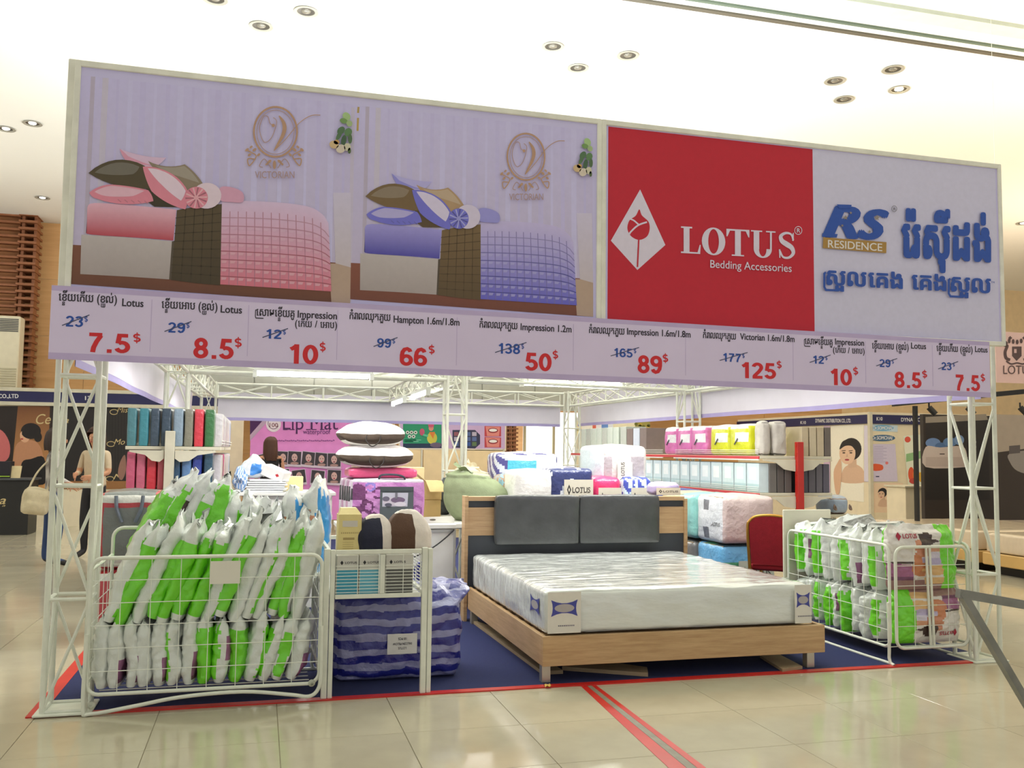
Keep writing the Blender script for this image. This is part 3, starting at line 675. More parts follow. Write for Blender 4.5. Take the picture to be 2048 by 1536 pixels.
sk_text(a, text_geo('TM', .01), 1884, 772, 1900, 9, BLU)
a.build('printed_lettering', PRINT, BOARD[P2.name], attr=True, label='brand lettering and kite emblem')
# ------------------------------------------------------------------ price strip
PY = 5.20
STRIP = thing('price_banner', (at(1000, 700, PY).x, PY, 1.86), 'long lavender price strip with red and blue prices across the stall front', 'banner')
sx0, sx1 = at(100, 640, PY).x, at(1980, 740, PY).x; zt, zb = at(100, 570, PY).z, at(100, 718, PY).z
zt2, zb2 = at(1980, 684, PY).z, at(1976, 795, PY).z
M_STRIP = mat('strip_vinyl', rgb(222, 208, 240), 0.6, var=0.03, vscale=3); M_STRIPE = mat('strip_hem', rgb(196, 178, 220), 0.6)
def stripf(v0, v1, off):
    b = MB()
    def fn(u, v):
        x = sx0 + (sx1 - sx0) * u; vv = v0 + (v1 - v0) * v; a0 = zb + (zb2 - zb) * u; a1 = zt + (zt2 - zt) * u
        return (x, PY + 0.0 - off, a0 + (a1 - a0) * vv)
    b.grid(fn, 60, 4); b.grid(lambda u, v: (lambda q: (q[0], q[1] + .0025 + off, q[2]))(fn(1 - u, v)), 60, 4); return b
VIN = stripf(.09, .93, 0).build('vinyl', M_STRIP, STRIP); stripf(0, .09, .0004).build('hem', M_STRIPE, STRIP); stripf(.93, 1, .0004).build('hem', M_STRIPE, STRIP)
CB, CR, CK = rgb(34, 78, 168), rgb(212, 34, 42), rgb(46, 38, 52)
KH1 = ['េខី|ន', 'យ', 'េកី', 'យ']; KH2 = ['េខី|ន', 'យ', 'េអា', 'ប']; KHP = [' ', '(', 'ខ|យ', 'ល់', ')']; KH3 = ['េសា|r', 'ម', 'េខី|ន', 'យ', 'គូ']; KHK = ['កំ', 'រា', 'ល', 'ឈុ', 'ត', 'ភួ', 'យ']
KHQ = ['(', 'េកី', 'យ', ' ', '/', ' ', 'េអា', 'ប', ')']
CELLS = [((117, 601, 234), KH1 + KHP, (244, 612, 287), 'Lotus', '23', (131, 653, 631, 166), '7.5', (177, 704, 665, 260), (267, 685, 281)),
         ((323, 616, 435), KH2 + KHP, (441, 625, 484), 'Lotus', '29', (336, 665, 644, 370), '8.5', (386, 716, 675, 467), (470, 695, 483)),
         ((510, 631, 589), KH3, (595, 635, 674), 'Impression', '12', (532, 677, 658, 563), '10', (578, 727, 688, 636), (640, 703, 651)),
         ((699, 638, 781), KHK, (787, 645, 919), 'Hampton 1.6m/1.8m', '99', (754, 695, 676, 782), '66', (799, 731, 694, 854), (858, 708, 869)),
         ((959, 655, 1035), KHK, (1041, 660, 1143), 'Impression 1.2m', '138', (997, 707, 686, 1040), '50', (1050, 741, 705, 1103), (1106, 718, 1116)),
         ((1178, 666, 1249), KHK, (1254, 669, 1381), 'Impression 1.6m/1.8m', '165', (1228, 714, 696, 1265), '89', (1275, 746, 710, 1324), (1326, 725, 1336)),
         ((1406, 676, 1472), KHK, (1480, 679, 1589), 'Victorian 1.6m/1.8m', '177', (1446, 723, 706, 1482), '125', (1483, 756, 724, 1552), (1554, 737, 1563)),
         ((1608, 688, 1665), KH3, (1670, 689, 1728), 'Impression', '12', (1626, 727, 711, 1648), '10', (1661, 770, 737, 1704), (1707, 750, 1716)),
         ((1744, 697, 1817), KH2 + KHP, (1822, 697, 1852), 'Lotus', '29', (1759, 734, 718, 1781), '8.5', (1789, 775, 743, 1843), (1845, 756, 1854)),
         ((1873, 702, 1945), KH1 + KHP, (1950, 704, 1975), 'Lotus', '23', (1883, 740, 724, 1903), '7.5', (1912, 781, 749, 1960), (1962, 763, 1970))]
for i, (kt, kh, lt, latin, old, po, new, pn, pd) in enumerate(CELLS):
    b = MB()
    geo = khmer_geo(kh, .022); p0 = at(kt[0], kt[1], PY); fit_text(b, geo, (kt[0], kt[1]), (kt[2], kt[1]), PY, CK, .0012, height=0.062)
    fit_text(b, text_geo(latin, .022), (lt[0], lt[1]), (lt[2], lt[1]), PY, CK, .0012, height=0.058)
    if latin == 'Impression': x_ = (590, 653, 674) if i == 2 else (1666, 705, 1729); fit_text(b, khmer_geo(KHQ, .02), (x_[0], x_[1]), (x_[2], x_[1]), PY, CK, .0012, height=.055)
    b.build('product_lettering', PRINT, VIN, attr=True)
    b = MB()
    hgt = (at(po[0], po[2], PY).z - at(po[0], po[1], PY).z); fit_text(b, digits_geo(old, .16), (po[0], po[1]), (po[3], po[1]), PY, CB, .0012, height=hgt)
    q = at(po[3] + 2, po[2] + (po[1] - po[2]) * .5, PY); place2d(b, digits_geo('$', .13), q.x, q.z - .005, .034, hgt * .55, PY, CB, .0012)
    q0, q1 = at(po[0] - 7, po[1] - 2, PY), at(po[3] + 13, po[2] - 1, PY); V, F_ = stroke_geo([(q0.x, q0.z), (q1.x, q1.z)], .005); b.add([(u, PY - .002, v) for u, v in V], F_, rgb(70, 76, 110))
    b.build('old_price_lettering', PRINT, VIN, attr=True)
    b = MB()
    hgt = (at(pn[0], pn[2], PY).z - at(pn[0], pn[1], PY).z); fit_text(b, digits_geo(new, .185), (pn[0], pn[1]), (pn[3], pn[1]), PY, CR, .0012, height=hgt)
    q0, q1 = at(pd[0], pd[1], PY), at(pd[2], pd[1], PY); sx = (q1.x - q0.x) / .45; place2d(b, digits_geo('$', .14), q0.x - .08 * sx, q0.z, sx, hgt * .5, PY, CR, .0012)
    b.build('price_lettering', PRINT, VIN, attr=True)
    if i < 9:
        x = at((pd[2] + CELLS[i + 1][0][0]) / 2, 650, PY).x; MB().box(x - .0015, x + .0015, PY - .0008, PY, zb + (zb2 - zb) * ((x - sx0) / (sx1 - sx0)) + .06, zt + (zt2 - zt) * ((x - sx0) / (sx1 - sx0)) - .045).build('fold_seam', M_STRIPE, VIN)
# ------------------------------------------------------------------ carpet and floor tape
one('stall_carpet', lambda b: b.box(-1.07, 4.95, 5.345, 14.6, 0.0, 0.006), mat('carpet_blue', rgb(30, 39, 88), 0.95, var=0.12, vscale=60, bump=0.3, bscale=300), label='dark blue carpet covering the stall floor', cat='carpet')
M_TAPE = mat('tape_red', rgb(206, 42, 36), 0.35, var=0.15, vscale=5); M_TAPEG = mat('tape_grey', rgb(134, 128, 110), 0.5, var=0.2, vscale=12)
one('floor_tape', lambda b: b.box(-1.12, 4.98, 5.315, 5.375, 0.0005, 0.0075), M_TAPE, label='red tape along the front edge of the blue carpet', cat='tape')
one('floor_tape', lambda b: b.box(-1.12, -1.05, 5.376, 14.6, 0.0005, 0.0075), M_TAPE, label='red tape along the left edge of the blue carpet', cat='tape')
t = thing('floor_tape', (1.9, 4.3, 0), 'red and grey tape strip running across the beige tiles towards the camera', 'tape')
for a0, a1, c0, c1_, m in ((1.898, 1.935, 1.80, 1.878, M_TAPE), (1.936, 1.965, 1.880, 1.925, M_TAPEG), (1.966, 1.995, 1.927, 1.965, M_TAPE)):
    MB().extrude([(c0 - .08, 2.4, .0002), (c1_ - .08, 2.4, .0002), (c1_, 3.87, .0002), (a1, 5.31, .0002), (a0, 5.31, .0002), (c0, 3.87, .0002)], (0, 0, .0016)).build('tape_band', m, t)
# ------------------------------------------------------------------ bagged pillows
GRN, GRN2, WHT, PUR, PUR2, SKN, HAIR, CREAM, LAVP, BLB = rgb(120, 220, 46), rgb(80, 178, 40), rgb(226, 230, 224), rgb(150, 92, 134), rgb(112, 60, 92), rgb(206, 140, 108), rgb(66, 46, 42), rgb(222, 180, 122), rgb(186, 174, 208), rgb(40, 150, 220)
def pillow(W, H, T, seed, colfn, n=40, m=34, tail=1.0, fat=0.30):
    b = MB(); so = Vector((seed * 5.1, seed * 2.7, seed * 1.9)); tl = 0.87
    def fn(u, t):
        th = 2 * PI * u; c, s = math.cos(th), math.sin(th)
        a = T / 2 * (0.16 + 0.84 * max(0.0, math.sin(PI * min(1, max(0, (t * 0.96 + .03))))) ** fat); bb = W / 2 * (1 - .05 * abs(2 * t - 1) ** 4); z = H * t
        if t > tl:
            k = (t - tl) / (1 - tl); a *= 1 - .80 * k; bb *= 1 - (.20 + .16 * math.sin(seed * 1.7)) * k * tail; z += (noise.noise(Vector((s * 2.6, seed, 0))) * .09 + .03 * noise.noise(Vector((s * 7, seed, 5)))) * k * tail
        x = a * math.copysign(abs(c) ** .72, c); y = bb * math.copysign(abs(s) ** .6, s)
        f = min(1.0, 6 * t)
        d = noise.noise(Vector((c * 1.5, y * 7, z * 5)) + so) * .022 + abs(noise.noise(Vector((c * 2, y * 11, z * 15)) + so)) * .022 - .009
        d2 = (abs(noise.noise(Vector((c, y * 20, z * 24)) + so)) - .2) * .012
        x += (c * (d + d2)) * f; y += s * (d * .8 + d2) * f; x += noise.noise(Vector((z * 5, seed * 3, 1))) * .022 + (noise.noise(Vector((s * 3, z * 9, seed))) * .05 * max(0, t - tl) / (1 - tl) * tail)
        return (x, y, z)
    def cf(u, t):
        th = 2 * PI * u; c, s = math.cos(th), math.sin(th); return colfn(c, math.copysign(abs(s) ** .6, s), t)
    b.grid(fn, n, m, cf, wrap=True)
    o = len(b.v)
    for v, rev in ((0.0, True), (1.0, False)):
        ring = [(0 if v == 0 else m) * n + i for i in range(n)]
        b.f.append(tuple(ring[::-1] if rev else ring)); b.m.append(0); b.c.append(WHT)
    return b, fn
def pstyle(kind, seed):
    rs = random.Random(seed); j = lambda: rs.uniform(-.06, .06); a, c_, d = j(), j(), j()
    def wob(t): return noise.noise(Vector((t * 7, seed * 1.7, 0))) * .18
    def f(c, s, t):
        # c>0 right face, c<0 left face, s<0 front edge
        if t > .86 + wob(s * 2): return WHT
        if abs(c - .1 * a) < .07 and s < 0: return WHT
        if t < .05: return GRN if kind in 'CB' and seed % 2 else WHT
        if kind == 'A' and c > .25 + wob(t) and t < .84 + a: return GRN
        if kind == 'B' and abs(c - .05 + a) < .42 + wob(t) and s < 0 and t < .8 + c_: return GRN
        if kind == 'C' and c > -.75 + wob(t) and t < .83 + a: return GRN
        if kind == 'G' and t < .9: return GRN
        if kind == 'L' and c < -.2 + wob(t) and t < .8: return GRN
        if kind == 'D' and c > .35 and t < .42 + a: return PUR if t > .12 else PUR2
        if kind == 'M':
            if c < -.1 + wob(t): return GRN
            if c > .3 and .35 < t < .75: return PUR
        if kind == 'E':
            if abs(c) < .3 + wob(t) and s < 0 and t < .86: return GRN
            if c > .3:
                if .42 < t < .72: return HAIR
                if .22 < t <= .42: return SKN
        if kind == 'U':
            if c > .1 + wob(t) and s < .1: return BLB
            if s < 0 and ((c + .35) / .33) ** 2 + ((t - .55) / .17) ** 2 < 1: return SKN
        return WHT
    return f
PIL = {}
def add_pillow(loc, rot, W, H, T, kind, seed, label, group, n=40, m=34, tail=1.0, name='bagged_pillow'):
    b, fn = pillow(W, H, T, seed, pstyle(kind, seed), n, m, tail)
    return put(b, name, FILM, loc, rot, 1.0, True, label=label, cat='pillow', group=group)
# --- left wire cage
bx0, bx1, by0, by1 = -0.835, 0.355, 5.30, 6.02
ORDN = ['first', 'second', 'third', 'fourth', 'fifth', 'sixth', 'seventh', 'eighth', 'ninth', 'tenth', 'eleventh', 'twelfth', 'thirteenth', 'fourteenth', 'fifteenth', 'sixteenth']
DESC = {'A': 'white bagged pillow with a green side', 'B': 'bagged pillow with a green stripe down its edge', 'C': 'mostly green bagged pillow', 'G': 'all green bagged pillow', 'D': 'white bagged pillow with a purple patch', 'L': 'white bagged pillow with green on its left', 'M': 'green and white bagged pillow with a purple print', 'W': 'plain white bagged pillow', 'E': 'green edged bagged pillow with a dark printed photo', 'U': 'blue and white bagged pillow'}
UP = 'ABWCCGACGCAWLCBAW'[:15]; 
UP = ['A', 'C', 'W', 'C', 'C', 'G', 'C', 'A', 'C', 'W', 'A', 'L', 'C', 'B', 'W']
for i, k in enumerate(UP):
    x = -0.765 + i * 0.0715; lean = math.radians(21 - i * 0.35 + random.uniform(-2, 2))
    if i > 12: lean *= .75
    add_pillow((x, by0 + .285 + random.uniform(-.01, .02), 0.455 + random.uniform(-.012, .012)), (random.uniform(-.05, .03), lean, random.uniform(-.08, .08)), .47, .56 + random.uniform(-.03, .04), .118, k, 10 + i, '%s, %s, upper row of left cage' % (DESC[k], ORDN[i]), 'upper row of pillows in the left cage')
LO = ['W', 'D', 'D', 'W', 'D', 'L', 'D', 'C', 'M', 'C', 'A', 'L', 'B', 'D']
lx = -0.785
for i, k in enumerate(LO):
    w = .078 if i < 7 else .088
    lean = math.radians(random.uniform(-3, 2)) if i < 8 else math.radians((2, 4, 10, 16, 15, 14)[i - 8])
    add_pillow((lx, by0 + .275, 0.118), (0, lean, random.uniform(-.06, .06)), .45, .355 + random.uniform(-.012, .018), w + .034, k, 40 + i, '%s, %s, lower row of left cage' % (DESC[k], ORDN[i]), 'lower row of pillows in the left cage', tail=.5)
    lx += .0745 if i < 7 else .0795
RB = [(350, 968, 25, 'G'), (388, 946, 27, 'E'), (412, 950, 23, 'A'), (432, 972, 24, 'C'), (455, 955, 15, 'G'), (472, 985, 12, 'A'), (498, 990, 7, 'L'), (528, 1000, 6, 'W'), (556, 1012, 8, 'C'), (590, 975, 4, 'U'), (642, 962, 4, 'U')]
for i, (px, py, ln, k) in enumerate(RB):
    Yp = 6.12 if k == 'U' else 6.06; p = at(px, py, Yp - .1); Hh = .56 if k != 'U' else .60; l = math.radians(ln)
    add_pillow((p.x - Hh * math.sin(l), Yp, p.z - Hh * math.cos(l)), (0.0, l, random.uniform(-.1, .1) + (-.15 if k == 'U' else .15)), .44, Hh, .16 if k != 'U' else .18, k, 70 + i, '%s, %s, back row of left cage' % (DESC[k], ORDN[i]), 'back row of pillows in the left cage')
def rrect(x0, x1, z0, z1, r, y, n=5, bottom=True):
    P = []
    for cx, cz, a0 in ((x1 - r, z1 - r, 90), (x1 - r, z0 + r, 0), (x0 + r, z0 + r, 270), (x0 + r, z1 - r, 180)):
        for i in range(n + 1):
            a = math.radians(a0 - 90 * i / n); P.append((cx + r * math.cos(a), y, cz + r * math.sin(a)))
    return P
cage = thing('wire_cage', ((bx0 + bx1) / 2, (by0 + by1) / 2, 0), 'white wire cage crammed with green and white bagged pillows on the left', 'cage')
z0c, z1c = .105, .81
def panel_wires(b0, b1, y, z0, z1, nv, nh, parent, axis='y'):
    f = (lambda u, z: (u, y, z)) if axis == 'y' else (lambda u, z: (y, u, z))
    for i in range(1, nv + 1): u = b0 + (b1 - b0) * i / (nv + 1); MB().tube([f(u, z0), f(u, z1)], .0022, 5, col=None).build('wire', WIRE, parent, smooth=1)
    for i in range(1, nh + 1): z = z0 + (z1 - z0) * i / (nh + 1); MB().tube([f(b0, z), f(b1, z)], .0024, 5).build('wire', WIRE, parent, smooth=1)
FF_ = MB().tube(rrect(bx0, bx1, z0c, z1c, .06, by0), .0105, 8, closed=True).build('front_frame', WHITE_STEEL, cage, smooth=1)
BF_ = MB().tube(rrect(bx0, bx1, z0c, z1c + .1, .06, by1), .0105, 8, closed=True).build('back_frame', WHITE_STEEL, cage, smooth=1)
for xx in (bx0, bx1):
    MB().tube([(xx, by0, z1c - .06), (xx, by1, z1c - .06)], .009, 6).build('side_rail', WHITE_STEEL, cage, smooth=1); MB().tube([(xx, by0, z0c + .06), (xx, by1, z0c + .06)], .009, 6).build('side_rail', WHITE_STEEL, cage, smooth=1)
    panel_wires(by0, by1, xx, z0c + .06, z1c - .06, 4, 5, cage, 'x')
panel_wires(bx0, bx1, by0, z0c, z1c, 7, 5, FF_); panel_wires(bx0, bx1, by1, z0c, z1c, 7, 5, BF_)
for i in range(9): y = by0 + (by1 - by0) * i / 8; MB().tube([(bx0 + .05, y, z0c), (bx1 - .05, y, z0c)], .003, 5).build('floor_wire', WIRE, cage, smooth=1)
MB().tube(smooth_pts([(bx0 - .004, by0 - .02, .42), (bx0 - .008, by0 - .02, .05), (bx0 + .03, by0 - .02, .014), (-.6, by0 - .02, .04), (-.36, by0 - .02, .075), (-.05, by0 - .02, .085), (.2, by0 - .02, .055), (.30, by0 - .02, .04), (bx1 - .006, by0 - .02, .075), (bx1 + .008, by0 - .02, .16), (bx1 + .006, by0 - .02, .42)], 5, False), .0105, 8).build('bent_foot_rail', WHITE_STEEL, cage, smooth=1)
MB().tube(smooth_pts([(bx0, by1 + .02, .42), (bx0, by1 + .02, .05), (bx0 + .05, by1 + .02, .014), (bx1 - .05, by1 + .02, .014), (bx1, by1 + .02, .05), (bx1, by1 + .02, .42)], 5, False), .0105, 8).build('bent_foot_rail', WHITE_STEEL, cage, smooth=1)
for xx, zz in ((bx0 + .03, .055), (bx1 - .04, .11)):
    MB().grid(lambda u, v: (xx + (.02 if v in (0, 1) else (.02 if abs(v - .5) > .3 else .008)) * math.cos(2 * PI * u), by0 - .015 - (.012 if .2 < v < .8 else 0), zz + (.02 if abs(v - .5) > .3 else .008) * math.sin(2 * PI * u)), 14, 3, wrap=True).build('wheel_ring', WHITE_STEEL, cage, smooth=1)
p, q = at(421, 1122, by0), at(480, 1166, by0); MB().box(p.x, q.x, by0 - .016, by0 - .013, q.z, p.z).build('name_card', PAPER, cage, label='blank cream card')
# --- right wire cage
rx0, rx1, ry0, ry1 = 4.125, 4.735, 5.39, 6.62
rc = thing('wire_cage', ((rx0 + rx1) / 2, (ry0 + ry1) / 2, 0), 'white wire cage with photo printed pillows at the right of the bed', 'cage')
rz0, rz1 = .115, .79
MB().tube([(rx0 + .06 + (p_[0] - rx0) * 1.0 if False else p_[0], ry0, p_[2]) for p_ in rrect(rx0 + .05, rx1 + .02, rz0 - .01, rz1 - .01, .06, ry0)], .011, 8, closed=True).build('front_frame', WHITE_STEEL, rc, smooth=1)
for dx in (-.014, .014): MB().tube([((rx0 + rx1) / 2 + dx + .03, ry0, rz0), ((rx0 + rx1) / 2 + dx + .005, ry0, rz1)], .009, 8).build('centre_bar', WHITE_STEEL, rc, smooth=1)
panel_wires(rx0 + .06, rx1, ry0, rz0, rz1, 3, 4, rc)
for xx in (rx0, rx1 + .04):
    P = [(xx, y_, z_) for (y_, _, z_) in rrect(ry0, ry1, rz0, rz1 + .005, .06, 0)]
    SF_ = MB().tube(P, .0105, 8, closed=True).build('side_frame', WHITE_STEEL, rc, smooth=1); panel_wires(ry0, ry1, xx, rz0, rz1, 8, 5, SF_, 'x')
    MB().tube(smooth_pts([(xx - .012, ry0, rz0 + .3), (xx - .012, ry0, .05), (xx - .012, ry0 + .05, .014), (xx - .012, ry1 - .05, .014), (xx - .012, ry1, .05), (xx - .012, ry1, rz0 + .3)], 5, False), .0105, 8).build('foot_rail', WHITE_STEEL, rc, smooth=1)
for i in range(8): y = ry0 + .02 + (ry1 - ry0 - .04) * i / 7; MB().tube([(rx0, y, rz0), (rx1, y, rz0)], .003, 5).build('floor_wire', WIRE, rc, smooth=1)
MB().box(rx0 - .03, rx1 - .2, ry1 + .02, ry1 + .04, rz0, .955, .006).build('back_board', mat('cream_board', rgb(222, 218, 196), 0.5), rc)
Rk = ['B', 'C', 'W', 'B', 'L', 'W', 'C', 'D', 'M']
for lv, zb_ in ((0, .12), (1, .47)):
    for i in range(9):
        k = Rk[(i * 2 + lv * 3) % 9] if i > 0 else 'B'
        if i == 8 and lv == 1: k = 'C'
        add_pillow((4.435, 5.615 + i * .116, zb_ + random.uniform(0, .01)), (random.uniform(-.08, .08), random.uniform(-.03, .03), -PI / 2 + random.uniform(-.06, .06)), .56, (.335 if lv == 0 else .40 + random.uniform(-.03, .02)), .145, k, 100 + i + lv * 20,
                   '%s, right cage, %s layer, %s from front' % (DESC[k], ('bottom', 'top')[lv], ORDN[i]), 'bagged pillows stacked in the right cage')
def face_print(c, yn, t, flip):
    if c < -.05: return WHT if abs(yn) < .95 else GRN
    s = (yn + 1) / 2; tt = t
    if flip: s, tt = 1 - s, 1 - tt
    E = lambda cx, cy, rx, ry: ((s - cx) / rx) ** 2 + ((tt - cy) / ry) ** 2 < 1
    if s > .755 - .05 * tt + .02 * math.sin(tt * 9): return GRN
    if E(.52, .765, .105, .115) or (E(.62, .74, .09, .025)): return HAIR
    if E(.52, .575, .055, .075): return rgb(186, 112, 84)
    if E(.44, .63, .10, .13) or E(.40, .70, .05, .07): return SKN
    if s > .42 and E(.70, .62, .22, .045): return rgb(214, 156, 122)
    if E(.62, .47, .20, .105): return LAVP if tt < .48 else rgb(214, 206, 224)
    if E(.67, .30, .23, .085) or (s > .5 and .08 < tt < .18): return CREAM
    if E(.42, .33, .14, .13) or E(.36, .45, .06, .12): return rgb(202, 128, 84)
    if s < .34 and .14 < tt < .41 - .1 * s: return rgb(166, 100, 142) if tt > .2 else PUR2
    if s < .40 and .405 < tt < .435: return HAIR
    if tt < .14: return rgb(150, 112, 110)
    return rgb(226, 220, 214)
for lv, (zb_, H, fl) in enumerate(((.125, .37, True), (.485, .44, False))):
    b, fn = pillow(.56, H, .15, 140 + lv, lambda c, y, t, fl=fl: face_print(c, y, t, fl), 150, 90, tail=.25, fat=.5)
    o = put(b, 'printed_pillow', FILM, (4.465 - (.02 if lv else 0), 5.475, zb_), (0, (-.06 if lv else 0), -PI / 2), 1.0, True, label=('upper pillow bag printed with a sleeping woman, green right end' if lv else 'lower pillow bag printed with a sleeping woman, upside down, green left end'), cat='pillow', group='photo printed pillow bags at the cage front')
    # brand mark on the bag
    def T(s, t, l, fn=fn, fl=fl):
        if fl: s, t = 1 - s, 1 - t
        yn = 2 * s - 1; sn = math.copysign(abs(yn) ** (1 / .6), yn); th = math.asin(max(-1, min(1, sn))); p = fn((th / (2 * PI)) % 1, t); return (p[0] + .004 + l, p[1], p[2])
    a = Art(T); r1 = rgb(170, 30, 62); a.poly([(.135, .89), (.17, .82), (.13, .75), (.10, .83)], r1); a.up(); V, F_, bb = text_geo('LOTUS', .03)
    a.add([a.T(.19 + (u[0] - bb[0]) / (bb[1] - bb[0]) * .2, .79 + u[1] * .10, a.l + dz_(u)) for u in V], F_, r1); kid(a, 'brand_print', PRINT, o, attr=True)
# ------------------------------------------------------------------ bed
M_OAK = mat('oak_laminate', rgb(206, 172, 128), 0.45, vscale=5, wood=rgb(176, 140, 98), stretch=(0.7, 0.7, 9)); M_CHAR = mat('charcoal_laminate', rgb(62, 66, 72), 0.5, vscale=8, var=.08)
M_LEG = mat('brushed_leg', rgb(186, 182, 168), 0.3, metal=0.7)
bed = thing('double_bed', (2.65, 6.4, 0.006), 'low oak double bed with charcoal headboard in the middle of the stall', 'bed')
X0, X1, Y0, Y1 = 1.68, 3.62, 5.385, 7.46
MB().box(X0, X1, Y0, Y0 + .028, .108, .285, .002).build('foot_rail', M_OAK, bed); MB().box(X0, X0 + .028, Y0 + .029, Y1, .108, .285, .002).build('side_rail', M_OAK, bed); MB().box(X1 - .028, X1, Y0 + .029, Y1, .108, .285, .002).build('side_rail', M_OAK, bed)
for i in range(10): y = Y0 + .1 + i * .205; MB().box(X0 + .03, X1 - .03, y, y + .09, .255, .275).build('slat', M_OAK, bed)
MB().box(X0 + .9, X0 + .98, Y0 + .03, Y1, .14, .25).build('centre_beam', M_OAK, bed)
for x_ in (X0 + .005, X1 - .115):
    for y_ in (Y0 + .03, Y1 - .12): MB().box(x_, x_ + .055, y_, y_ + .055, .006, .108, .002).build('leg', M_LEG, bed)
hb = MB().box(X0 - .035, X0 - .005, Y1 + .002, Y1 + .12, .006, 1.025, .002).build('headboard_stile', M_OAK, bed); MB().box(X1 + .0, X1 + .03, Y1 + .002, Y1 + .12, .006, 1.0, .002).build('headboard_stile', M_OAK, bed)
for z_0, z_1, m_, nm, yy in ((.985, 1.02, M_OAK, 'headboard_rail', 0), (.93, .985, M_CHAR, 'headboard_shadow_gap', .03), (.70, .93, M_OAK, 'headboard_panel', .012), (.12, .70, M_CHAR, 'headboard_lower_panel', .02)): MB().box(X0 - .005, X1, Y1 + .002 + yy, Y1 + .10, z_0, z_1, .001).build(nm, m_, bed)  # charcoal band below the top rail paints in the shadow gap
M_WRAPD = mat('film_over_charcoal', rgb(66, 68, 68), 0.35, var=0.25, vscale=7, bump=0.25, bscale=18, coat=0.4)
for i, (xa, xb) in enumerate(((1.89, 2.612), (2.622, 3.345))):
    b = soft(xb - xa, .085, .405, .02, 16, .008, .003, 200 + i); put(b, 'headboard_cushion', M_WRAPD, ((xa + xb) / 2, Y1 - .045, .628), smooth=.9, attr=False, label='charcoal headboard cushion in clear film, ' + ('left' if i == 0 else 'right') + ' one of the pair', cat='cushion', group='film wrapped headboard cushions')
def mtop(q, hw, hd, hh):
    f = 1 - abs(q.z / hh)
    if q.z > hh * .9:
        w = noise.noise(Vector((q.x * 1.6 + q.y * .55, q.y * 13 - q.x * 4.2, 3))); q.z += .007 * w + .004 * abs(noise.noise(Vector((q.x * 3, q.y * 26 - q.x * 8, 9))))
    elif q.z > -hh * .9: q += Vector((math.copysign(1, q.x) if abs(q.x) > hw * .9 else 0, math.copysign(1, q.y) if abs(q.y) > hd * .9 else 0, 0)) * (.006 * noise.noise(Vector((q.x * 4, q.y * 4, q.z * 9 + q.x * 3))))
    return q
M_MATT = mat('film_over_mattress', rgb(224, 228, 224), 0.16, var=0.06, vscale=3, bump=0.5, bscale=3.2, stretch=(1.0, 7.0, 3.0), rot=0.30, coat=1.0)
mt = put(soft(1.83, 2.0, .268, .035, 56, .012, .004, 5, top=mtop), 'mattress', M_MATT, (2.62, 6.425, .286), smooth=1.2, attr=False, label='white mattress in shiny clear film on the oak bed', cat='mattress')
ORG[mt.name] = Vector(mt.location)
NAVY, GRY = rgb(66, 72, 156), rgb(176, 170, 170)
def emblem(a, cx, cy, w, h, c=NAVY):
    P = [(cx - w, cy + h)] + [(cx + w * u, cy + h * (1 - .42 * (1 - u * u))) for u in (-.6, -.2, .2, .6)] + [(cx + w, cy + h)] + [(cx + w * (1 - .12 * (1 - u * u)), cy + h * u) for u in (.5, 0, -.5)] + [(cx + w, cy - h)] + [(cx + w * u, cy - h * (1 - .42 * (1 - u * u))) for u in (.6, .2, -.2, -.6)] + [(cx - w, cy - h)] + [(cx - w * (1 - .12 * (1 - u * u)), cy + h * u) for u in (-.5, 0, .5)]
    a.poly(P[::-1] if False else P, c); a.ell(cx, cy, w * .74, h * .5, GRY)
Yf = 5.409
for nm, x0_, x1_, lb in (('corner_label', 1.712, 1.925, 'left'), ('corner_label', 3.405, 3.53, 'right')):
    a = Art(lambda x, z, l: (x, Yf - .012 - l, z)); a.poly([(x0_, .30), (x1_, .30), (x1_, .547), (x0_, .547)], rgb(224, 220, 210)); cx = (x0_ + x1_) / 2; emblem(a, cx, .45, (x1_ - x0_) * .40, .05)
    for k in range(9): a.line([(cx - .04 + k * .012, .345), (cx - .032 + k * .012, .345)], .008, rgb(120, 116, 130), up=(k == 0))
    a.build(nm, PRINT, mt, attr=True, label='corner label with blue emblem, ' + lb)
a = Art(lambda y, z, l: (1.705 - .008 - l, y, z)); emblem(a, 5.62, .44, .10, .055); a.build('corner_label', PRINT, mt, attr=True)
M_PLY = mat('plywood_raw', rgb(176, 156, 124), 0.7, vscale=6, wood=rgb(150, 128, 98), stretch=(1, 1, 8))
def plank(c4, h, label):
    b = MB(); b.extrude([(x, y, .0065) for x, y in c4], (0, 0, h)); b.build('plank', M_PLY, label=label, cat='plank', group='loose boards under the bed')
p = atz(936, 1245), atz(1078, 1352), atz(1120, 1350), atz(985, 1262); plank([(q.x + .02, q.y) for q in p], .022, 'long board lying under the left side rail of the bed')
p = atz(1127, 1345), atz(1300, 1358), atz(1298, 1346), atz(1150, 1325); plank([(q.x, q.y + .03) for q in p], .024, 'short board lying crosswise under the foot of the bed')
p = atz(1520, 1318), atz(1565, 1346), atz(1605, 1340), atz(1560, 1316); plank([(q.x, q.y) for q in p], .018, 'board under the right end of the bed')
p = atz(1095, 1376); b = MB(); b.grid(lambda u, v: (p.x - .02 + .04 * u, p.y - .02 + .04 * v, .009 + .012 * abs(math.sin(u * 5 + v * 3))), 6, 6); b.grid(lambda u, v: (p.x + .02 - .04 * u, p.y - .02 + .04 * v, .008 + .012 * abs(math.sin((1 - u) * 5 + v * 3))), 6, 6); b.build('paper_scrap', mat('yellow_scrap', rgb(214, 170, 70), 0.7), smooth=1, label='small yellow paper scrap below the bed leg', cat='scrap')
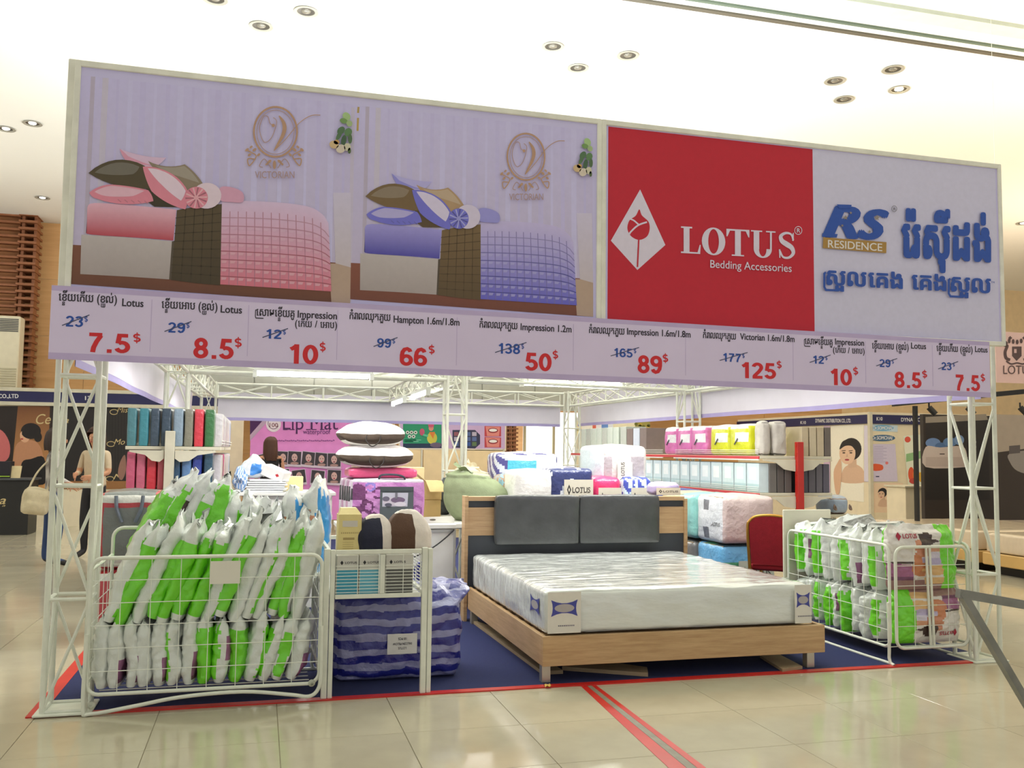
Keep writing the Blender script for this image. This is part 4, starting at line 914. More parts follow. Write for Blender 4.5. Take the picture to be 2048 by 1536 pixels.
# ------------------------------------------------------------------ basket table
tb_ = thing('basket_table', (.69, 5.75, 0.006), 'white steel display table with wire basket rails and a blue striped bag below', 'table')
tx0, tx1, ty0, ty1 = .405, .965, 5.335, 6.24
for x_, y_ in ((tx0, ty0), (tx1, ty0), (tx0, ty1), (tx1, ty1)):
    MB().box(x_ - .036, x_ - .004, y_, y_ + .032, .006, .835, .003).build('post', WHITE_STEEL, tb_); MB().box(x_ + .0, x_ + .026, y_ + .004, y_ + .028, .006, .83, .003).build('post_channel', WHITE_STEEL, tb_)
for z_ in (.815, .565):
    MB().box(tx0 + .03, tx1 - .04, ty0 + .004, ty0 + .026, z_ - .012, z_ + .012, .002).build('rail', WHITE_STEEL, tb_); MB().box(tx0 + .03, tx1 - .04, ty1 + .004, ty1 + .026, z_ - .012, z_ + .012, .002).build('rail', WHITE_STEEL, tb_)
    for x_ in (tx0 - .015, tx1 - .02): MB().box(x_, x_ + .02, ty0 + .034, ty1 - .002, z_ - .012, z_ + .012, .002).build('rail', WHITE_STEEL, tb_)
MB().box(tx0 + .004, tx1 - .042, ty0 + .03, ty1, .558, .570).build('shelf_board', M_FIX, tb_)
xm = .70; MB().box(xm - .014, xm + .014, ty0 + .006, ty0 + .024, .578, .80, .002).build('mullion', WHITE_STEEL, tb_)
for a0, a1 in ((tx0 + .03, xm - .016), (xm + .016, tx1 - .042)):
    for i in range(9): z_ = .588 + i * .0185; MB().tube([(a0, ty0 + .01, z_), (a1, ty0 + .01, z_)], .0019, 5).build('wire', WIRE, tb_, smooth=1)
    for i in range(1, 3): x_ = a0 + (a1 - a0) * i / 2.0 - (a1 - a0) * .0; x_ = min(x_, a1 - .004); MB().tube([(x_, ty0 + .008, .578), (x_, ty0 + .008, .803)], .0022, 5).build('wire', WIRE, tb_, smooth=1)
for i in range(11): z_ = .585 + i * .02; MB().tube([(tx1 - .012, ty0 + .034, z_), (tx1 - .012, ty1, z_)], .0019, 5).build('wire', WIRE, tb_, smooth=1)
for i in range(1, 5): y_ = ty0 + (ty1 - ty0) * i / 5; MB().tube([(tx1 - .014, y_, .578), (tx1 - .014, y_, .803)], .0022, 5).build('wire', WIRE, tb_, smooth=1)
def small_box(x0, x1, c, label):
    o = one('fabric_box', lambda b: b.box(x0, x1, 5.372, 5.66, .5705, .795, .004, col=rgb(214, 212, 202)), BOXM, attr=True, label=label, cat='box', group='branded boxes in the basket table')
    a = Art(lambda x, z, l: (x, 5.372 - l, z)); a.poly([(x0 + .004, .572), (x1 - .004, .572), (x1 - .004, .71), (x0 + .004, .71)], c); cx = x0 + .03
    a.poly([(cx, .765), (cx + .009, .752), (cx, .739), (cx - .009, .752)], BLACKC); a.text(text_geo('LOTUS', .02), cx + .018, .746, cx + .085, rgb(60, 58, 58), h=.012, flip=1); a.build('front_print', PRINT, o, attr=True)
BLACKC = rgb(30, 30, 32)
small_box(.441, .566, rgb(74, 164, 190), 'white box with teal lower half, left of the pair'); small_box(.570, .684, rgb(110, 186, 208), 'white box with light blue lower half, next to the teal one'); small_box(.722, .882, rgb(104, 104, 100), 'white box with grey lower half, at the right of the basket')
o = one('carton', lambda b: (b.box(.452, .585, 5.44, 5.58, .796, 1.02, .002, col=rgb(226, 208, 142)), b.extrude([(.452, 5.44, 1.02), (.585, 5.44, 1.02), (.56, 5.5, 1.055), (.47, 5.5, 1.055)], (0, .08, 0), rgb(220, 202, 136))), BOXM, attr=True, label='tall pale yellow carton on the basket table', cat='carton')
a = Art(lambda x, z, l: (x, 5.44 - l, z)); a.poly([(.475, .95), (.562, .95), (.562, .985), (.475, .985)], rgb(206, 200, 190)); a.poly([(.48, .875), (.545, .875), (.545, .888), (.48, .888)], rgb(176, 152, 96))
for k in range(10): a.line([(.468 + k * .011, .915), (.474 + k * .011, .915)], .008, rgb(178, 158, 104), up=(k == 0))
for k in range(4): a.line([(.478, .862 - k * .012), (.54, .862 - k * .012)], .003, rgb(196, 176, 116), up=(k == 0))
a.build('printed_marks', PRINT, o, attr=True)
def sack_top(q, hw, hd, hh):
    t = (q.z + hh) / (2 * hh)
    if t > .45: k = (t - .45) / .55; q.x *= 1 - .45 * k ** 1.3; q.y *= 1 - .5 * k ** 1.5
    return q
def two_tone(c0, c1_, s): return lambda f, u, v: (c0 if (f == '-y' and u < s) or f == '-x' else c1_)
put(soft(.21, .2, .21, .04, 18, .012, .008, 11, two_tone(rgb(34, 36, 56), rgb(226, 216, 206), .66), sack_top), 'drawstring_bag', CLOTHC, (.672, 5.52, .797), smooth=1.4, label='small navy and white drawstring bag on the basket table', cat='bag', group='drawstring bags on the basket table')
put(soft(.26, .2, .235, .04, 18, .012, .008, 12, two_tone(rgb(92, 66, 50), rgb(232, 222, 212), .62), sack_top), 'drawstring_bag', CLOTHC, (.868, 5.53, .797), smooth=1.4, label='small brown and white drawstring bag on the basket table', cat='bag', group='drawstring bags on the basket table')
# striped woven bag
S1, S2 = rgb(38, 42, 134), rgb(142, 144, 186)
def stripes(f, u, v):
    w = v + .012 * math.sin(u * 5)
    if f == '+z': return S2 if int(u * 12) % 2 else S1
    return S2 if (w * 6.2 + .15) % 1 < .47 else S1
def bag_top(q, hw, hd, hh):
    t = (q.z + hh) / (2 * hh)
    if t > .8 and q.x > 0: k = (t - .8) / .2 * (q.x / hw); q.x += .12 * k; q.y *= 1 - .7 * k
    if t > .85: q.z += .02 * noise.noise(Vector((q.x * 14, q.y * 14, 2)))
    return q
sb = put(soft(.77, .52, .54, .06, 72, .03, .016, 21, stripes, bag_top), 'striped_bag', FILM, (.85, 5.925, .007), smooth=1.3, label='big blue and grey striped woven bag under the basket table', cat='bag')
b = MB(); b.tube(smooth_pts([(.16, 0, .52), (.17, .02, .58), (.19, .02, .63), (.17, .02, .66), (.145, .02, .62), (.155, .01, .55)], 5, False), .018, 8, col=S1); kid(b, 'tied_handle', FILM, sb, 1, True)
a = Art(lambda x, z, l: (x, -.303 - l, z)); x0_, x1_, z0_, z1_ = -.075, .105, .165, .285; a.poly([(x0_, z0_), (x1_, z0_), (x1_, z1_), (x0_, z1_)], rgb(226, 226, 222))
for s_, z_, w_ in (('LOTUS', .182, .05), ('FALCON PILLOW', .208, .115), ('18 PCS', .238, .05)):
    V, F_, bb = text_geo(s_, .02); k = w_ / (bb[1] - bb[0]); a.up(); a.add([a.T(.015 + w_ / 2 - (u[0] - bb[0]) * k, z_ + .024 - u[1] * .02, a.l + dz_(u)) for u in V], F_, rgb(70, 70, 80)); a.l += .0006
kid(a, 'paper_label', PRINT, sb, attr=True)
# ------------------------------------------------------------------ left fabric rack
M_CREAM = mat('rack_cream', rgb(212, 206, 184), 0.45, var=0.08, vscale=9)
RY = 8.6; rackx = at(340, 900, RY).x
rk = thing('display_rack', (rackx, RY + .1, .006), 'cream steel double sided rack full of folded fabric packs on the left', 'rack')
MB().box(rackx - .04, rackx + .04, RY - .05, RY + .01, .006, at(340, 862, RY).z, .003).build('upright', M_CREAM, rk); rk2 = thing('display_rack', (rackx, RY + 1.2, .006), 'farther bay of the cream fabric rack behind the left post', 'rack'); MB().box(rackx - .04, rackx + .04, RY + 2.82, RY + 2.88, .006, 1.55, .003).build('upright', M_CREAM, rk2)
shz = (at(340, 893, RY).z, at(340, 980, RY).z)
xl_, xr_ = at(250, 890, RY).x, at(442, 890, RY).x
for z_ in shz + (.45,):
    MB().box(xl_, xr_, RY + .02, RY + .80, z_ - .03, z_, .003).build('shelf', M_CREAM, rk); MB().box(xl_, xr_, RY + 1.10, RY + 2.82, z_ - .03, z_, .003).build('shelf', M_CREAM, rk2)
    for sg in (-1, 1):
        xe = xl_ + .04 if sg < 0 else xr_ - .04; xi = rackx + sg * .045
        P = [(xi, z_ - .035), (xe, z_ - .035), (xe, z_ - .05), (xi + (xe - xi) * .55, z_ - .075), (xi + (xe - xi) * .35, z_ - .125), (xi + (xe - xi) * .12, z_ - .135), (xi, z_ - .105)]
        MB().extrude([(u, RY - .03, v) for u, v in P], (0, .012, 0)).build('bracket', M_CREAM, rk)
    for dz2 in (.03, .055):
        MB().tube([(xr_ + .006, RY + .03, z_ + dz2), (xr_ + .006, RY + .80, z_ + dz2)], .004, 5).build('edge_wire', WIRE, rk, smooth=1); MB().tube([(xr_ + .006, RY + 1.10, z_ + dz2), (xr_ + .006, RY + 2.82, z_ + dz2)], .004, 5).build('edge_wire', WIRE, rk2, smooth=1)
TOPC = [((253, 272), (84, 138, 148), 'teal'), ((277, 296), (66, 140, 154), 'turquoise'), ((300, 318), (64, 80, 96), 'slate'), ((322, 341), (58, 76, 92), 'dark slate'), ((346, 366), (140, 160, 176), 'silver blue'), ((368, 386), (134, 132, 116), 'olive grey'), ((388, 407), (212, 62, 76), 'red'), ((409, 428), (56, 112, 64), 'green')]
LOWC = [((255, 273), (200, 92, 122), 'rose'), ((275, 293), (204, 104, 130), 'pink'), ((296, 315), (212, 58, 72), 'scarlet'), ((317, 331), (202, 92, 104), 'coral'), ((349, 363), (54, 84, 112), 'steel blue'), ((366, 385), (96, 134, 180), 'light blue'), ((387, 406), (50, 66, 148), 'royal blue'), ((410, 428), (46, 78, 100), 'petrol')]
def pack(x0, x1, y0, y1, z0, z1, c, label, group, seed, r=.012, m=None, cap=None, crump=.003, n=10, name='fabric_pack', cat='pack'):
    b = soft(x1 - x0, y1 - y0, z1 - z0, min(r, (x1 - x0) * .4, (y1 - y0) * .4), n, .004, crump, seed, (cap or (lambda f, u, v: c)))
    return put(b, name, m or FILM, ((x0 + x1) / 2, (y0 + y1) / 2, z0), smooth=.8, label=label, cat=cat, group=group)
for row, (lst, z_) in enumerate(((TOPC, shz[0]), (LOWC, shz[1]))):
    for i, ((a_, b_), c, nm) in enumerate(lst):
        q0, q1 = at(a_, 850, RY), at(b_, 850, RY); pack(q0.x, q1.x, RY + .03, RY + .33, z_ + .001, z_ + .335, rgb(*c), '%s fabric pack standing on the %s shelf end of the left rack' % (nm, ('upper', 'lower')[row]), 'folded fabric packs on the left rack', 300 + row * 20 + i)
    sw = ['white', 'lilac white', 'white', 'greyish white', 'white', 'cream', 'white', 'pale blue', 'steel blue']
    wc = [(222, 214, 220), (206, 190, 206), (226, 220, 222), (200, 192, 200), (228, 226, 222), (222, 216, 202), (230, 230, 230), (168, 196, 222), (74, 122, 152)]
    if row: wc[2] = (206, 80, 130); sw[2] = 'magenta'; wc[1] = (158, 126, 130); sw[1] = 'mauve'
    for i in range(9):
        y0 = RY + .36 + i * .22 if i < 2 else RY + 1.12 + (i - 2) * .238
        pack(xr_ - .30, xr_ - .005, y0, y0 + .20, z_ + .001, z_ + .31, rgb(*wc[i]), '%s fabric pack, %s along the %s side shelf of left rack' % (sw[i], ORDN[i], ('upper', 'lower')[row]), 'folded fabric packs on the left rack', 340 + row * 20 + i, cap=lambda f, u, v, c=rgb(*wc[i]): (rgb(228, 226, 222) if f in ('+x',) and (u < .2 or u > .8 or v > .85) else c))
# zipped duvet bags on the floor, left
def duvet_bag(x0, x1, y0, y1, z0, z1, body, edge, label, seed, group, handles=True, m=None, n=16):
    def cf(f, u, v):
        if f in ('-y', '+y', '-x', '+x') and (v > .88 or v < .10): return edge
        if f == '-y' and (u < .06 or u > .94): return edge
        return body(f, u, v) if callable(body) else body
    o = put(soft(x1 - x0, y1 - y0, z1 - z0, .05, n, .025, .006, seed, cf), 'duvet_bag', m or FILM, ((x0 + x1) / 2, (y0 + y1) / 2, z0), smooth=1.1, label=label, cat='bag', group=group)
    if handles:
        w, h, dd = x1 - x0, z1 - z0, (y1 - y0) / 2 + .02
        for sg in (-1, 1): kid(MB().tube(smooth_pts([(sg * w * .2, -dd, h * .97), (sg * w * .18, -dd - .012, h * .8), (sg * w * .10, -dd - .016, h * .62)], 5, False), .014, 6, col=rgb(96, 104, 116)), 'strap', FILM, o, 1, True)
    return o
q = at(192, 1000, 7.2); q2 = at(312, 1000, 7.2)
duvet_bag(q.x, q2.x + .05, 7.2, 7.75, .007, .50, rgb(186, 60, 66), rgb(222, 220, 214), 'red and white duvet bag at the bottom behind the left pillow cage', 381, 'duvet bags behind the left cage', False)
duvet_bag(q.x, q2.x + .05, 7.2, 7.75, .52, 1.06, lambda f, u, v: rgb(112, 116, 112) if .1 < u < .9 and v < .82 else rgb(176, 52, 58), rgb(206, 204, 196), 'grey duvet bag with red border and two straps behind the left pillow cage', 382, 'duvet bags behind the left cage')
# ------------------------------------------------------------------ counter with odds and ends
CY = 8.35
M_WHITEL = mat('white_laminate', rgb(230, 230, 222), 0.4)
ct = thing('sales_counter', (.2, CY + .3, .006), 'white sales counter behind the pillow cage with papers and bags on it', 'counter')
cz = at(560, 985, CY).z; cx0, cx1 = at(478, 985, CY).x, at(672, 985, CY).x
MB().box(cx0, cx1, CY, CY + .6, cz - .03, cz, .004).build('top', M_WHITEL, ct); MB().box(cx0 + .03, cx1 - .03, CY + .03, CY + .57, .006, cz - .03, .003).build('body', M_WHITEL, ct)
for i in range(6):
    b = soft(.34, .26, .016, .004, 5, 0, .002, 390 + i); put(b, 'flat_packet', mat('packet_white', rgb(220, 222, 224), 0.3), (cx0 + .22 + (i % 2) * .02, CY + .16 + i * .01, cz + .001 + i * .0185), (0, 0, (i - 3) * .05), smooth=.8, attr=False, label='flat white packet, %s from the bottom of the pile on the counter' % ORDN[i], cat='packet', group='pile of flat packets on the counter')
def crumple(w, d, h, seed, c, name, loc, label, cat, rot=(0, 0, 0), m=None):
    return put(soft(w, d, h, min(w, d, h) * .35, 16, .02, .028, seed, c if callable(c) else (lambda f, u, v: c), sack_top), name, m or FILM, loc, rot, 1.3, label=label, cat=cat)
p = at(512, 958, CY + .3); crumple(.17, .16, .20, 401, lambda f, u, v: rgb(60, 130, 206) if f == '-y' and .3 < u and .1 < v < .6 else rgb(226, 230, 236), 'plastic_bag', (p.x - .02, CY + .32, cz + .115), 'crumpled white plastic bag with blue patch on the counter', 'bag')
p = at(548, 968, CY + .25); b = MB().box(-.11, .11, -.07, .07, 0, .10, .006, col=rgb(232, 228, 226)); o = put(b, 'gift_box', BOXM, (p.x, CY + .2, cz + .115), (0, .35, -.5), None, label='white box with a red mark tilted on the counter pile', cat='box')
kid(Art(lambda x, z, l: (x, -.0702 - l, z)).poly([(.03, .05), (.05, .035), (.07, .05), (.05, .065)], rgb(196, 40, 50)), 'red_mark', PRINT, o, attr=True)
p = at(586, 963, CY + .4); one('small_carton', lambda b: b.box(p.x - .09, p.x + .09, CY + .36, CY + .5, cz + .001, cz + .13, .003, col=rgb(226, 206, 150)), BOXM, attr=True, label='small tan carton at the right of the counter pile', cat='carton')
p = at(474, 945, CY + .1); crumple(.085, .09, .22, 403, lambda f, u, v: rgb(110, 150, 206) if (int(u * 7) + int(v * 7)) % 2 else rgb(206, 216, 232), 'foil_pack', (p.x + .03, CY + .1, cz + .001), 'shiny light blue foil pack at the left of the counter', 'pack')
# ------------------------------------------------------------------ white cabinet with bedding packs
W7 = 7.7
cab = thing('low_cabinet', (1.2, W7 + .25, .006), 'white low cabinet with grey aluminium edges left of the headboard', 'cabinet')
M_ALU = mat('aluminium', rgb(190, 192, 188), 0.35, metal=0.5)
for xa, xb in ((.66, 1.35), (1.37, 1.60)):
    MB().box(xa, xb, W7 + .004, W7 + .012, .03, .735).build('panel', M_WHITEL, cab)
MB().box(.66, 1.60, W7 + .013, W7 + .5, .006, .735).build('body', M_WHITEL, cab)
for x_ in (.645, 1.335, 1.363, 1.60): MB().box(x_, x_ + .022, W7 - .004, W7 + .012, .006, .74, .002).build('edge_profile', M_ALU, cab)
for z_ in (.018, .72): MB().box(.667, 1.335, W7 - .002, W7 + .011, z_ - .012, z_ + .012, .001).build('edge_profile', M_ALU, cab); MB().box(1.385, 1.60, W7 - .002, W7 + .011, z_ - .012, z_ + .012, .001).build('edge_profile', M_ALU, cab)
MB().box(.64, 1.625, W7 - .01, W7 + .52, .74, .775, .003).build('top', M_WHITEL, cab)
b = MB(); P = [(-.17, 0), (.17, 0), (.17, .035), (.15, .055), (-.10, .05), (-.17, .04)]
b.extrude([(1.47 + u, W7 + .16, .776 + v) for u, v in P], (0, .012, 0)); o = b.build('tray_board', M_WHITEL, label='white board with a hand hole leaning on the low cabinet', cat='board'); Art(lambda x, z, l: (x, W7 + .16 - l, z)).ell(1.45, .803, .028, .008, rgb(110, 104, 92)).build('hand_hole', PRINT, o, attr=True)
p0, p1 = Vector((1.60, W7 - .03, .735)), Vector((1.24, W7 - .03, .50)); MB().tube(smooth_pts([tuple(p0), (1.52, W7 - .03, .66), (1.40, W7 - .03, .575), tuple(p1)], 6, False), .006, 6).build('cable', BLACK, smooth=1, label='thin black cable hanging across the low cabinet front', cat='cable')
VI, VI2, VI3 = rgb(206, 142, 200), rgb(112, 56, 104), rgb(140, 122, 196)
def violet(f, u, v):
    if f != '-y':
        if f == '-x': return rgb(60, 60, 66) if .55 < v < .8 else rgb(206, 196, 206)
        return rgb(206, 190, 206) if f == '+z' else VI
    R = lambda cx, cy, r0, r1, a=1.0: r0 < math.hypot((u - cx) * 1.55, v - cy) < r1 and (math.atan2(v - cy, u - cx) * 1.0 > -2.2)
    if v > .93: return rgb(200, 190, 200)
    if math.hypot((u - .08) * 1.55, v - .72) < .18 or R(.07, .5, .10, .2): return VI2
    if R(.25, .84, .06, .11): return VI3
    for cx, cy in ((.36, .70), (.22, .40), (.17, .22), (.9, .30), (.30, .15)):
        if R(cx, cy, .08, .135): return VI2 if cx < .8 else rgb(150, 84, 146)
    return VI if (u + v) % .5 > .1 else rgb(190, 120, 186)
for i in range(6):
    y0 = W7 + .02 + i * .078; dx = -.012 * i
    b = soft(.60, .07, .375, .02, 44 if i == 0 else 12, .01, .003, 410 + i, violet if i == 0 else (lambda f, u, v, i=i: rgb(70, 70, 74) if f == '-x' and .5 < v < .8 else (rgb(214, 200, 214) if i % 2 else rgb(190, 150, 176))))
    o = put(b, 'bedding_pack', FILM, (1.045 + dx, y0 + .035, .776), smooth=.9, label=('violet swirl bedding pack with a grey picture card, front of its row' if i == 0 else 'bedding pack standing behind the violet swirl one, %s in the row' % ORDN[i]), cat='pack', group='bedding packs in a row on the low cabinet')
    if i == 0:
        a = Art(lambda x, z, l: (x, -.047 - l, z)); a.poly([(-.07, .012), (.21, .012), (.21, .315), (-.07, .315)], rgb(88, 96, 98)); a.poly([(-.05, .15), (.16, .15), (.165, .265), (-.05, .265)], rgb(196, 194, 206))
        a.ell(.03, .19, .075, .035, rgb(206, 196, 206)); a.ell(.08, .205, .06, .025, rgb(120, 100, 126)); a.ell(-.02, .215, .03, .02, rgb(110, 104, 120)); a.ell(.1, .17, .05, .02, rgb(220, 212, 220)); a.ell(.0, .165, .03, .015, rgb(90, 90, 104)); a.poly([(.055, .215), (.075, .215), (.075, .265), (.055, .265)], rgb(120, 118, 128))
        a.poly([(-.07, .28), (.21, .28), (.21, .315), (-.07, .315)], rgb(74, 82, 84)); kid(a, 'picture_card', PRINT, o, attr=True, label='grey picture card')
        kid(MB().tube(smooth_pts([(-.08, -.02, .375), (-.06, -.03, .41), (.05, -.035, .415), (.12, -.03, .40), (.14, -.02, .375)], 5, False), .009, 6, col=rgb(60, 66, 74)), 'handle', FILM, o, 1, True)
pz = 1.157
pack(.72, 1.30, W7 + .08, W7 + .5, pz + .004, pz + .085, rgb(226, 86, 132), 'flat hot pink bedding pack lying on the violet packs', None, 421, r=.03, name='bedding_pack', n=14)
def pillow_lay(z, x0, x1, seed, label):
    w, h = x1 - x0, .185
    def tp(q, hw, hd, hh):
        k = (abs(q.x) / hw) ** 3; q.z = q.z * (1 - .42 * k) + hh * .10 * k; return q
    o = put(soft(w, .48, h, .06, 22, .03, .007, seed, lambda f, u, v: rgb(84, 70, 58) if f in ('-y', '-x', '+x') and v < .56 else rgb(244, 240, 234), tp), 'pillow_pack', CLOTHC, ((x0 + x1) / 2, W7 + .30, z), smooth=1.2, label=label, cat='pillow', group='brown and white pillows on the bedding stack')
    kid(MB().tube(smooth_pts([(-.06, -.262, .10), (-.07, -.275, .05), (-.02, -.28, .0), (.04, -.275, .04), (.05, -.262, .10)], 5, False), .005, 6, col=rgb(50, 44, 40)), 'cord_handle', CLOTHC, o, 1, True)
pillow_lay(pz + .088, .66, 1.25, 431, 'brown and white pillow pack, lower one on the pink bedding pack'); pillow_lay(pz + .268, .66, 1.18, 432, 'white topped pillow pack, upper one of the stack')
# ------------------------------------------------------------------ cartons and sacks
def carton(x0, x1, y0, y1, z0, z1, label, flaps=False, c=rgb(206, 174, 116)):
    t = thing('carton', ((x0 + x1) / 2, (y0 + y1) / 2, z0), label, 'carton', 'brown cartons behind the low cabinet')
    MB().box(x0, x1, y0, y1, z0, z1, .003, col=c).build('body', BOXM, t, attr=True)
    if flaps:
        for a, b_ in (((x0, y0, z1), (x1, y0, z1)),): MB().extrude([a, b_, (b_[0] + .02, b_[1] - .13, b_[2] - .10), (a[0] + .02, a[1] - .13, a[2] - .10)], (0, 0, .004), col=rgb(216, 186, 130)).build('flap', BOXM, t, attr=True)
        MB().extrude([(x0, y0, z1), (x0, y1, z1), (x0 - .10, y1, z1 + .08), (x0 - .10, y0, z1 + .08)], (.004, 0, 0), col=rgb(222, 194, 140)).build('flap', BOXM, t, attr=True)
    return t
gt = thing('goods_table', (2.6, 8.5, .006), 'plain low table behind the headboard carrying bagged bedding', 'table')
MB().box(1.50, 3.66, 7.95, 9.35, .72, .76, .003).build('top', M_WHITEL, gt)
for x_, y_ in ((1.54, 7.99), (3.58, 7.99), (1.54, 9.27), (3.58, 9.27)): MB().box(x_, x_ + .04, y_, y_ + .04, .006, .72).build('leg', M_ALU, gt)
Y9 = 8.75
p, q = at(848, 1030, Y9), at(882, 998, Y9); carton(p.x, q.x, Y9, Y9 + .25, .762, max(.9, q.z - .01), 'closed brown carton left of the green sack'); pp = q
p, q = at(851, 998, Y9), at(884, 962, Y9); carton(p.x, q.x, Y9 + .01, Y9 + .24, max(.9, pp.z - .01) + .002, q.z, 'open brown carton with flaps on the closed one', True)
p, q = at(795, 950, 9.3), at(842, 934, 9.3); carton(p.x, q.x, 9.1, 9.32, .95, q.z, 'pale carton behind the violet bedding pack', False, rgb(232, 214, 168)); MB().box(p.x - .02, q.x + .02, 9.06, 9.34, .006, .949, .004).build('storage_crate', M_WHITEL, label='white crate under the pale carton behind the bedding packs', cat='crate')
p, q = at(878, 1030, 8.9), at(908, 962, 8.9); crumple(q.x - p.x + .03, .18, q.z - .765, 441, rgb(36, 42, 48), 'rubbish_bag', ((p.x + q.x) / 2 + .01, 9.1, .762), 'shiny black plastic bag beside the green sack', 'bag')
def sack(cx, cy, z0, rx, ry, h, c, seed, label, neck=(-.35, .0), mm=None):
    b = MB(); so = Vector((seed, 0, seed))
    def fn(u, v):
        th = 2 * PI * u; t = v
        if t < .82: k = math.sin(PI * (.10 + .80 * t / .82)) ** .42; r = k; z = h * t / .82 * .92; ox = 0
        else: k2 = (t - .82) / .18; r = .62 * max(0.0, 1 - 1.6 * k2) ** 1.3 + .09 + (.20 * max(0, k2 - .5) * 2); z = h * (.92 + .13 * k2); 
        w = 1 + .06 * noise.noise(Vector((math.cos(th) * 2, math.sin(th) * 2, t * 3)) + so) + (.35 * math.cos(th * 9 + seed) * max(0, t - .62))
        ox = neck[0] * max(0, t - .5) * 2 * rx; oy = neck[1] * max(0, t - .5) * rx
        z += (.05 * math.sin(th * 3) - .10 * math.cos(th)) * max(0, t - .75) * 2
        return (cx + ox + rx * r * w * math.cos(th), cy + oy + ry * r * w * math.sin(th), z0 + z)
    b.grid(fn, 44, 34, wrap=True); b.col = c; b.c = [c] * len(b.f); b.f.append(tuple(range(43, -1, -1))); b.m.append(0); b.c.append(c)
    o = b.build('tied_sack', mm or CLOTHC, attr=True, smooth=2.0, label=label, cat='sack'); 
    tz = z0 + h * .95; tx = cx + neck[0] * .42 * 2 * rx; MB().tube([(tx + .055 * math.cos(a_ * PI / 8), cy + .055 * math.sin(a_ * PI / 8), tz + .02) for a_ in range(16)], .010, 5, closed=True, col=mix(c, (1, 1, 1), .2)).build('tie', CLOTHC, o, attr=True)
    return o
sack(1.95, 8.35, .762, .31, .27, .44, rgb(146, 158, 122), 3, 'large olive green tied sack behind the oak headboard', (-.40, 0))
sack(2.03, 9.05, .762, .24, .2, .47, rgb(236, 226, 198), 7, 'cream sack behind the green one', (.2, 0))
# ------------------------------------------------------------------ bagged bedding behind the headboard
def brand_card(o, x0, x1, z0, z1, y, c=rgb(214, 210, 192), k=1.0, frac=1.0):
    a = Art(lambda x, z, l: (x, y - l, z)); a.poly([(x0, z0), (x1, z0), (x1, z1), (x0, z1)], c); w, h = x1 - x0, z1 - z0; cx, cz_ = x0 + w * .17, z0 + h * .5
    a.poly([(cx, cz_ + h * .26), (cx + w * .07, cz_), (cx, cz_ - h * .26), (cx - w * .07, cz_)], BLACKC); a.poly([(cx, cz_ + h * .12), (cx + w * .03, cz_), (cx, cz_ - h * .12), (cx - w * .03, cz_)], c)
    serif_mini(a, x0 + w * .28, cz_ - h * .13, w * .62, h * .26); kid(a, 'brand_card', PRINT, o, attr=True, label='card with kite emblem and lettering')
def serif_mini(a, x, y, w, h, col=None):
    col = col or rgb(66, 62, 58); V, F_, bb = text_geo('LOTUS', .012); a.up(); k = w / (bb[1] - bb[0]); a.add([a.T(x + (u[0] - bb[0]) * k, y + u[1] / max(.1, bb[3]) * h, a.l + dz_(u)) for u in V], F_, col); a.l += .0006
    for i in range(5): a.line([(x + w * (.02 + i * .2), y), (x + w * (.14 + i * .2), y)], h * .10, col, up=(i == 0))
def blob(c0, c1_, sc, th=.05, seed=0): return lambda f, u, v: c1_ if noise.noise(Vector((u * sc, v * sc, seed + hash(f) % 7))) > th else c0
GB = 'bagged bedding behind the headboard'
def bagpack(pxl, pyt, pxr, pyb, Y, dep, cf, label, seed, card=None, z0=None, n=22, puff=.02):
    a_, b_ = at(pxl, pyb, Y), at(pxr, pyt, Y); z = a_.z if z0 is None else z0
    o = put(soft(b_.x - a_.x, dep, b_.z - z, .04, n, puff, .006, seed, cf if callable(cf) else (lambda f, u, v: cf)), 'bedding_bag', FILM, ((a_.x + b_.x) / 2, Y + dep / 2, z), smooth=1.1, label=label, cat='bag', group=GB)
    if card: w, h = b_.x - a_.x, b_.z - z; brand_card(o, -w / 2 + w * card[0], -w / 2 + w * card[1], h * card[2], h * card[3], -dep / 2 - puff - .010)
    return o
AQ = lambda f, u, v: (rgb(90, 200, 226) if .25 < v < .8 and u < .62 else rgb(226, 240, 244)) if f == '-y' and u > .2 else (rgb(88, 84, 150) if (u * 6 + v * 5) % 2 < 1 else rgb(220, 224, 234))
bagpack(992, 908, 1116, 956, 8.95, .38, AQ, 'aqua blue striped comforter bag at the back of the pile', 501, z0=.99)
bagpack(1000, 952, 1040, 992, 8.6, .3, blob(rgb(150, 190, 206), rgb(170, 140, 110), 6, 0, 3), 'pale blue and brown patterned bedding bag beside the green sack', 502, z0=.762)
bagpack(1032, 942, 1108, 992, 7.98, .42, lambda f, u, v: rgb(238, 238, 234) if v > .5 or u > .8 else rgb(214, 228, 222), 'white frosted bedding bag behind the left headboard cushion', 503, z0=.762)
bagpack(1100, 938, 1186, 992, 7.97, .40, blob(rgb(52, 62, 112), rgb(224, 230, 236), 5, .22, 9), 'navy and white patterned bedding bag with brand card', 504, (.30, .98, .42, .80), z0=.762)
bagpack(1188, 956, 1242, 992, 7.96, .34, lambda f, u, v: rgb(232, 62, 116), 'hot pink bedding bag with cream brand card', 505, (.12, .98, .35, .78), z0=.762)
bagpack(1245, 956, 1304, 992, 7.96, .34, blob(rgb(72, 86, 178), rgb(206, 226, 232), 6, .02, 4), 'blue and white geometric bedding bag with brand card', 506, (.25, .98, .35, .78), z0=.762)
def GW(f, u, v):
    if f == '-x': return rgb(224, 236, 242)
    if f == '-y': return rgb(178, 170, 176) if u > .62 and v < .75 and u < .92 or u < .2 and v < .75 else rgb(212, 208, 206)
    return rgb(240, 240, 238)
o = bagpack(1206, 893, 1294, 956, 8.05, .66, GW, 'large white and grey comforter bag with sideways brand label on top of the pile', 507, z0=1.09, n=26)
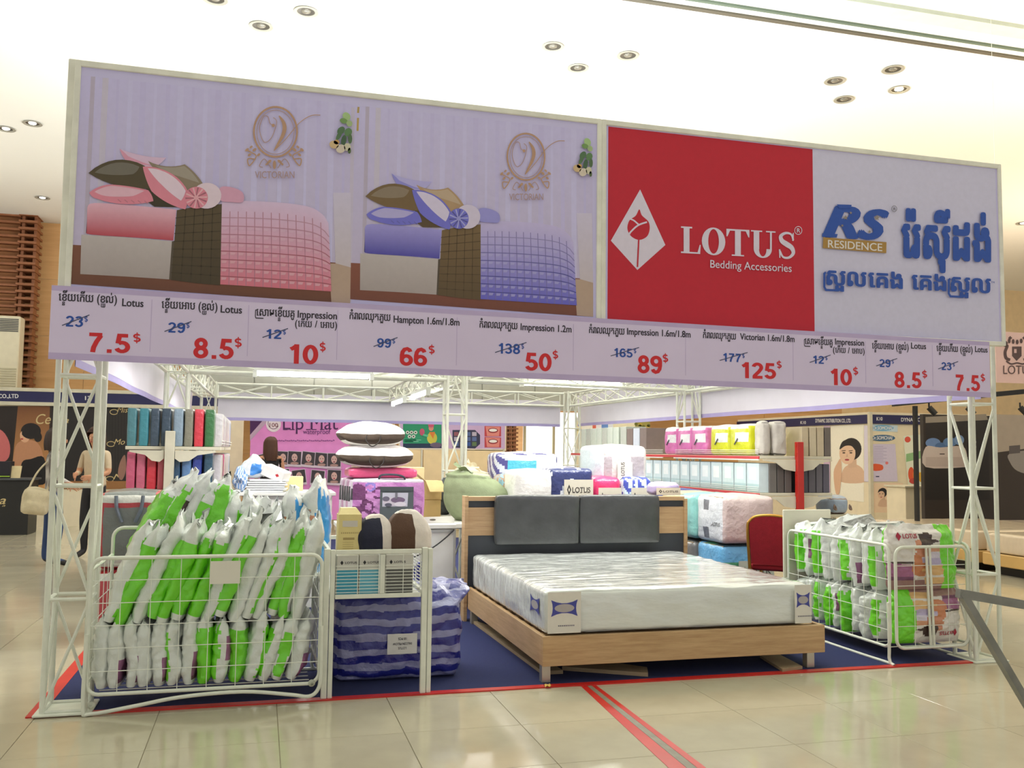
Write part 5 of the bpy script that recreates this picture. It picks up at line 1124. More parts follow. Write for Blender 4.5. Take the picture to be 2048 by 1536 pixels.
a = Art(lambda x, z, l: (x, -.362 - l, z)); a.poly([(-.09, .02), (.06, .02), (.06, .22), (-.09, .22)], rgb(216, 212, 204)); a.poly([(-.035, .085), (-.065, .055), (-.035, .025), (-.005, .055)], BLACKC)
V, F_, bb = text_geo('LOTUS', .012); k = .13 / (bb[1] - bb[0]); a.up(); a.add([a.T(-.02 - u[1] * .05, .095 + (u[0] - bb[0]) * k * .95, a.l + dz_(u)) for u in V], F_, rgb(80, 76, 74)); kid(a, 'brand_card', PRINT, o, attr=True)
o = bagpack(1304, 966, 1360, 1004, 7.62, .14, rgb(182, 168, 206), 'small lilac bag with brand card on the headboard corner', 508, (.12, .98, .04, .62), z0=1.0215, n=14, puff=.01)
# ------------------------------------------------------------------ right rack
M_REDP = mat('rack_red', rgb(190, 44, 36), 0.4, var=.08)
R0, RX0 = 8.0, 4.68
rr = thing('display_rack', (5.08, R0, .006), 'cream double sided rack with red end post and boxed bedding on the right', 'rack')
px_ = at(1595, 950, R0).x
rr2 = thing('display_rack', (5.08, R0 + 2.2, .006), 'farther bay of the right rack with frosted packs', 'rack')
MB().box(px_ - .035, px_ + .035, R0 - .06, R0 - .01, .006, at(1595, 884, R0).z, .003).build('end_post', M_REDP, rr, label='red slotted post')
for i in range(14): MB().box(px_ - .040, px_ - .0352, R0 - .05, R0 - .02, .3 + i * .09, .335 + i * .09).build('slot_tooth', M_REDP, rr)
rs = (at(1560, 912, R0).z, at(1560, 986, R0).z)
xR = at(1664, 910, R0).x
for z_ in rs:
    for par, ya, yb in ((rr, R0, R0 + 1.90), (rr2, R0 + 2.20, R0 + 5.6)):
        MB().box(RX0, xR, ya, yb, z_ - .03, z_, .003).build('shelf', M_CREAM, par)
        MB().box(RX0 - .014, RX0 - .002, ya, yb, z_ - .032, z_ - .004).build('price_rail', mat('price_rail_red', rgb(206, 70, 76), 0.4), par); MB().box(RX0 - .016, RX0 - .003, ya, yb, z_ - .045, z_ - .033).build('price_rail', M_WHITEL, par)
        for k in (1, 2, 3): MB().tube([(RX0 - .004, ya + .02, z_ + .018 * k), (RX0 - .004, yb - .02, z_ + .018 * k)], .003, 5).build('edge_wire', WIRE, par, smooth=1)
    MB().box(RX0, RX0 + .13, R0 + 1.902, R0 + 2.198, z_ - .03, z_, .003).build('shelf_bridge', M_CREAM, rr); MB().box(RX0 - .014, RX0 - .002, R0 + 1.902, R0 + 2.198, z_ - .032, z_ - .004).build('price_rail', mat('price_rail_red'), rr)
    for sg in (-1, 1):
        xe = RX0 + .02 if sg < 0 else xR - .02; xi = px_ + sg * .04
        P = [(xi, z_ - .034), (xe, z_ - .034), (xe, z_ - .045), (xi + (xe - xi) * .6, z_ - .065), (xi + (xe - xi) * .35, z_ - .13), (xi, z_ - .15)]
        MB().extrude([(u, R0 - .03, v) for u, v in P], (0, .012, 0)).build('bracket', M_CREAM, rr)
MB().box(px_ - .03, px_ + .03, R0 + 5.5, R0 + 5.55, .006, 1.6).build('end_post', M_CREAM, rr2)
PK, YL = rgb(222, 120, 184), rgb(216, 218, 40)
def soft_pack(c): return lambda f, u, v: (rgb(236, 236, 236) if (f == '-x' and (v > .86 or (.42 < v < .74 and u > .35))) or f == '+z' else c)
GR = 'packs and boxes on the right rack'
for i, (yy, L_, c, nm) in enumerate(((9.90, .32, PK, 'pink and white quilt pack, farthest of the pinks,'), (9.54, .32, PK, 'pink and white quilt pack, middle of the pinks,'), (9.16, .34, PK, 'pink and white quilt pack, beside the yellow ones,'), (8.66, .38, YL, 'yellow green quilt pack beside the pinks,'), (8.24, .38, YL, 'yellow green quilt pack at the near end,'))):
    dpt = .12 if i == 0 else .30
    b = soft(dpt, L_, .31, .035, 16, .015, .006, 520 + i, soft_pack(c)); o = put(b, 'quilt_pack', FILM, (RX0 + .012 + dpt / 2, yy + L_ / 2, rs[0] + .001), smooth=1.1, label=nm + ' top shelf of right rack', cat='pack', group=GR)
    kid(MB().bar((-dpt / 2 - .022, .05, .11), (-dpt / 2 - .022, -.02, .17), .004, .014, col=rgb(70, 74, 80)), 'tick_mark', PRINT, o, attr=True)
for i, (a_, b_) in enumerate(((1522, 1544), (1548, 1576))):
    q0, q1 = at(a_, 870, R0), at(b_, 870, R0); b = soft(q1.x - q0.x - .01, .13, .33, .03, 16, .01, .01, 530 + i, lambda f, u, v: rgb(96, 92, 84) if v < .06 else rgb(198, 192, 182)); put(b, 'towel_roll', CLOTHC, ((q0.x + q1.x) / 2, R0 + .075, rs[0] + .001), smooth=1.2, label='grey fluffy rolled throw at the near end of the right rack, ' + ('left' if i == 0 else 'right') + ' one', cat='throw', group='rolled throws on the right rack')
EB = [((1606, 1620), (196, 182, 154)), ((1622, 1636), (202, 190, 162)), ((1637, 1651), (198, 184, 156)), ((1652, 1665), (112, 104, 98))]
for i, ((a_, b_), c) in enumerate(EB):
    q0, q1 = at(a_, 880, R0), at(b_, 880, R0); one('slim_box', lambda b: b.box(q0.x, q1.x - .004, R0 + .02, R0 + .3, rs[0] + .001, rs[0] + .29, .004, col=rgb(*c)), BOXM, attr=True, label='slim %s box, top shelf end of right rack, %s from red post' % ('beige' if i < 3 else 'brown', ORDN[i]), cat='box', group=GR)
LB = [((1541, 1556), (108, 104, 100)), ((1557, 1571), (92, 86, 82)), ((1572, 1586), (96, 90, 86)), ((1606, 1619), (82, 82, 92)), ((1620, 1634), (98, 96, 104)), ((1635, 1648), (104, 102, 110)), ((1649, 1662), (94, 92, 106))]
for i, ((a_, b_), c) in enumerate(LB):
    q0, q1 = at(a_, 950, R0), at(b_, 950, R0); one('slim_box', lambda b: b.box(q0.x, q1.x - .003, R0 + .02, R0 + .3, rs[1] + .001, rs[1] + .285, .004, col=rgb(*c)), BOXM, attr=True, label='slim dark grey box, middle shelf end of right rack, %s from left' % ORDN[i], cat='box', group=GR)
for i in range(12):
    y0 = R0 + .03 + i * .252; dpt = .11 if i in (7, 8) else .26; c0, c1_ = rgb(206, 222, 226), rgb(176, 200, 204)
    o = put(soft(dpt, .232, .285, .006, 14, 0, 0, 0, lambda f, u, v: (rgb(238, 244, 244) if f == '-x' and .2 < u < .8 and .45 < v < .85 else (c1_ if f == '-x' and v < .3 else c0)) if f != '+y' else rgb(60, 66, 70)), 'sheet_box', BOXM, (RX0 + .012 + dpt / 2, y0 + .125, rs[1] + .001), smooth=.5, label='pale grey blue boxed sheet set on the middle shelf, %s from the near end' % ORDN[i], cat='box', group='boxed sheet sets on the right rack')
for i in range(11):
    y0 = 10.75 + i * .22 + (.05 if i > 3 else 0); br = i < 3
    c = (rgb(132, 116, 110), rgb(206, 212, 222), rgb(128, 112, 106))[i] if br else (rgb(206, 216, 202) if i % 3 else rgb(190, 196, 184))
    one('tall_box' if br else 'frosted_pack', lambda b: b.box(RX0 + .01, RX0 + .3, y0, y0 + .20, rs[0] + .001, rs[0] + (.33 if br else .36), .004, col=c), BOXM if br else FILM, attr=True, label=(('brown slim box', 'pale blue slim box', 'taupe slim box')[i] + ' behind the pink packs on the right rack') if br else 'frosted pale green pack, far top shelf of right rack, %s' % ORDN[i - 3], cat='box' if br else 'pack', group=GR)
# comforter cubes below the rack
def cube(x0, x1, y0, y1, z0, z1, cf, label, seed, card=None):
    o = put(soft(x1 - x0, y1 - y0, z1 - z0, .045, 22, .02, .006, seed, cf if callable(cf) else (lambda f, u, v: cf)), 'comforter_bag', FILM, ((x0 + x1) / 2, (y0 + y1) / 2, z0), smooth=1.1, label=label, cat='bag', group='zipped comforter bags under the right rack')
    for sg in (-1, 1): kid(MB().tube([(sg * ((x1 - x0) / 2 - .02), -(y1 - y0) / 2 + .02, z1 - z0 - .012), (sg * ((x1 - x0) / 2 - .02), (y1 - y0) / 2 - .02, z1 - z0 - .012)], .006, 5, col=rgb(196, 170, 130)), 'piping', FILM, o, 1, True)
    return o
gx0, gx1 = 4.05, 4.56
def prt(base, mk, bg): return lambda f, u, v: (mk if f == '-x' and ((.05 < u < .45 and .62 < v < .92) or (.05 < u < .4 and .05 < v < .32)) else (bg if f == '-x' else base))
cube(gx0 + .02, gx1 + .05, 7.62, 8.12, .58, 1.01, lambda f, u, v: (rgb(120, 124, 130) if (.3 < u < .55 and (.68 < v < .93 or .07 < v < .33)) else rgb(226, 230, 234)) if f == '-x' else rgb(214, 196, 192), 'white printed comforter bag with clear pinkish front, nearest of its row', 541)
cube(gx0, gx1, 8.16, 8.50, .58, 1.0, prt(rgb(150, 214, 206), rgb(60, 166, 154), rgb(156, 216, 208)), 'teal comforter bag, second in the row under the right rack', 542)
cube(gx0 - .01, gx1, 8.54, 8.86, .58, 1.0, prt(rgb(226, 210, 176), rgb(206, 170, 110), rgb(222, 202, 166)), 'tan comforter bag, third in the row under the right rack', 543)
cube(gx0 - .02, gx1, 8.90, 9.30, .58, 1.01, rgb(44, 70, 160), 'deep blue comforter bag, fourth in the row under the right rack', 544)
cube(gx0 + .03, gx1 + .06, 7.64, 8.14, .007, .565, lambda f, u, v: rgb(110, 180, 226) if v > .72 else (rgb(86, 160, 120) if v > .3 else rgb(60, 90, 100)), 'blue and green comforter bag at the bottom, with a large brand card', 545)
o = bpy.data.objects['comforter_bag.004']; a = Art(lambda x, z, l: (x, -.276 - l, z)); kid(Art(lambda x, z, l: (x, -.278 - l, z)).poly([(-.12, .20), (.24, .20), (.24, .42), (-.12, .42)], rgb(198, 206, 190)), 'card_back', PRINT, o, attr=True); brand_card(o, -.12, .24, .21, .42, -.2795, rgb(200, 208, 192))
cube(gx0, gx1, 8.18, 8.54, .007, .55, rgb(128, 126, 124), 'grey comforter bag at the bottom under the right rack', 546)
cube(gx0, gx1, 8.58, 9.2, .007, .56, lambda f, u, v: rgb(186, 160, 88) if v > .55 else rgb(140, 140, 130), 'gold and grey comforter bag at the bottom under the right rack', 547)
o = bpy.data.objects['comforter_bag']; a = Art(lambda y, z, l: (-.285 - l, -y, z)); a.poly([(.05, .20), (.10, .17), (.05, .14), (.0, .17)][::1], BLACKC); V, F_, bb = text_geo('LOTUS', .012); k = .2 / (bb[1] - bb[0]); a.up()
a.add([a.T(.0 - .02 + (u[0] - bb[0]) * k * .7 - .0 + .12 - .0, .155 + u[1] * .05, a.l + dz_(u)) for u in V], F_, rgb(50, 50, 54)); kid(a, 'brand_print', PRINT, o, attr=True)
# ------------------------------------------------------------------ banquet chair
M_GOLD = mat('gold_frame', rgb(178, 132, 56), 0.3, metal=0.75); M_REDF = mat('red_fabric', rgb(150, 22, 36), 0.9, var=.12, vscale=30, bump=.2, bscale=150)
ch = thing('banquet_chair', (4.34, 7.14, .006), 'red banquet chair with gold frame beside the comforter bags', 'chair', rz=math.radians(48))
ORG[ch.name] = Vector((0, 0, 0))
def backc(u, v):   # chair faces +x; back at x<0, leaning back; u across (y), v up
    return (-.17 - .10 * v, -.20 + .40 * u, .46 + .44 * v)
OUT = [(-.20 + .40 * u, v) for u, v in ((.0, 0), (.0, .72), (.06, .88), (.2, .97), (.5, 1.0), (.8, .97), (.94, .88), (1.0, .72), (1.0, 0))]
P3 = [(-.17 - .10 * v, y, .44 + .44 * v) for y, v in smooth_pts(OUT, 4, False)]
kid(MB().tube([(-.15, P3[0][1], .006)] + P3 + [(-.15, P3[-1][1], .006)], .014, 8), 'back_frame', M_GOLD, ch, 1)
bp = [(-.17 - .10 * v, y * .92, .46 + .42 * v) for y, v in smooth_pts(OUT, 4, False)]
kid(MB().extrude([(x - .012, y, z) for x, y, z in bp], (.03, 0, 0)), 'backrest', M_REDF, ch)
s_ = soft(.42, .42, .07, .03, 12, .012, .0, 3); s_.v = [(x + .06, y, z + .40) for x, y, z in s_.v]; kid(s_, 'seat', M_REDF, ch, 1.0)
for sg in (-1, 1): kid(MB().tube([(.24, sg * .19, .40), (.26, sg * .19, .006)], .013, 8), 'leg', M_GOLD, ch, 1); kid(MB().tube([(-.17, sg * .2, .39), (.25, sg * .19, .39)], .012, 8), 'seat_rail', M_GOLD, ch, 1)
# ------------------------------------------------------------------ things at the right
# folded blue bag on a stand behind the right cage
p0, p1 = at(1606, 1030, 8.3), at(1704, 1000, 8.3)
st = thing('low_stand', ((p0.x + p1.x) / 2, 8.5, .0), 'cream low stand behind the right pillow cage', 'stand'); MB().box(p0.x + .35, p1.x + .1, 8.35, 8.75, p0.z - .03, p0.z, .003).build('top', M_CREAM, st)
for x_, y_ in ((p0.x + .36, 8.36), (p1.x + .06, 8.36), (p0.x + .36, 8.71), (p1.x + .06, 8.71)): MB().box(x_, x_ + .03, y_, y_ + .03, 0, p0.z - .03).build('leg', M_CREAM, st)
o = put(soft(p1.x - p0.x - .36, .30, p1.z - p0.z + .03, .05, 16, .015, .008, 601, lambda f, u, v: rgb(120, 88, 70) if v > .86 else rgb(164, 182, 206)), 'blanket_bag', FILM, ((p0.x + .36 + p1.x) / 2, 8.5, p0.z + .001), smooth=1.1, label='pale blue blanket bag with brown piping behind the right cage', cat='bag')
for dx in (-.08, .1): kid(MB().tube(smooth_pts([(dx, -.17, .10), (dx - .012, -.185, .06), (dx + .012, -.185, .05), (dx + .01, -.17, .09)], 5, False), .008, 6, col=rgb(130, 104, 90)), 'toggle', FILM, o, 1, True)
M_BASE = mat('bed_base_tan', rgb(206, 168, 104), 0.4); M_MAT2 = mat('mattress_film_warm', rgb(214, 196, 170), 0.25, var=.06, bump=.2, bscale=8, stretch=(1, 3, 1), coat=.5)
for i, (ya, yb) in enumerate(((7.3, 9.35), (9.45, 11.5))):
    t = thing('platform_bed', (9.45, (ya + yb) / 2, 0), ('tan bed base at the right edge behind the grey bars', 'tan bed base farther back beside the dark display wall')[i], 'bed', 'beds of the neighbouring stall')
    MB().box(8.47, 10.4, ya, yb, .11, .255, .01).build('base', M_BASE, t); MB().box(8.6, 10.3, ya + .1, yb - .1, 0, .11).build('plinth', BLACK, t)
    put(soft(1.9, yb - ya - .06, .235, .03, 30, .01, .003, 610 + i), 'mattress', M_MAT2, (9.45, (ya + yb) / 2, .256), smooth=1.1, attr=False, label=('film wrapped beige mattress on the tan base at the right edge', 'film wrapped beige mattress on the farther tan base')[i], cat='mattress', group='mattresses of the neighbouring stall')
# dark display wall with bed photo
DY = 12.7; M_DARK = mat('dark_panel', rgb(52, 44, 40), 0.5)
p0, p1 = at(1850, 1030, DY), at(1992, 832, DY)
dw = thing('display_wall', ((p0.x + p1.x) / 2, DY, 0), 'dark display wall with a photo of a white bed and blue pillows', 'display wall'); MB().box(p0.x, p0.x + 1.9, DY, DY + .08, 0, p1.z, .004).build('board', M_DARK, dw)
a = Art(lambda px, py, l: (lambda q: (q.x, DY - l, q.z))(at(px, py, DY)))
a.poly([(1851, 834), (1972, 828), (1976, 840), (1851, 846)], rgb(150, 140, 128)); a.strips([(1851, 846), (1975, 840)], [(1851, 1000), (1980, 1000)], rgb(46, 42, 42), rgb(34, 30, 30), 3)
for cx, cy, rx, ry, c in ((1866, 886, 15, 10, (110, 140, 190)), (1882, 892, 12, 7, (80, 112, 160)), (1900, 884, 14, 9, (96, 130, 180)), (1918, 880, 10, 10, (120, 150, 196))): a.ell(cx, cy, rx, ry, rgb(*c))
a.poly(smooth_pts([(1851, 894), (1880, 895), (1920, 892), (1932, 902), (1935, 930), (1934, 934), (1851, 934)], 4), rgb(206, 192, 186)); a.poly([(1851, 914), (1935, 914), (1935, 933), (1851, 933)], rgb(190, 174, 168)); a.line([(1879, 908), (1889, 908)], 2, rgb(70, 60, 60))
for k in range(6): a.line([(1938, 884 + k * 10), (1952, 884 + k * 10)], 4, rgb(196, 190, 186), up=(k == 0))
a.build('printed_photo', PRINT, dw, attr=True)
q0, q1 = at(1992, 925, 11.6), at(2075, 845, 11.6); t = thing('display_wall', ((q0.x + q1.x) / 2, 11.6, 0), 'taupe display wall at the right edge with a grey armchair photo', 'display wall'); MB().box(q0.x, q1.x + .5, 11.6, 11.66, 0, 2.05).build('board', mat('taupe_panel', rgb(176, 162, 148), 0.6), t)
a = Art(lambda px, py, l: (lambda q: (q.x, 11.6 - l, q.z))(at(px, py, 11.6))); a.poly([(1993, 905), (2070, 895), (2070, 1040), (1990, 1040)], rgb(58, 48, 42)); a.poly(smooth_pts([(2018, 908), (2060, 902), (2070, 930), (2070, 950), (2035, 942), (2020, 925)], 4), rgb(150, 142, 138)); a.poly([(2018, 892), (2040, 890), (2040, 906), (2018, 908)], rgb(96, 88, 88)); a.build('printed_photo', PRINT, t, attr=True)
# black rail frame with spot lamps
PYY = 11.0
fr = thing('lighting_rail', (at(1832, 1000, PYY).x, PYY, 0), 'black post and rail carrying small spot lamps on the right', 'rail'); p0, p1 = at(1830, 812, PYY), at(1838, 1025, PYY)
MB().bar((p0.x, PYY, 0), (p0.x, PYY, p0.z), .05, .05).build('post', BLACK, fr); q0, q1 = at(1786, 808, PYY), at(2060, 782, PYY); MB().bar(q0, q1 + (q1 - q0) * .2, .06, .07).build('rail', BLACK, fr); MB().bar((q1.x + .5, PYY, 0), (q1.x + .5, PYY, q1.z), .05, .05).build('post', BLACK, fr)
for px in (1858, 1935, 2040):
    q = at(px, 812, PYY); s = MB(); s.tube([(q.x, PYY, q.z + .05), (q.x, PYY, q.z - .02)], .012, 6); s.tube([(q.x - .02, PYY - .02, q.z - .02), (q.x + .05, PYY - .07, q.z - .12)], .042, 10); s.build('spot_lamp', BLACK, fr, smooth=.8)
# pink crest banner
q0, q1 = at(1993, 765, 7.3), at(2090, 668, 7.3)
pb = thing('crest_banner', ((q0.x + q1.x) / 2, 7.3, q0.z), 'pale pink hanging banner with a black crest at the right edge', 'banner'); MB().box(q0.x, q0.x + .72, 7.3, 7.306, q0.z, q1.z).build('cloth', mat('pink_cloth', rgb(240, 200, 192), 0.8), pb)
for x_ in (q0.x + .05, q0.x + .67): MB().tube([(x_, 7.303, q1.z), (x_, 7.303, HC)], .002, 5).build('hanging_wire', WIRE, pb)
a = Art(lambda px, py, l: (lambda q: (q.x, 7.3 - l, q.z))(at(px, py, 7.3))); ck = rgb(96, 72, 70)
a.poly([(2024, 693), (2043, 693), (2043, 712), (2033, 722), (2024, 712)], ck); a.poly([(2028, 698), (2033, 698), (2033, 706), (2028, 706)], rgb(226, 186, 180)); a.line(smooth_pts([(2020, 720), (2012, 716), (2010, 704), (2014, 692), (2008, 690), (2014, 684)], 5, False), 6, ck); a.line(smooth_pts([(2047, 720), (2055, 716), (2057, 704), (2053, 692), (2059, 690), (2053, 684)], 5, False), 6, ck)
for x_ in (2018, 2026, 2034, 2042): a.ell(x_, 684 - (x_ % 3), 3, 5, ck, 8, up=(x_ == 2018))
a.line(smooth_pts([(2012, 722), (2022, 728), (2034, 726), (2046, 728), (2056, 722)], 5, False), 3, ck); a.poly([(2016, 676), (2020, 672), (2024, 676), (2020, 680)], ck); a.poly([(2044, 676), (2048, 672), (2052, 676), (2048, 680)], ck)
a.text(text_geo('LOTUS', .0), 2006, 748, 2066, ck, h=17); a.build('printed_crest', PRINT, pb, attr=True)
# grey angle-bar barrier in front, right
M_BARS = mat('grey_steel', rgb(134, 134, 126), 0.45, metal=.3, var=.2, vscale=12)
ba = thing('steel_barrier', (3.2, 3.0, 0), 'grey steel trestle barrier with slanting leg at the right front', 'barrier'); A = at(1921, 1183, 3.0); d1 = at(2048, 1398, 3.0) - A; d2 = at(2048, 1206, 3.0) - A
foot = A + d1 * (A.z / -d1.z); MB().bar(A, foot, .028, .028, up=(0, 1, 0)).build('leg', M_BARS, ba); MB().bar(A + Vector((-.012, 0, -.006)), A + d2 * 6.0, .026, .034).build('top_bar', M_BARS, ba)
E_ = A + d2 * 6.0; MB().bar(E_, (E_.x - .0, 3.0, 0), .028, .028).build('leg', M_BARS, ba); MB().bar(foot + Vector((0, 0, .03)), (E_.x, 3.0, .03), .02, .02).build('lower_bar', M_BARS, ba)
# ------------------------------------------------------------------ neighbouring stalls behind
NAVYB = rgb(34, 34, 84); M_STALL = mat('stall_panel', rgb(236, 224, 196), 0.6); M_NAVY = mat('header_navy', NAVYB, 0.5)
def woman_face(a, cx, cy, s, skin=rgb(232, 196, 168), hair=rgb(34, 32, 36), sh=True, turn=0.15):
    """a simple portrait drawn in picture coordinates, y down"""
    if sh: a.poly(smooth_pts([(cx - s * .55, cy + s * 1.9), (cx - s * .45, cy + s * 1.15), (cx - s * .1, cy + s * .8), (cx + s * .35, cy + s * .75), (cx + s * .85, cy + s * 1.1), (cx + s * .98, cy + s * 1.9)], 5), mix(skin, (0, 0, 0), .12)); a.poly([(cx - s * .12, cy + s * .3), (cx + s * .42, cy + s * .2), (cx + s * .45, cy + s * .95), (cx - s * .1, cy + s * 1.0)], mix(skin, (0, 0, 0), .18))
    a.ell(cx + s * .1, cy - s * .22, s * .66, s * .72, hair); a.ell(cx - s * turn, cy + s * .05, s * .52, s * .72, skin); a.poly(smooth_pts([(cx - s * .66, cy - s * .2), (cx - s * .45, cy - s * .72), (cx + s * .1, cy - s * .85), (cx + s * .5, cy - s * .5), (cx + s * .52, cy), (cx + s * .35, cy - s * .15), (cx + s * .1, cy - s * .42), (cx - s * .3, cy - s * .42)], 5), hair)
    for dx in (-.38, .08): a.ell(cx + s * dx, cy + s * .02, s * .10, s * .045, rgb(60, 46, 44), 10); a.line([(cx + s * (dx - .14), cy - s * .10), (cx + s * (dx + .12), cy - s * .13)], s * .045, rgb(70, 52, 46))
    a.poly([(cx - s * .16, cy + s * .05), (cx - s * .10, cy + s * .28), (cx - s * .24, cy + s * .28)], mix(skin, (0, 0, 0), .2)); a.ell(cx - s * .17, cy + s * .47, s * .15, s * .06, rgb(170, 60, 76), 12)
# corner stall K10
KX, KY = at(1741, 900, 15.0).x, 15.0
t = thing('exhibition_stall', (KX, KY, 0), 'cream corner stall with navy name boards and portrait posters on the right', 'stall', 'neighbouring exhibition stalls')
zt_, zh0, zh1 = at(1741, 824, KY).z, at(1741, 847, KY).z, at(1741, 829, KY).z
SW_ = MB().box(KX, KX + .06, KY, KY + 5, 0, zt_).build('side_wall', M_STALL, t); FW_ = MB().box(KX + .06, KX + 4.5, KY, KY + .06, 0, zt_).build('front_wall', M_STALL, t)
NB1 = MB().box(KX - .03, KX, KY - .02, KY + 5, zh0, zh1).build('name_board', M_NAVY, t); NB2 = MB().box(KX, KX + 4.5, KY - .03, KY, zh0, zh1).build('name_board', M_NAVY, t); MB().box(KX - .035, KX + .03, KY - .035, KY + .03, 0, zt_).build('corner_profile', M_CREAM, t)
TL = lambda px, py, l: (lambda q: (KX - .032 - l, q.y, q.z))(atx(px, py, KX - .032)); TR = lambda px, py, l: (lambda q: (q.x, KY - .032 - l, q.z))(at(px, py, KY - .032))
W_ = rgb(230, 230, 232)
a = Art(TL); a.text(text_geo('DYNAMIC DISTRIBUTION CO., LTD.', .02), 1631, 845, 1702, W_, h=7.5); a.text(text_geo('K10', .02), 1601, 848, 1612, W_, h=6); a.build('lettering', PRINT, NB1, attr=True)
a = Art(TR); a.text(text_geo('K10', .02), 1753, 841, 1765, W_, h=7); a.text(text_geo('DYNAMIC DISTRIBUTION', .02), 1802, 843, 1900, W_, h=7.5); a.build('lettering', PRINT, NB2, attr=True)
TL2 = lambda px, py, l: (lambda q: (KX - .003 - l, q.y, q.z))(atx(px, py, KX)); TR2 = lambda px, py, l: (lambda q: (q.x, KY - .003 - l, q.z))(at(px, py, KY))
a = Art(TL2); a.poly([(1662, 852), (1728, 849), (1728, 1004), (1662, 996)], rgb(244, 240, 226)); woman_face(a, 1700, 905, 31); a.poly(smooth_pts([(1668, 945), (1676, 925), (1682, 918), (1684, 940), (1680, 985), (1672, 985)], 4), rgb(222, 182, 152)); a.poly([(1648, 852), (1661, 852), (1661, 990), (1648, 988)], rgb(214, 186, 214)); a.ell(1655, 872, 5, 4, rgb(90, 70, 130)); a.poly([(1729, 851), (1739, 851), (1739, 964), (1729, 963)], rgb(220, 214, 232)); a.build('portrait_poster', PRINT, SW_, attr=True, label='tall portrait poster of a dark haired woman')
a = Art(TR2); a.poly([(1744, 848), (1795, 851), (1795, 864), (1744, 862)], rgb(206, 226, 240)); a.ell(1765, 856, 22, 6, rgb(120, 180, 220)); a.text(text_geo('Dr.SOMCHAI', .03), 1746, 859, 1784, W_, h=6.5); a.ell(1765, 876, 25, 6.5, rgb(70, 110, 150)); a.text(text_geo('Dr.SOMCHAI', .03), 1744, 879, 1784, W_, h=7)
a.poly([(1744, 888), (1790, 888), (1795, 963), (1744, 963)], rgb(216, 208, 236)); a.poly(smooth_pts([(1745, 928), (1764, 930), (1764, 940), (1745, 941)], 3), rgb(226, 96, 56)); 
for k in range(10): a.line([(1748, 893 + k * 3.4), (1766 + (k * 7) % 14, 893 + k * 3.4)], 1.0, rgb(180, 170, 210), up=(k == 0))
a.ell(1773, 926, 3, 3, rgb(226, 120, 120)); a.line([(1751, 953), (1758, 953)], 2, rgb(60, 60, 110)); a.build('notice_poster', PRINT, FW_, attr=True, label='lilac notice poster with blue name plates')
a = Art(TR2); a.poly([(1744, 966), (1806, 966), (1806, 1025), (1744, 1025)], rgb(240, 214, 186)); woman_face(a, 1764, 988, 13); a.ell(1789, 978, 11, 3, rgb(130, 180, 206)); a.build('portrait_poster', PRINT, FW_, attr=True, label='small portrait poster of a woman')
a = Art(TR2); a.poly([(1806, 872), (1849, 868), (1852, 970), (1816, 970)], rgb(236, 240, 222)); a.ell(1815, 879, 6, 6, rgb(226, 90, 70)); a.poly([(1812, 908), (1848, 900), (1848, 915), (1812, 924)], rgb(150, 196, 140)); 
for cx, cy, rx, ry, c in ((1822, 948, 6, 14, (226, 90, 50)), (1832, 950, 7, 12, (230, 130, 60)), (1842, 954, 6, 10, (226, 180, 60)), (1828, 962, 10, 6, (200, 70, 60))): a.ell(cx, cy, rx, ry, rgb(*c))
a.build('product_poster', PRINT, FW_, attr=True, label='leaning green product poster with orange jars')
a = Art(TR2); a.poly([(1977, 838), (2015, 838), (2015, 852), (1977, 852)], NAVYB); a.text(text_geo('DYNA', .02), 1999, 847, 2014, W_, h=6); a.poly([(1976, 858), (2018, 858), (2020, 948), (1976, 948)], rgb(240, 236, 226)); a.poly([(1980, 858), (2016, 856), (2016, 874), (1980, 872)], rgb(180, 60, 76)); a.ell(1980, 882, 5, 6, rgb(230, 110, 80)); a.poly([(1978, 912), (2000, 906), (2000, 918), (1978, 922)], rgb(150, 196, 140)); a.poly([(2008, 890), (2016, 890), (2016, 930), (2008, 930)], rgb(206, 90, 50)); a.build('product_poster', PRINT, FW_, attr=True)
rec = thing('reception_desk', (at(1850, 1025, 13.6).x, 13.6, 0), 'cream reception desk in front of the corner stall', 'desk'); p0, p1 = at(1812, 1030, 13.6), at(1895, 972, 13.6); MB().box(p0.x, p1.x, 13.6, 14.1, 0, p1.z - .03, .004).build('body', M_STALL, rec); MB().box(p0.x - .03, p1.x + .03, 13.57, 14.13, p1.z - .03, p1.z, .004).build('top', M_CREAM, rec)
# left cosmetics stall
LY = 17.5
t = thing('exhibition_stall', (-3.8, LY, 0), 'cosmetics stall with navy name board and dark photo walls on the left', 'stall', 'neighbouring exhibition stalls')
zz = [at(60, y, LY).z for y in (776, 783, 804, 811)]
MB().box(-7.5, -.3, LY, LY + .06, 0, zz[0]).build('back_wall', M_STALL, t); MB().box(-7.5, -.3, LY - .03, LY, zz[2], zz[1]).build('name_board', M_NAVY, t)
for za, zb_ in ((zz[1], zz[0]), (zz[3], zz[2])): MB().box(-7.5, -.3, LY - .04, LY, za, zb_).build('aluminium_rail', M_CREAM, t)
TF = lambda px, py, l: (lambda q: (q.x, LY - .034 - l, q.z))(at(px, py, LY - .034)); a = Art(TF); a.text(text_geo('CO.,LTD', .03), -3, 796, 37, W_, h=8); a.text(text_geo('13', .03), 170, 800, 181, W_, h=8); a.build('lettering', PRINT, t, attr=True)
TF2 = lambda px, py, l: (lambda q: (q.x, LY - .003 - l, q.z))(at(px, py, LY)); a = Art(TF2)
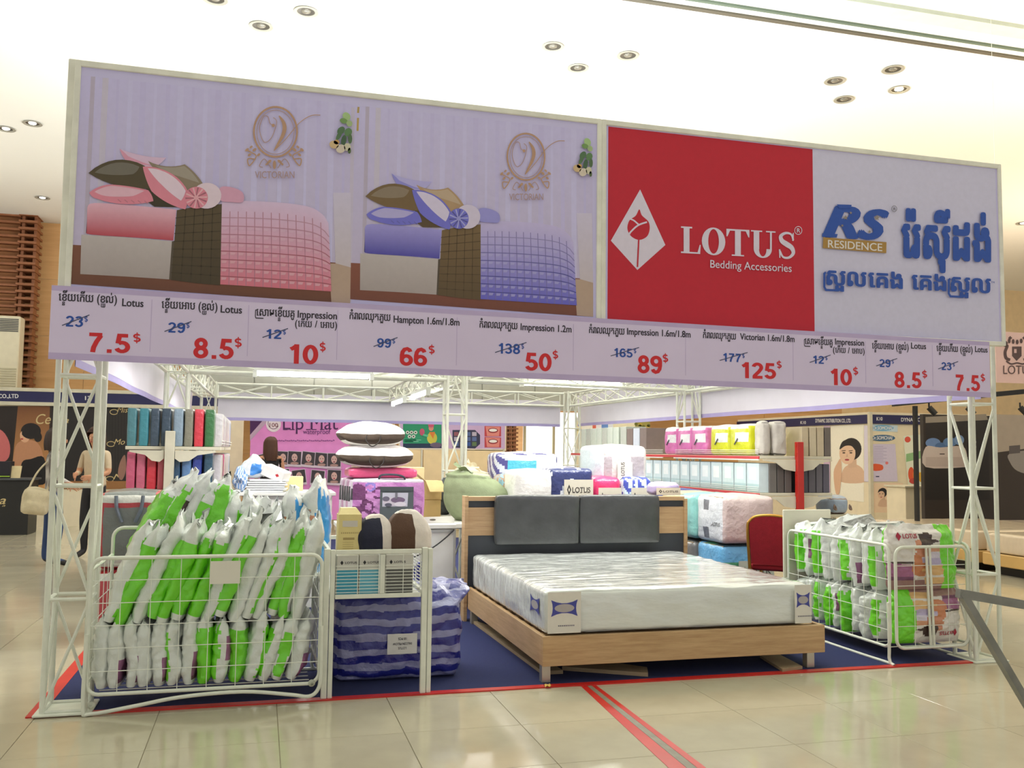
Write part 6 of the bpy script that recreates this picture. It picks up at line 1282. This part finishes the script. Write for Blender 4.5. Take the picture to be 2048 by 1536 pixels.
a.poly([(-60, 812), (104, 812), (104, 1000), (-60, 1000)], rgb(46, 34, 30)); a.strips([(36, 812), (100, 812)], [(20, 980), (95, 980)], rgb(120, 74, 44), rgb(206, 150, 92), 5); a.poly([(-60, 812), (36, 812), (20, 930), (-60, 960)], rgb(38, 28, 26)); a.poly(smooth_pts([(-20, 860), (5, 862), (20, 890), (14, 920), (-20, 925)], 4), rgb(206, 110, 110))
a.poly(smooth_pts([(26, 960), (28, 912), (34, 888), (52, 880), (74, 885), (86, 910), (88, 960)], 5), rgb(196, 140, 104)); a.poly(smooth_pts([(44, 925), (62, 918), (88, 915), (92, 965), (60, 968), (40, 962)], 4), rgb(26, 22, 24)); a.ell(50, 872, 10, 13, rgb(226, 176, 140)); a.ell(62, 862, 20, 16, rgb(28, 22, 24)); a.ell(76, 874, 8, 10, rgb(30, 24, 24)); a.poly([(40, 868), (44, 862), (44, 876)], rgb(230, 184, 150)); a.ell(44, 878, 3, 1.6, rgb(180, 60, 60), 8)
gold = rgb(206, 184, 132)
a.text(text_geo('Ce', .0, .3), 72, 848, 102, gold, h=20); a.build('photo_wall', PRINT, t, attr=True, label='dark photo wall of a woman seen from behind')
a = Art(TF2); a.poly([(104, 812), (330, 812), (330, 978), (104, 978)], rgb(34, 30, 30))
for k in range(9): a.line([(210 + k * 6, 826), (209 + k * 6, 960)], 1.5, rgb(44, 40, 38), up=(k == 0))
a.text(text_geo('a', .0, .3), 126, 846, 138, gold, h=8)
for px, py, s_ in ((222, 828, 'Mis'), (216, 892, 'Mo'), (214, 962, 'M')): a.line(arc(px + 6, py - 4, 8, 5, 30, 330), 1.3, gold); a.text(text_geo(s_, 0, .35), px + 12, py - 3, px + 34, gold, h=11)
a.poly(smooth_pts([(236, 950), (240, 925), (250, 910), (252, 940), (244, 960)], 4), rgb(150, 110, 96)); a.poly([(104, 962), (330, 962), (330, 978), (104, 978)], rgb(150, 104, 60)); a.build('photo_wall', PRINT, t, attr=True, label='black wall with gold script lettering')
dk = thing('demo_counter', (at(20, 1050, 16.0).x, 16.0, 0), 'black cosmetics counter with gold script on the far left', 'counter'); p0, p1 = at(-90, 1052, 16.0), at(60, 957, 16.0)
MB().box(p0.x, p1.x, 16.0, 16.6, 0, p1.z - .03, .004).build('body', BLACK, dk); MB().box(p0.x, p1.x + .04, 15.97, 16.62, p1.z - .03, p1.z, .004).build('top', DARKG, dk)
a = Art(lambda px, py, l: (lambda q: (q.x, 15.999 - l, q.z))(at(px, py, 16.0))); a.text(text_geo('a', .01, .35), -2, 1008, 12, gold, h=11); a.text(text_geo('a', .0, .35), 4, 1013, 11, gold, h=3); a.build('gold_script', PRINT, dk, attr=True)
q = at(30, 957, 16.2); one('price_stand', lambda b: b.extrude([(q.x - .08, 16.2, p1.z), (q.x + .07, 16.2, p1.z), (q.x + .08, 16.25, p1.z + .19), (q.x - .07, 16.25, p1.z + .19)], (0, .02, 0), rgb(226, 206, 160)), BOXM, attr=True, label='small cream picture stand on the black counter', cat='stand')
q = at(10, 955, 16.2); one('display_case', lambda b: (b.box(q.x - .35, q.x + .08, 16.15, 16.4, p1.z + .001, p1.z + .26, .004, col=rgb(34, 30, 40)), b.box(q.x - .35, q.x + .08, 16.145, 16.15, p1.z + .02, p1.z + .035, col=rgb(170, 210, 60))), BOXM, attr=True, label='black product case at the left end of the black counter', cat='case')
# louvred timber screen and air conditioner, far left
M_LOUV = mat('louvre_timber', rgb(160, 104, 68), 0.5, vscale=6, wood=rgb(128, 78, 48), stretch=(1, 1, 6))
SYL = 21.4; lx1 = at(62, 600, SYL).x; ls = thing('louvre_screen', (lx1 - 2, SYL, 2.3), 'tall brown timber louvre screen on the far left wall', 'screen'); zc = at(40, 428, SYL).z
MB().box(lx1 - 4, lx1 - .35, SYL + .3, SYL + .34, 2.3, zc).build('backing', mat('louvre_back', rgb(206, 146, 96), 0.6), ls)
n = 27
for i in range(n):
    z_ = 2.35 + (zc - 2.4) * i / (n - 1); MB().box(lx1 - 4, lx1 - .28, SYL, SYL + .16, z_, z_ + .045).build('slat', M_LOUV, ls); MB().box(lx1 - .30, lx1 + .06, SYL - .06, SYL + .5, z_ + .02, z_ + .07).build('slat', M_LOUV, ls)
for x_ in (lx1 - .26, lx1 - .02): MB().box(x_, x_ + .06, SYL + .05, SYL + .35, 2.3, zc).build('post', M_LOUV, ls)
q0, q1 = at(34, 772, 20.9), at(-60, 628, 20.9); ac = thing('air_conditioner', (q0.x - .5, 20.9, 2.3), 'cream standing air conditioner with grille at the far left edge', 'air conditioner')
MB().box(q1.x, q0.x, 20.9, 21.3, 2.35, q1.z, .02).build('body', mat('ac_cream', rgb(232, 226, 200), 0.5), ac)
for i in range(8): MB().box(q1.x + .02, q0.x - .03, 20.885, 20.9, q1.z - .08 - i * .035, q1.z - .062 - i * .035).build('grille_slat', DARKG, ac)
for i in range(12): MB().box(q1.x + .02, q0.x - .03, 20.885, 20.9, 2.40 + i * .05, 2.425 + i * .05).build('grille_slat', mat('ac_slat', rgb(196, 190, 160), 0.5), ac)
# middle background: posters and partitions
BY = 16.0; TB = lambda px, py, l: (lambda q: (q.x, BY - .002 - l, q.z))(at(px, py, BY))
lb = thing('cosmetics_banner', (.7, BY, 0), 'large pink cosmetics banner with rows of face photos behind the stall', 'banner'); p0, p1 = at(497, 1000, BY), at(705, 830, BY); MB().box(p0.x, p1.x, BY, BY + .03, .2, p1.z + .3).build('cloth', mat('pink_vinyl', rgb(226, 138, 206), 0.45, bump=.2, bscale=3), lb)
for x_ in (p0.x + .05, p1.x - .1): MB().box(x_, x_ + .05, BY + .03, BY + .08, 0, p1.z + .3).build('post', M_ALU, lb)
a = Art(TB); pk = rgb(72, 26, 84); a.poly([(500, 838), (528, 838), (500, 870)], pk); a.poly([(528, 838), (540, 838), (500, 882), (500, 870)], rgb(190, 160, 186)); a.ell(547, 848, 15, 16, rgb(232, 218, 226)); a.line(arc(547, 846, 11, 12, 30, 340), 1.2, rgb(90, 50, 80)); a.text(text_geo('100', .01), 539, 854, 556, rgb(110, 50, 60), h=8)
a.text(text_geo('Lip Mat', .0), 566, 859, 676, pk, h=26); a.text(text_geo('waterproof', .0), 606, 868, 661, rgb(96, 40, 110), h=9.5)
for x_ in (566, 580, 612, 624, 640): a.line([(x_, 859), (x_ + 9, 859)], 1.6, pk, up=(x_ == 566))
for k in range(34): a.line([(534 + k * 4, 880 + (k % 3)), (537 + k * 4, 882 - (k % 2))], 1.6, rgb(120, 60, 130), up=(k == 0))
def polaroid(cx, cy, w, h, rot, v):
    c, s = math.cos(rot), math.sin(rot); Q = lambda u, t: (cx + u * c - t * s, cy + u * s + t * c)
    a.poly([Q(-w, -h), Q(w, -h), Q(w, h * 1.25), Q(-w, h * 1.25)], rgb(206, 190, 204)); a.poly([Q(-w * .92, -h * .92), Q(w * .92, -h * .92), Q(w * .92, h * .92), Q(-w * .92, h * .92)], rgb(58, 50, 56)); q = Q(0, 0); a.ell(q[0], q[1] - 1, w * .42, h * .56, rgb(206, 168, 160), 14); a.ell(q[0], q[1] + h * .75, w * .6, h * .2, rgb(170, 134, 126), 12); a.ell(q[0], q[1] + h * .28, w * .15, h * .09, (rgb(170, 50, 70), rgb(206, 90, 100), rgb(120, 40, 60))[v % 3], 8)
    for dx in (-.18, .18): a.ell(q[0] + w * dx, q[1] - h * .12, w * .08, h * .06, rgb(60, 46, 50), 8)
for k, (cx, cy, ro) in enumerate(((524, 922, -.22), (566, 916, .05), (589, 916, .06), (617, 917, .12), (643, 919, .1), (668, 920, .02), (566, 952, -.1), (598, 953, -.12), (635, 954, .1), (668, 953, .05), (533, 956, .1))): polaroid(cx, cy, 14, 14, ro, k)
a.build('printed_design', PRINT, lb, attr=True)
def board(px0, py0, px1, py1, Y, name, label, draw, cat='poster', floor=True):
    p0, p1 = at(px0, py1, Y), at(px1, py0, Y); t = thing(name, ((p0.x + p1.x) / 2, Y, 0 if floor else p0.z), label, cat); MB().box(p0.x, p1.x, Y, Y + .03, (0.0 if floor else p0.z), p1.z).build('board', M_STALL, t)
    a = Art(lambda px, py, l: (lambda q: (q.x, Y - .001 - l, q.z))(at(px, py, Y))); draw(a)
    if a.v: a.build('printed_design', PRINT, t, attr=True)
    return t
def d_or(a):
    a.strips([(672, 832), (788, 832)], [(672, 884), (788, 884)], rgb(232, 176, 66), rgb(244, 206, 110), 3); a.ell(728, 860, 4, 3, rgb(120, 60, 30)); a.text(text_geo('259', .02), 768, 864, 779, rgb(210, 60, 40), h=5)
    for k in range(6): a.line([(700 + k * 12, 863), (704 + k * 12, 863)], 1.5, rgb(120, 80, 30), up=(k == 0))
board(670, 828, 790, 1000, 16.25, 'orange_poster_board', 'orange poster board behind the stacked pillow packs', d_or)
dg_ = board(797, 828, 1013, 899, BY + .1, 'dental_poster_board', 'lilac board with green poster and two smiling mouth photos', lambda a: a.poly([(800, 830), (1010, 832), (1010, 898), (800, 896)], rgb(206, 176, 214)), floor=False)
def NA():
    a = Art(lambda px, py, l: (lambda q: (q.x, BY + .1 - .003 - l, q.z))(at(px, py, BY + .1))); return a
a = NA(); a.poly([(806, 832), (883, 832), (883, 896), (806, 896)], rgb(42, 150, 110)); a.poly([(806, 887), (883, 887), (883, 896), (806, 896)], rgb(34, 56, 84))
for cx, cy in ((815, 865), (823, 865), (831, 865), (819, 873), (827, 873)): a.ell(cx, cy, 3.6, 3.6, rgb(230, 232, 228), 10, up=(cx == 815)); a.ell(cx, cy, 1.8, 1.8, rgb(70, 80, 70), 8)
a.ell(864, 876, 10, 12, rgb(206, 196, 80)); a.poly([(858, 864), (870, 864), (866, 878)], rgb(226, 130, 60)); a.ell(862, 856, 5, 6, rgb(222, 150, 130)); a.ell(862, 851, 6, 4, rgb(206, 90, 120)); a.ell(844, 864, 5, 7, rgb(196, 90, 120)); a.ell(872, 890, 12, 5, rgb(110, 96, 120)); a.line([(856, 872), (846, 870)], 4, rgb(90, 190, 150))
for k in range(7): a.line([(809, 880 + (k % 2) * 3), (812 + k * 5, 880 + (k % 2) * 3)], 1, rgb(150, 220, 190), up=(k == 0))
a.build('green_poster', PRINT, dg_, attr=True)
a = NA(); a.poly([(905, 860), (950, 860), (960, 870), (960, 888), (950, 897), (905, 895)], rgb(54, 56, 84)); rr_ = random.Random(4)
for k in range(12): a.poly([(908 + (k % 4) * 12, 864 + (k // 4) * 10), (917 + (k % 4) * 12, 864 + (k // 4) * 10), (917 + (k % 4) * 12, 872 + (k // 4) * 10), (908 + (k % 4) * 12, 872 + (k // 4) * 10)], rgb(*rr_.choice([(90, 110, 160), (150, 90, 100), (96, 120, 80), (190, 180, 196), (60, 90, 160)])), up=(k == 0))
a.build('product_poster', PRINT, dg_, attr=True)
for cy in (863, 885):
    a = NA(); a.poly([(969, cy - 11), (1002, cy - 10), (1002, cy + 10), (969, cy + 10)], rgb(196, 70, 80)); a.poly([(971, cy - 10), (1000, cy - 9), (998, cy + 9), (974, cy + 9)], rgb(226, 140, 130)); a.ell(986, cy - 2, 10, 5, rgb(150, 46, 56)); a.ell(986, cy - 2.5, 8, 3, rgb(244, 240, 236)); a.build('mouth_photo', PRINT, dg_, attr=True)
pt = thing('partition_wall', (3.3, BY + .12, 0), 'beige partition wall panels below the green poster', 'partition')
for px0, px1 in ((792, 842), (845, 925), (927, 1006)): p0, p1 = at(px0, 1000, BY + .1), at(px1, 900, BY + .1); MB().box(p0.x, p1.x, BY + .1, BY + .14, 0, p1.z, .003).build('panel', mat('beige_partition', rgb(240, 214, 166), 0.6), pt)
for px in (790.5, 843.5, 926, 1007.5): p0 = at(px, 900, BY + .1); MB().box(p0.x - .015, p0.x + .015, BY + .08, BY + .16, 0, p0.z + .02).build('profile', M_CREAM, pt)
p0, p1 = at(1009, 1000, 17.2), at(1036, 845, 17.2); t = thing('lattice_screen', ((p0.x + p1.x) / 2, 17.2, 0), 'brown timber lattice screen beside the bright doors', 'screen')
for px in (1012, 1020, 1029): x_ = at(px, 900, 17.2).x; MB().box(x_ - .03, x_ + .03, 17.2, 17.3, 0, 2.1).build('post', M_LOUV, t)
for i in range(26): MB().box(p0.x, p1.x, 17.17, 17.2, .1 + i * .078, .13 + i * .078).build('slat', M_LOUV, t)
p0, p1 = at(1152, 890, 17.0), at(1290, 840, 17.0)
def d_far(a):
    for x0, x1, c in ((1150, 1163, (236, 226, 180)), (1163, 1185, (246, 240, 230)), (1185, 1192, (226, 110, 90)), (1192, 1203, (240, 232, 240)), (1203, 1216, (110, 150, 220)), (1216, 1226, (236, 240, 250)), (1226, 1270, (246, 238, 206)), (1270, 1300, (160, 150, 80))): a.poly([(x0, 842), (x1, 841), (x1, 872), (x0, 872)], rgb(*c), up=(x0 == 1150))
    for k in range(14): a.ell(1272 + (k * 5) % 26, 848 + (k * 7) % 16, 3.5, 3, rgb(*((110, 110, 40), (196, 170, 70), (90, 96, 40))[k % 3]), 8, up=(k == 0))
    a.text(text_geo('SUPER', .02), 1153, 862, 1164, rgb(90, 90, 60), h=4); a.line([(1166, 862), (1184, 862)], 2.5, rgb(206, 60, 50))
board(1150, 838, 1300, 905, 17.0, 'far_poster_board', 'far poster board with red and blue stripes behind the right rack', d_far)
# ------------------------------------------------------------------ people
M_BODY = mat('person_surface', attr=True, rough=0.75, var=0.06, vscale=20)
def person(loc, rz, H, J, colors, label, hair=None, hairc=rgb(60, 38, 28)):
    """J: dict joint -> (x,y,z,r) facing +y; one skinned body with colours by region"""
    names = list(J); E_ = [('pelvis', 'spine'), ('spine', 'chest'), ('chest', 'neck'), ('neck', 'head0'), ('head0', 'head1'), ('head1', 'head2')]
    for s in 'LR': E_ += [('chest', 'sh' + s), ('sh' + s, 'el' + s), ('el' + s, 'wr' + s), ('wr' + s, 'ha' + s), ('pelvis', 'hip' + s), ('hip' + s, 'kn' + s), ('kn' + s, 'an' + s), ('an' + s, 'toe' + s)]
    for s in 'LR':      # five fingers
        h, w = Vector(J['ha' + s][:3]), Vector(J['wr' + s][:3]); d = (h - w).normalized(); sx = Vector((1, 0, 0)); side = d.cross(Vector((0, 1, 0)) if abs(d.y) < .8 else Vector((1, 0, 0))).normalized()
        for k, (o_, ln) in enumerate(((-.03, .06), (-.01, .075), (.012, .07), (.032, .055), (.045, .045))):
            b0 = h + side * o_ * (.9 if k < 4 else 1) + d * (.02 if k < 4 else -.03); J['f%s%d' % (s, k)] = (*b0, .010); b1 = b0 + d * ln * (.9 if k < 4 else .5) + (side * .03 if k == 4 else Vector((0, -.012, 0))); J['g%s%d' % (s, k)] = (*b1, .007); E_ += [('ha' + s, 'f%s%d' % (s, k)), ('f%s%d' % (s, k), 'g%s%d' % (s, k))]
    names = list(J); ix = {n: i for i, n in enumerate(names)}; k = H / 1.62
    me = bpy.data.meshes.new('person'); me.from_pydata([(J[n][0] * k, J[n][1] * k, J[n][2] * k) for n in names], [(ix[a], ix[b]) for a, b in E_], [])
    o = bpy.data.objects.new('person', me); COL.objects.link(o); md = o.modifiers.new('s', 'SKIN'); md.use_smooth_shade = True
    sv = me.skin_vertices[0].data
    for n in names: sv[ix[n]].radius = (J[n][3] * k, J[n][3] * k * (1.0 if n[:2] in ('kn', 'el', 'wr', 'an', 'to', 'f', 'g') or n.startswith('head') else .82)); sv[ix[n]].use_root = (n == 'pelvis')
    o.modifiers.new('u', 'SUBSURF').levels = 2
    dg = bpy.context.evaluated_depsgraph_get(); dg.update(); bm_ = bpy.data.meshes.new_from_object(o.evaluated_get(dg)); bpy.data.objects.remove(o); bpy.data.meshes.remove(me)
    bm_.materials.clear(); bm_.materials.append(M_BODY); ca = bm_.color_attributes.new('Col', 'FLOAT_COLOR', 'POINT')
    for i, v in enumerate(bm_.vertices): ca.data[i].color = (*colors(v.co / k), 1)
    bm_.polygons.foreach_set('use_smooth', [True] * len(bm_.polygons)); zmin = min(v.co.z for v in bm_.vertices); bm_.transform(Matrix.Translation((0, 0, -zmin)))
    p = link('person', bm_, None, loc); p.rotation_euler = (0, 0, rz); tag(p, label, 'person'); ORG[p.name] = Vector((0, 0, 0))
    hz = J['head1'][2] * k - zmin; hy = J['head1'][1] * k; hx = J['head1'][0] * k
    hb_ = MB(); L_ = hair or .1
    def hf(u, v):
        th = 2 * PI * u; ph = PI * (.02 + .60 * v); r = .115 + .012 * noise.noise(Vector((u * 20, v * 2, 1)))
        x, y, z = r * math.sin(ph) * math.cos(th), r * 1.12 * math.sin(ph) * math.sin(th), r * 1.12 * math.cos(ph)
        if v > .5 and y < .03: z -= (v - .5) * 2 * L_; 
        if y > .05 and v > .28: z = max(z, .045); y = min(y, .088)
        return (hx + x, hy - .014 + y, hz + .015 + z)
    hb_.grid(hf, 32, 18, wrap=True); kid(hb_, 'hair', mat('hair_%d' % int(hairc[0] * 1000), hairc, 0.55, bump=.4, bscale=60, stretch=(6, 6, .6)), p, 2.5)
    for sg in (-1, 1):
        e = MB(); e.grid(lambda u, v: (hx + sg * .034 + .012 * math.sin(PI * v) * math.cos(2 * PI * u), hy + .090 + .006 * math.sin(PI * v) * math.sin(2 * PI * u), hz + .008 * math.cos(PI * v)), 10, 6, wrap=True); kid(e, 'eye', BLACK, p, 1)
    e = MB(); e.grid(lambda u, v: (hx + .011 * math.sin(PI * v) * math.cos(2 * PI * u), hy + .098 + .016 * math.sin(PI * v) * math.sin(2 * PI * u), hz - .022 + .024 * math.cos(PI * v)), 8, 6, wrap=True); kid(e, 'nose', mat('nose_skin', rgb(206, 150, 118), .6), p, 1)
    e = MB(); e.grid(lambda u, v: (hx + .026 * math.sin(PI * v) * math.cos(2 * PI * u), hy + .088 + .008 * math.sin(PI * v) * math.sin(2 * PI * u), hz - .058 + .007 * math.cos(PI * v)), 10, 6, wrap=True); kid(e, 'mouth', mat('lip', rgb(170, 84, 80), .5), p, 1)
    return p
def stand(arms, step=.0):
    J = {'pelvis': (0, 0, .88, .145), 'spine': (0, .0, 1.04, .118), 'chest': (0, -.01, 1.24, .132), 'neck': (0, -.005, 1.375, .047), 'head0': (0, .015, 1.435, .062), 'head1': (0, .012, 1.505, .092), 'head2': (0, .0, 1.565, .066)}
    for s, sg in (('L', -1), ('R', 1)):
        J.update({'sh' + s: (sg * .165, -.01, 1.315, .052), 'hip' + s: (sg * .085, 0, .83, .092), 'kn' + s: (sg * .09, .015 + sg * step, .455, .060), 'an' + s: (sg * .095, -.015 + sg * step, .085, .040), 'toe' + s: (sg * .10, .125 + sg * step, .032, .034)})
        e, w = arms[0 if s == 'L' else 1]; h = Vector(w) + (Vector(w) - Vector(e)).normalized() * .07; J.update({'el' + s: (*e, .038), 'wr' + s: (*w, .026), 'ha' + s: (*h, .032)})
    return J
SK = rgb(206, 150, 116)
def wear(top, bot, shoe=rgb(40, 36, 36), sleeve=1.15, bare=False, pat=None):
    def f(c):
        if c.z < .075: return shoe
        arm = abs(c.x) > .155 and c.z > .62 and c.z < 1.36 or (c.y > .16 and c.z > .85)
        if c.z > 1.365: return SK
        if arm and c.z > .62 and (abs(c.x) > .17 or c.y > .16): return (top if (c.z > sleeve and not bare) else SK)
        if c.z < .90: return bot
        if bare and c.z > 1.30 and abs(c.x) > .06: return SK if abs(c.x) > .11 else top
        return pat(c) if pat else top
    return f
plaid = lambda c: rgb(120, 112, 108) if (int(c.z * 28) % 3 == 0 or int((c.x + 5) * 30) % 3 == 0) else rgb(196, 190, 184)
pa = at(541, 900, 14.9); person((pa.x, 14.9, 0), 0.15, 1.56, stand((((-.215, .0, 1.06), (-.19, .10, .86)), ((.215, .0, 1.06), (.19, .10, .86)))), wear(rgb(28, 24, 26), rgb(40, 40, 50), bare=True), 'person in black tank top seen from behind, facing the pink banner', .20, rgb(84, 50, 32))
person((-2.33, 11.95, 0), -PI / 2 + .35, 1.60, stand((((-.215, -.01, 1.06), (-.19, .16, .98)), ((.22, -.03, 1.07), (.2, .13, .98))), .04), wear(rgb(196, 190, 184), rgb(44, 66, 110), sleeve=1.0, pat=plaid), 'person in plaid shirt and blue jeans behind the left post', .10, rgb(52, 36, 30))
person((-2.02, 12.75, 0), PI - .5, 1.64, stand((((-.215, .02, 1.06), (-.12, .2, 1.02)), ((.215, .02, 1.06), (.12, .2, 1.04))), .03), wear(rgb(206, 186, 156), rgb(36, 34, 38), sleeve=1.12), 'person with long brown hair and tan top behind the left post', .24, rgb(74, 48, 34))
b = soft(.26, .08, .30, .04, 16, .02, .01, 701, lambda f, u, v: rgb(206, 192, 160)); o = put(b, 'tote_bag', CLOTHC, (-2.50, 11.78, .60), (0, .12, .3), 1.2, label='cream cloth tote bag hanging from the plaid shirt shoulder', cat='bag'); kid(MB().tube(smooth_pts([(-.10, 0, .28), (-.03, .03, .50), (.10, .08, .66), (.12, .05, .5), (.10, 0, .28)], 6, False), .012, 6, col=rgb(206, 192, 160)), 'strap', CLOTHC, o, 1, True)
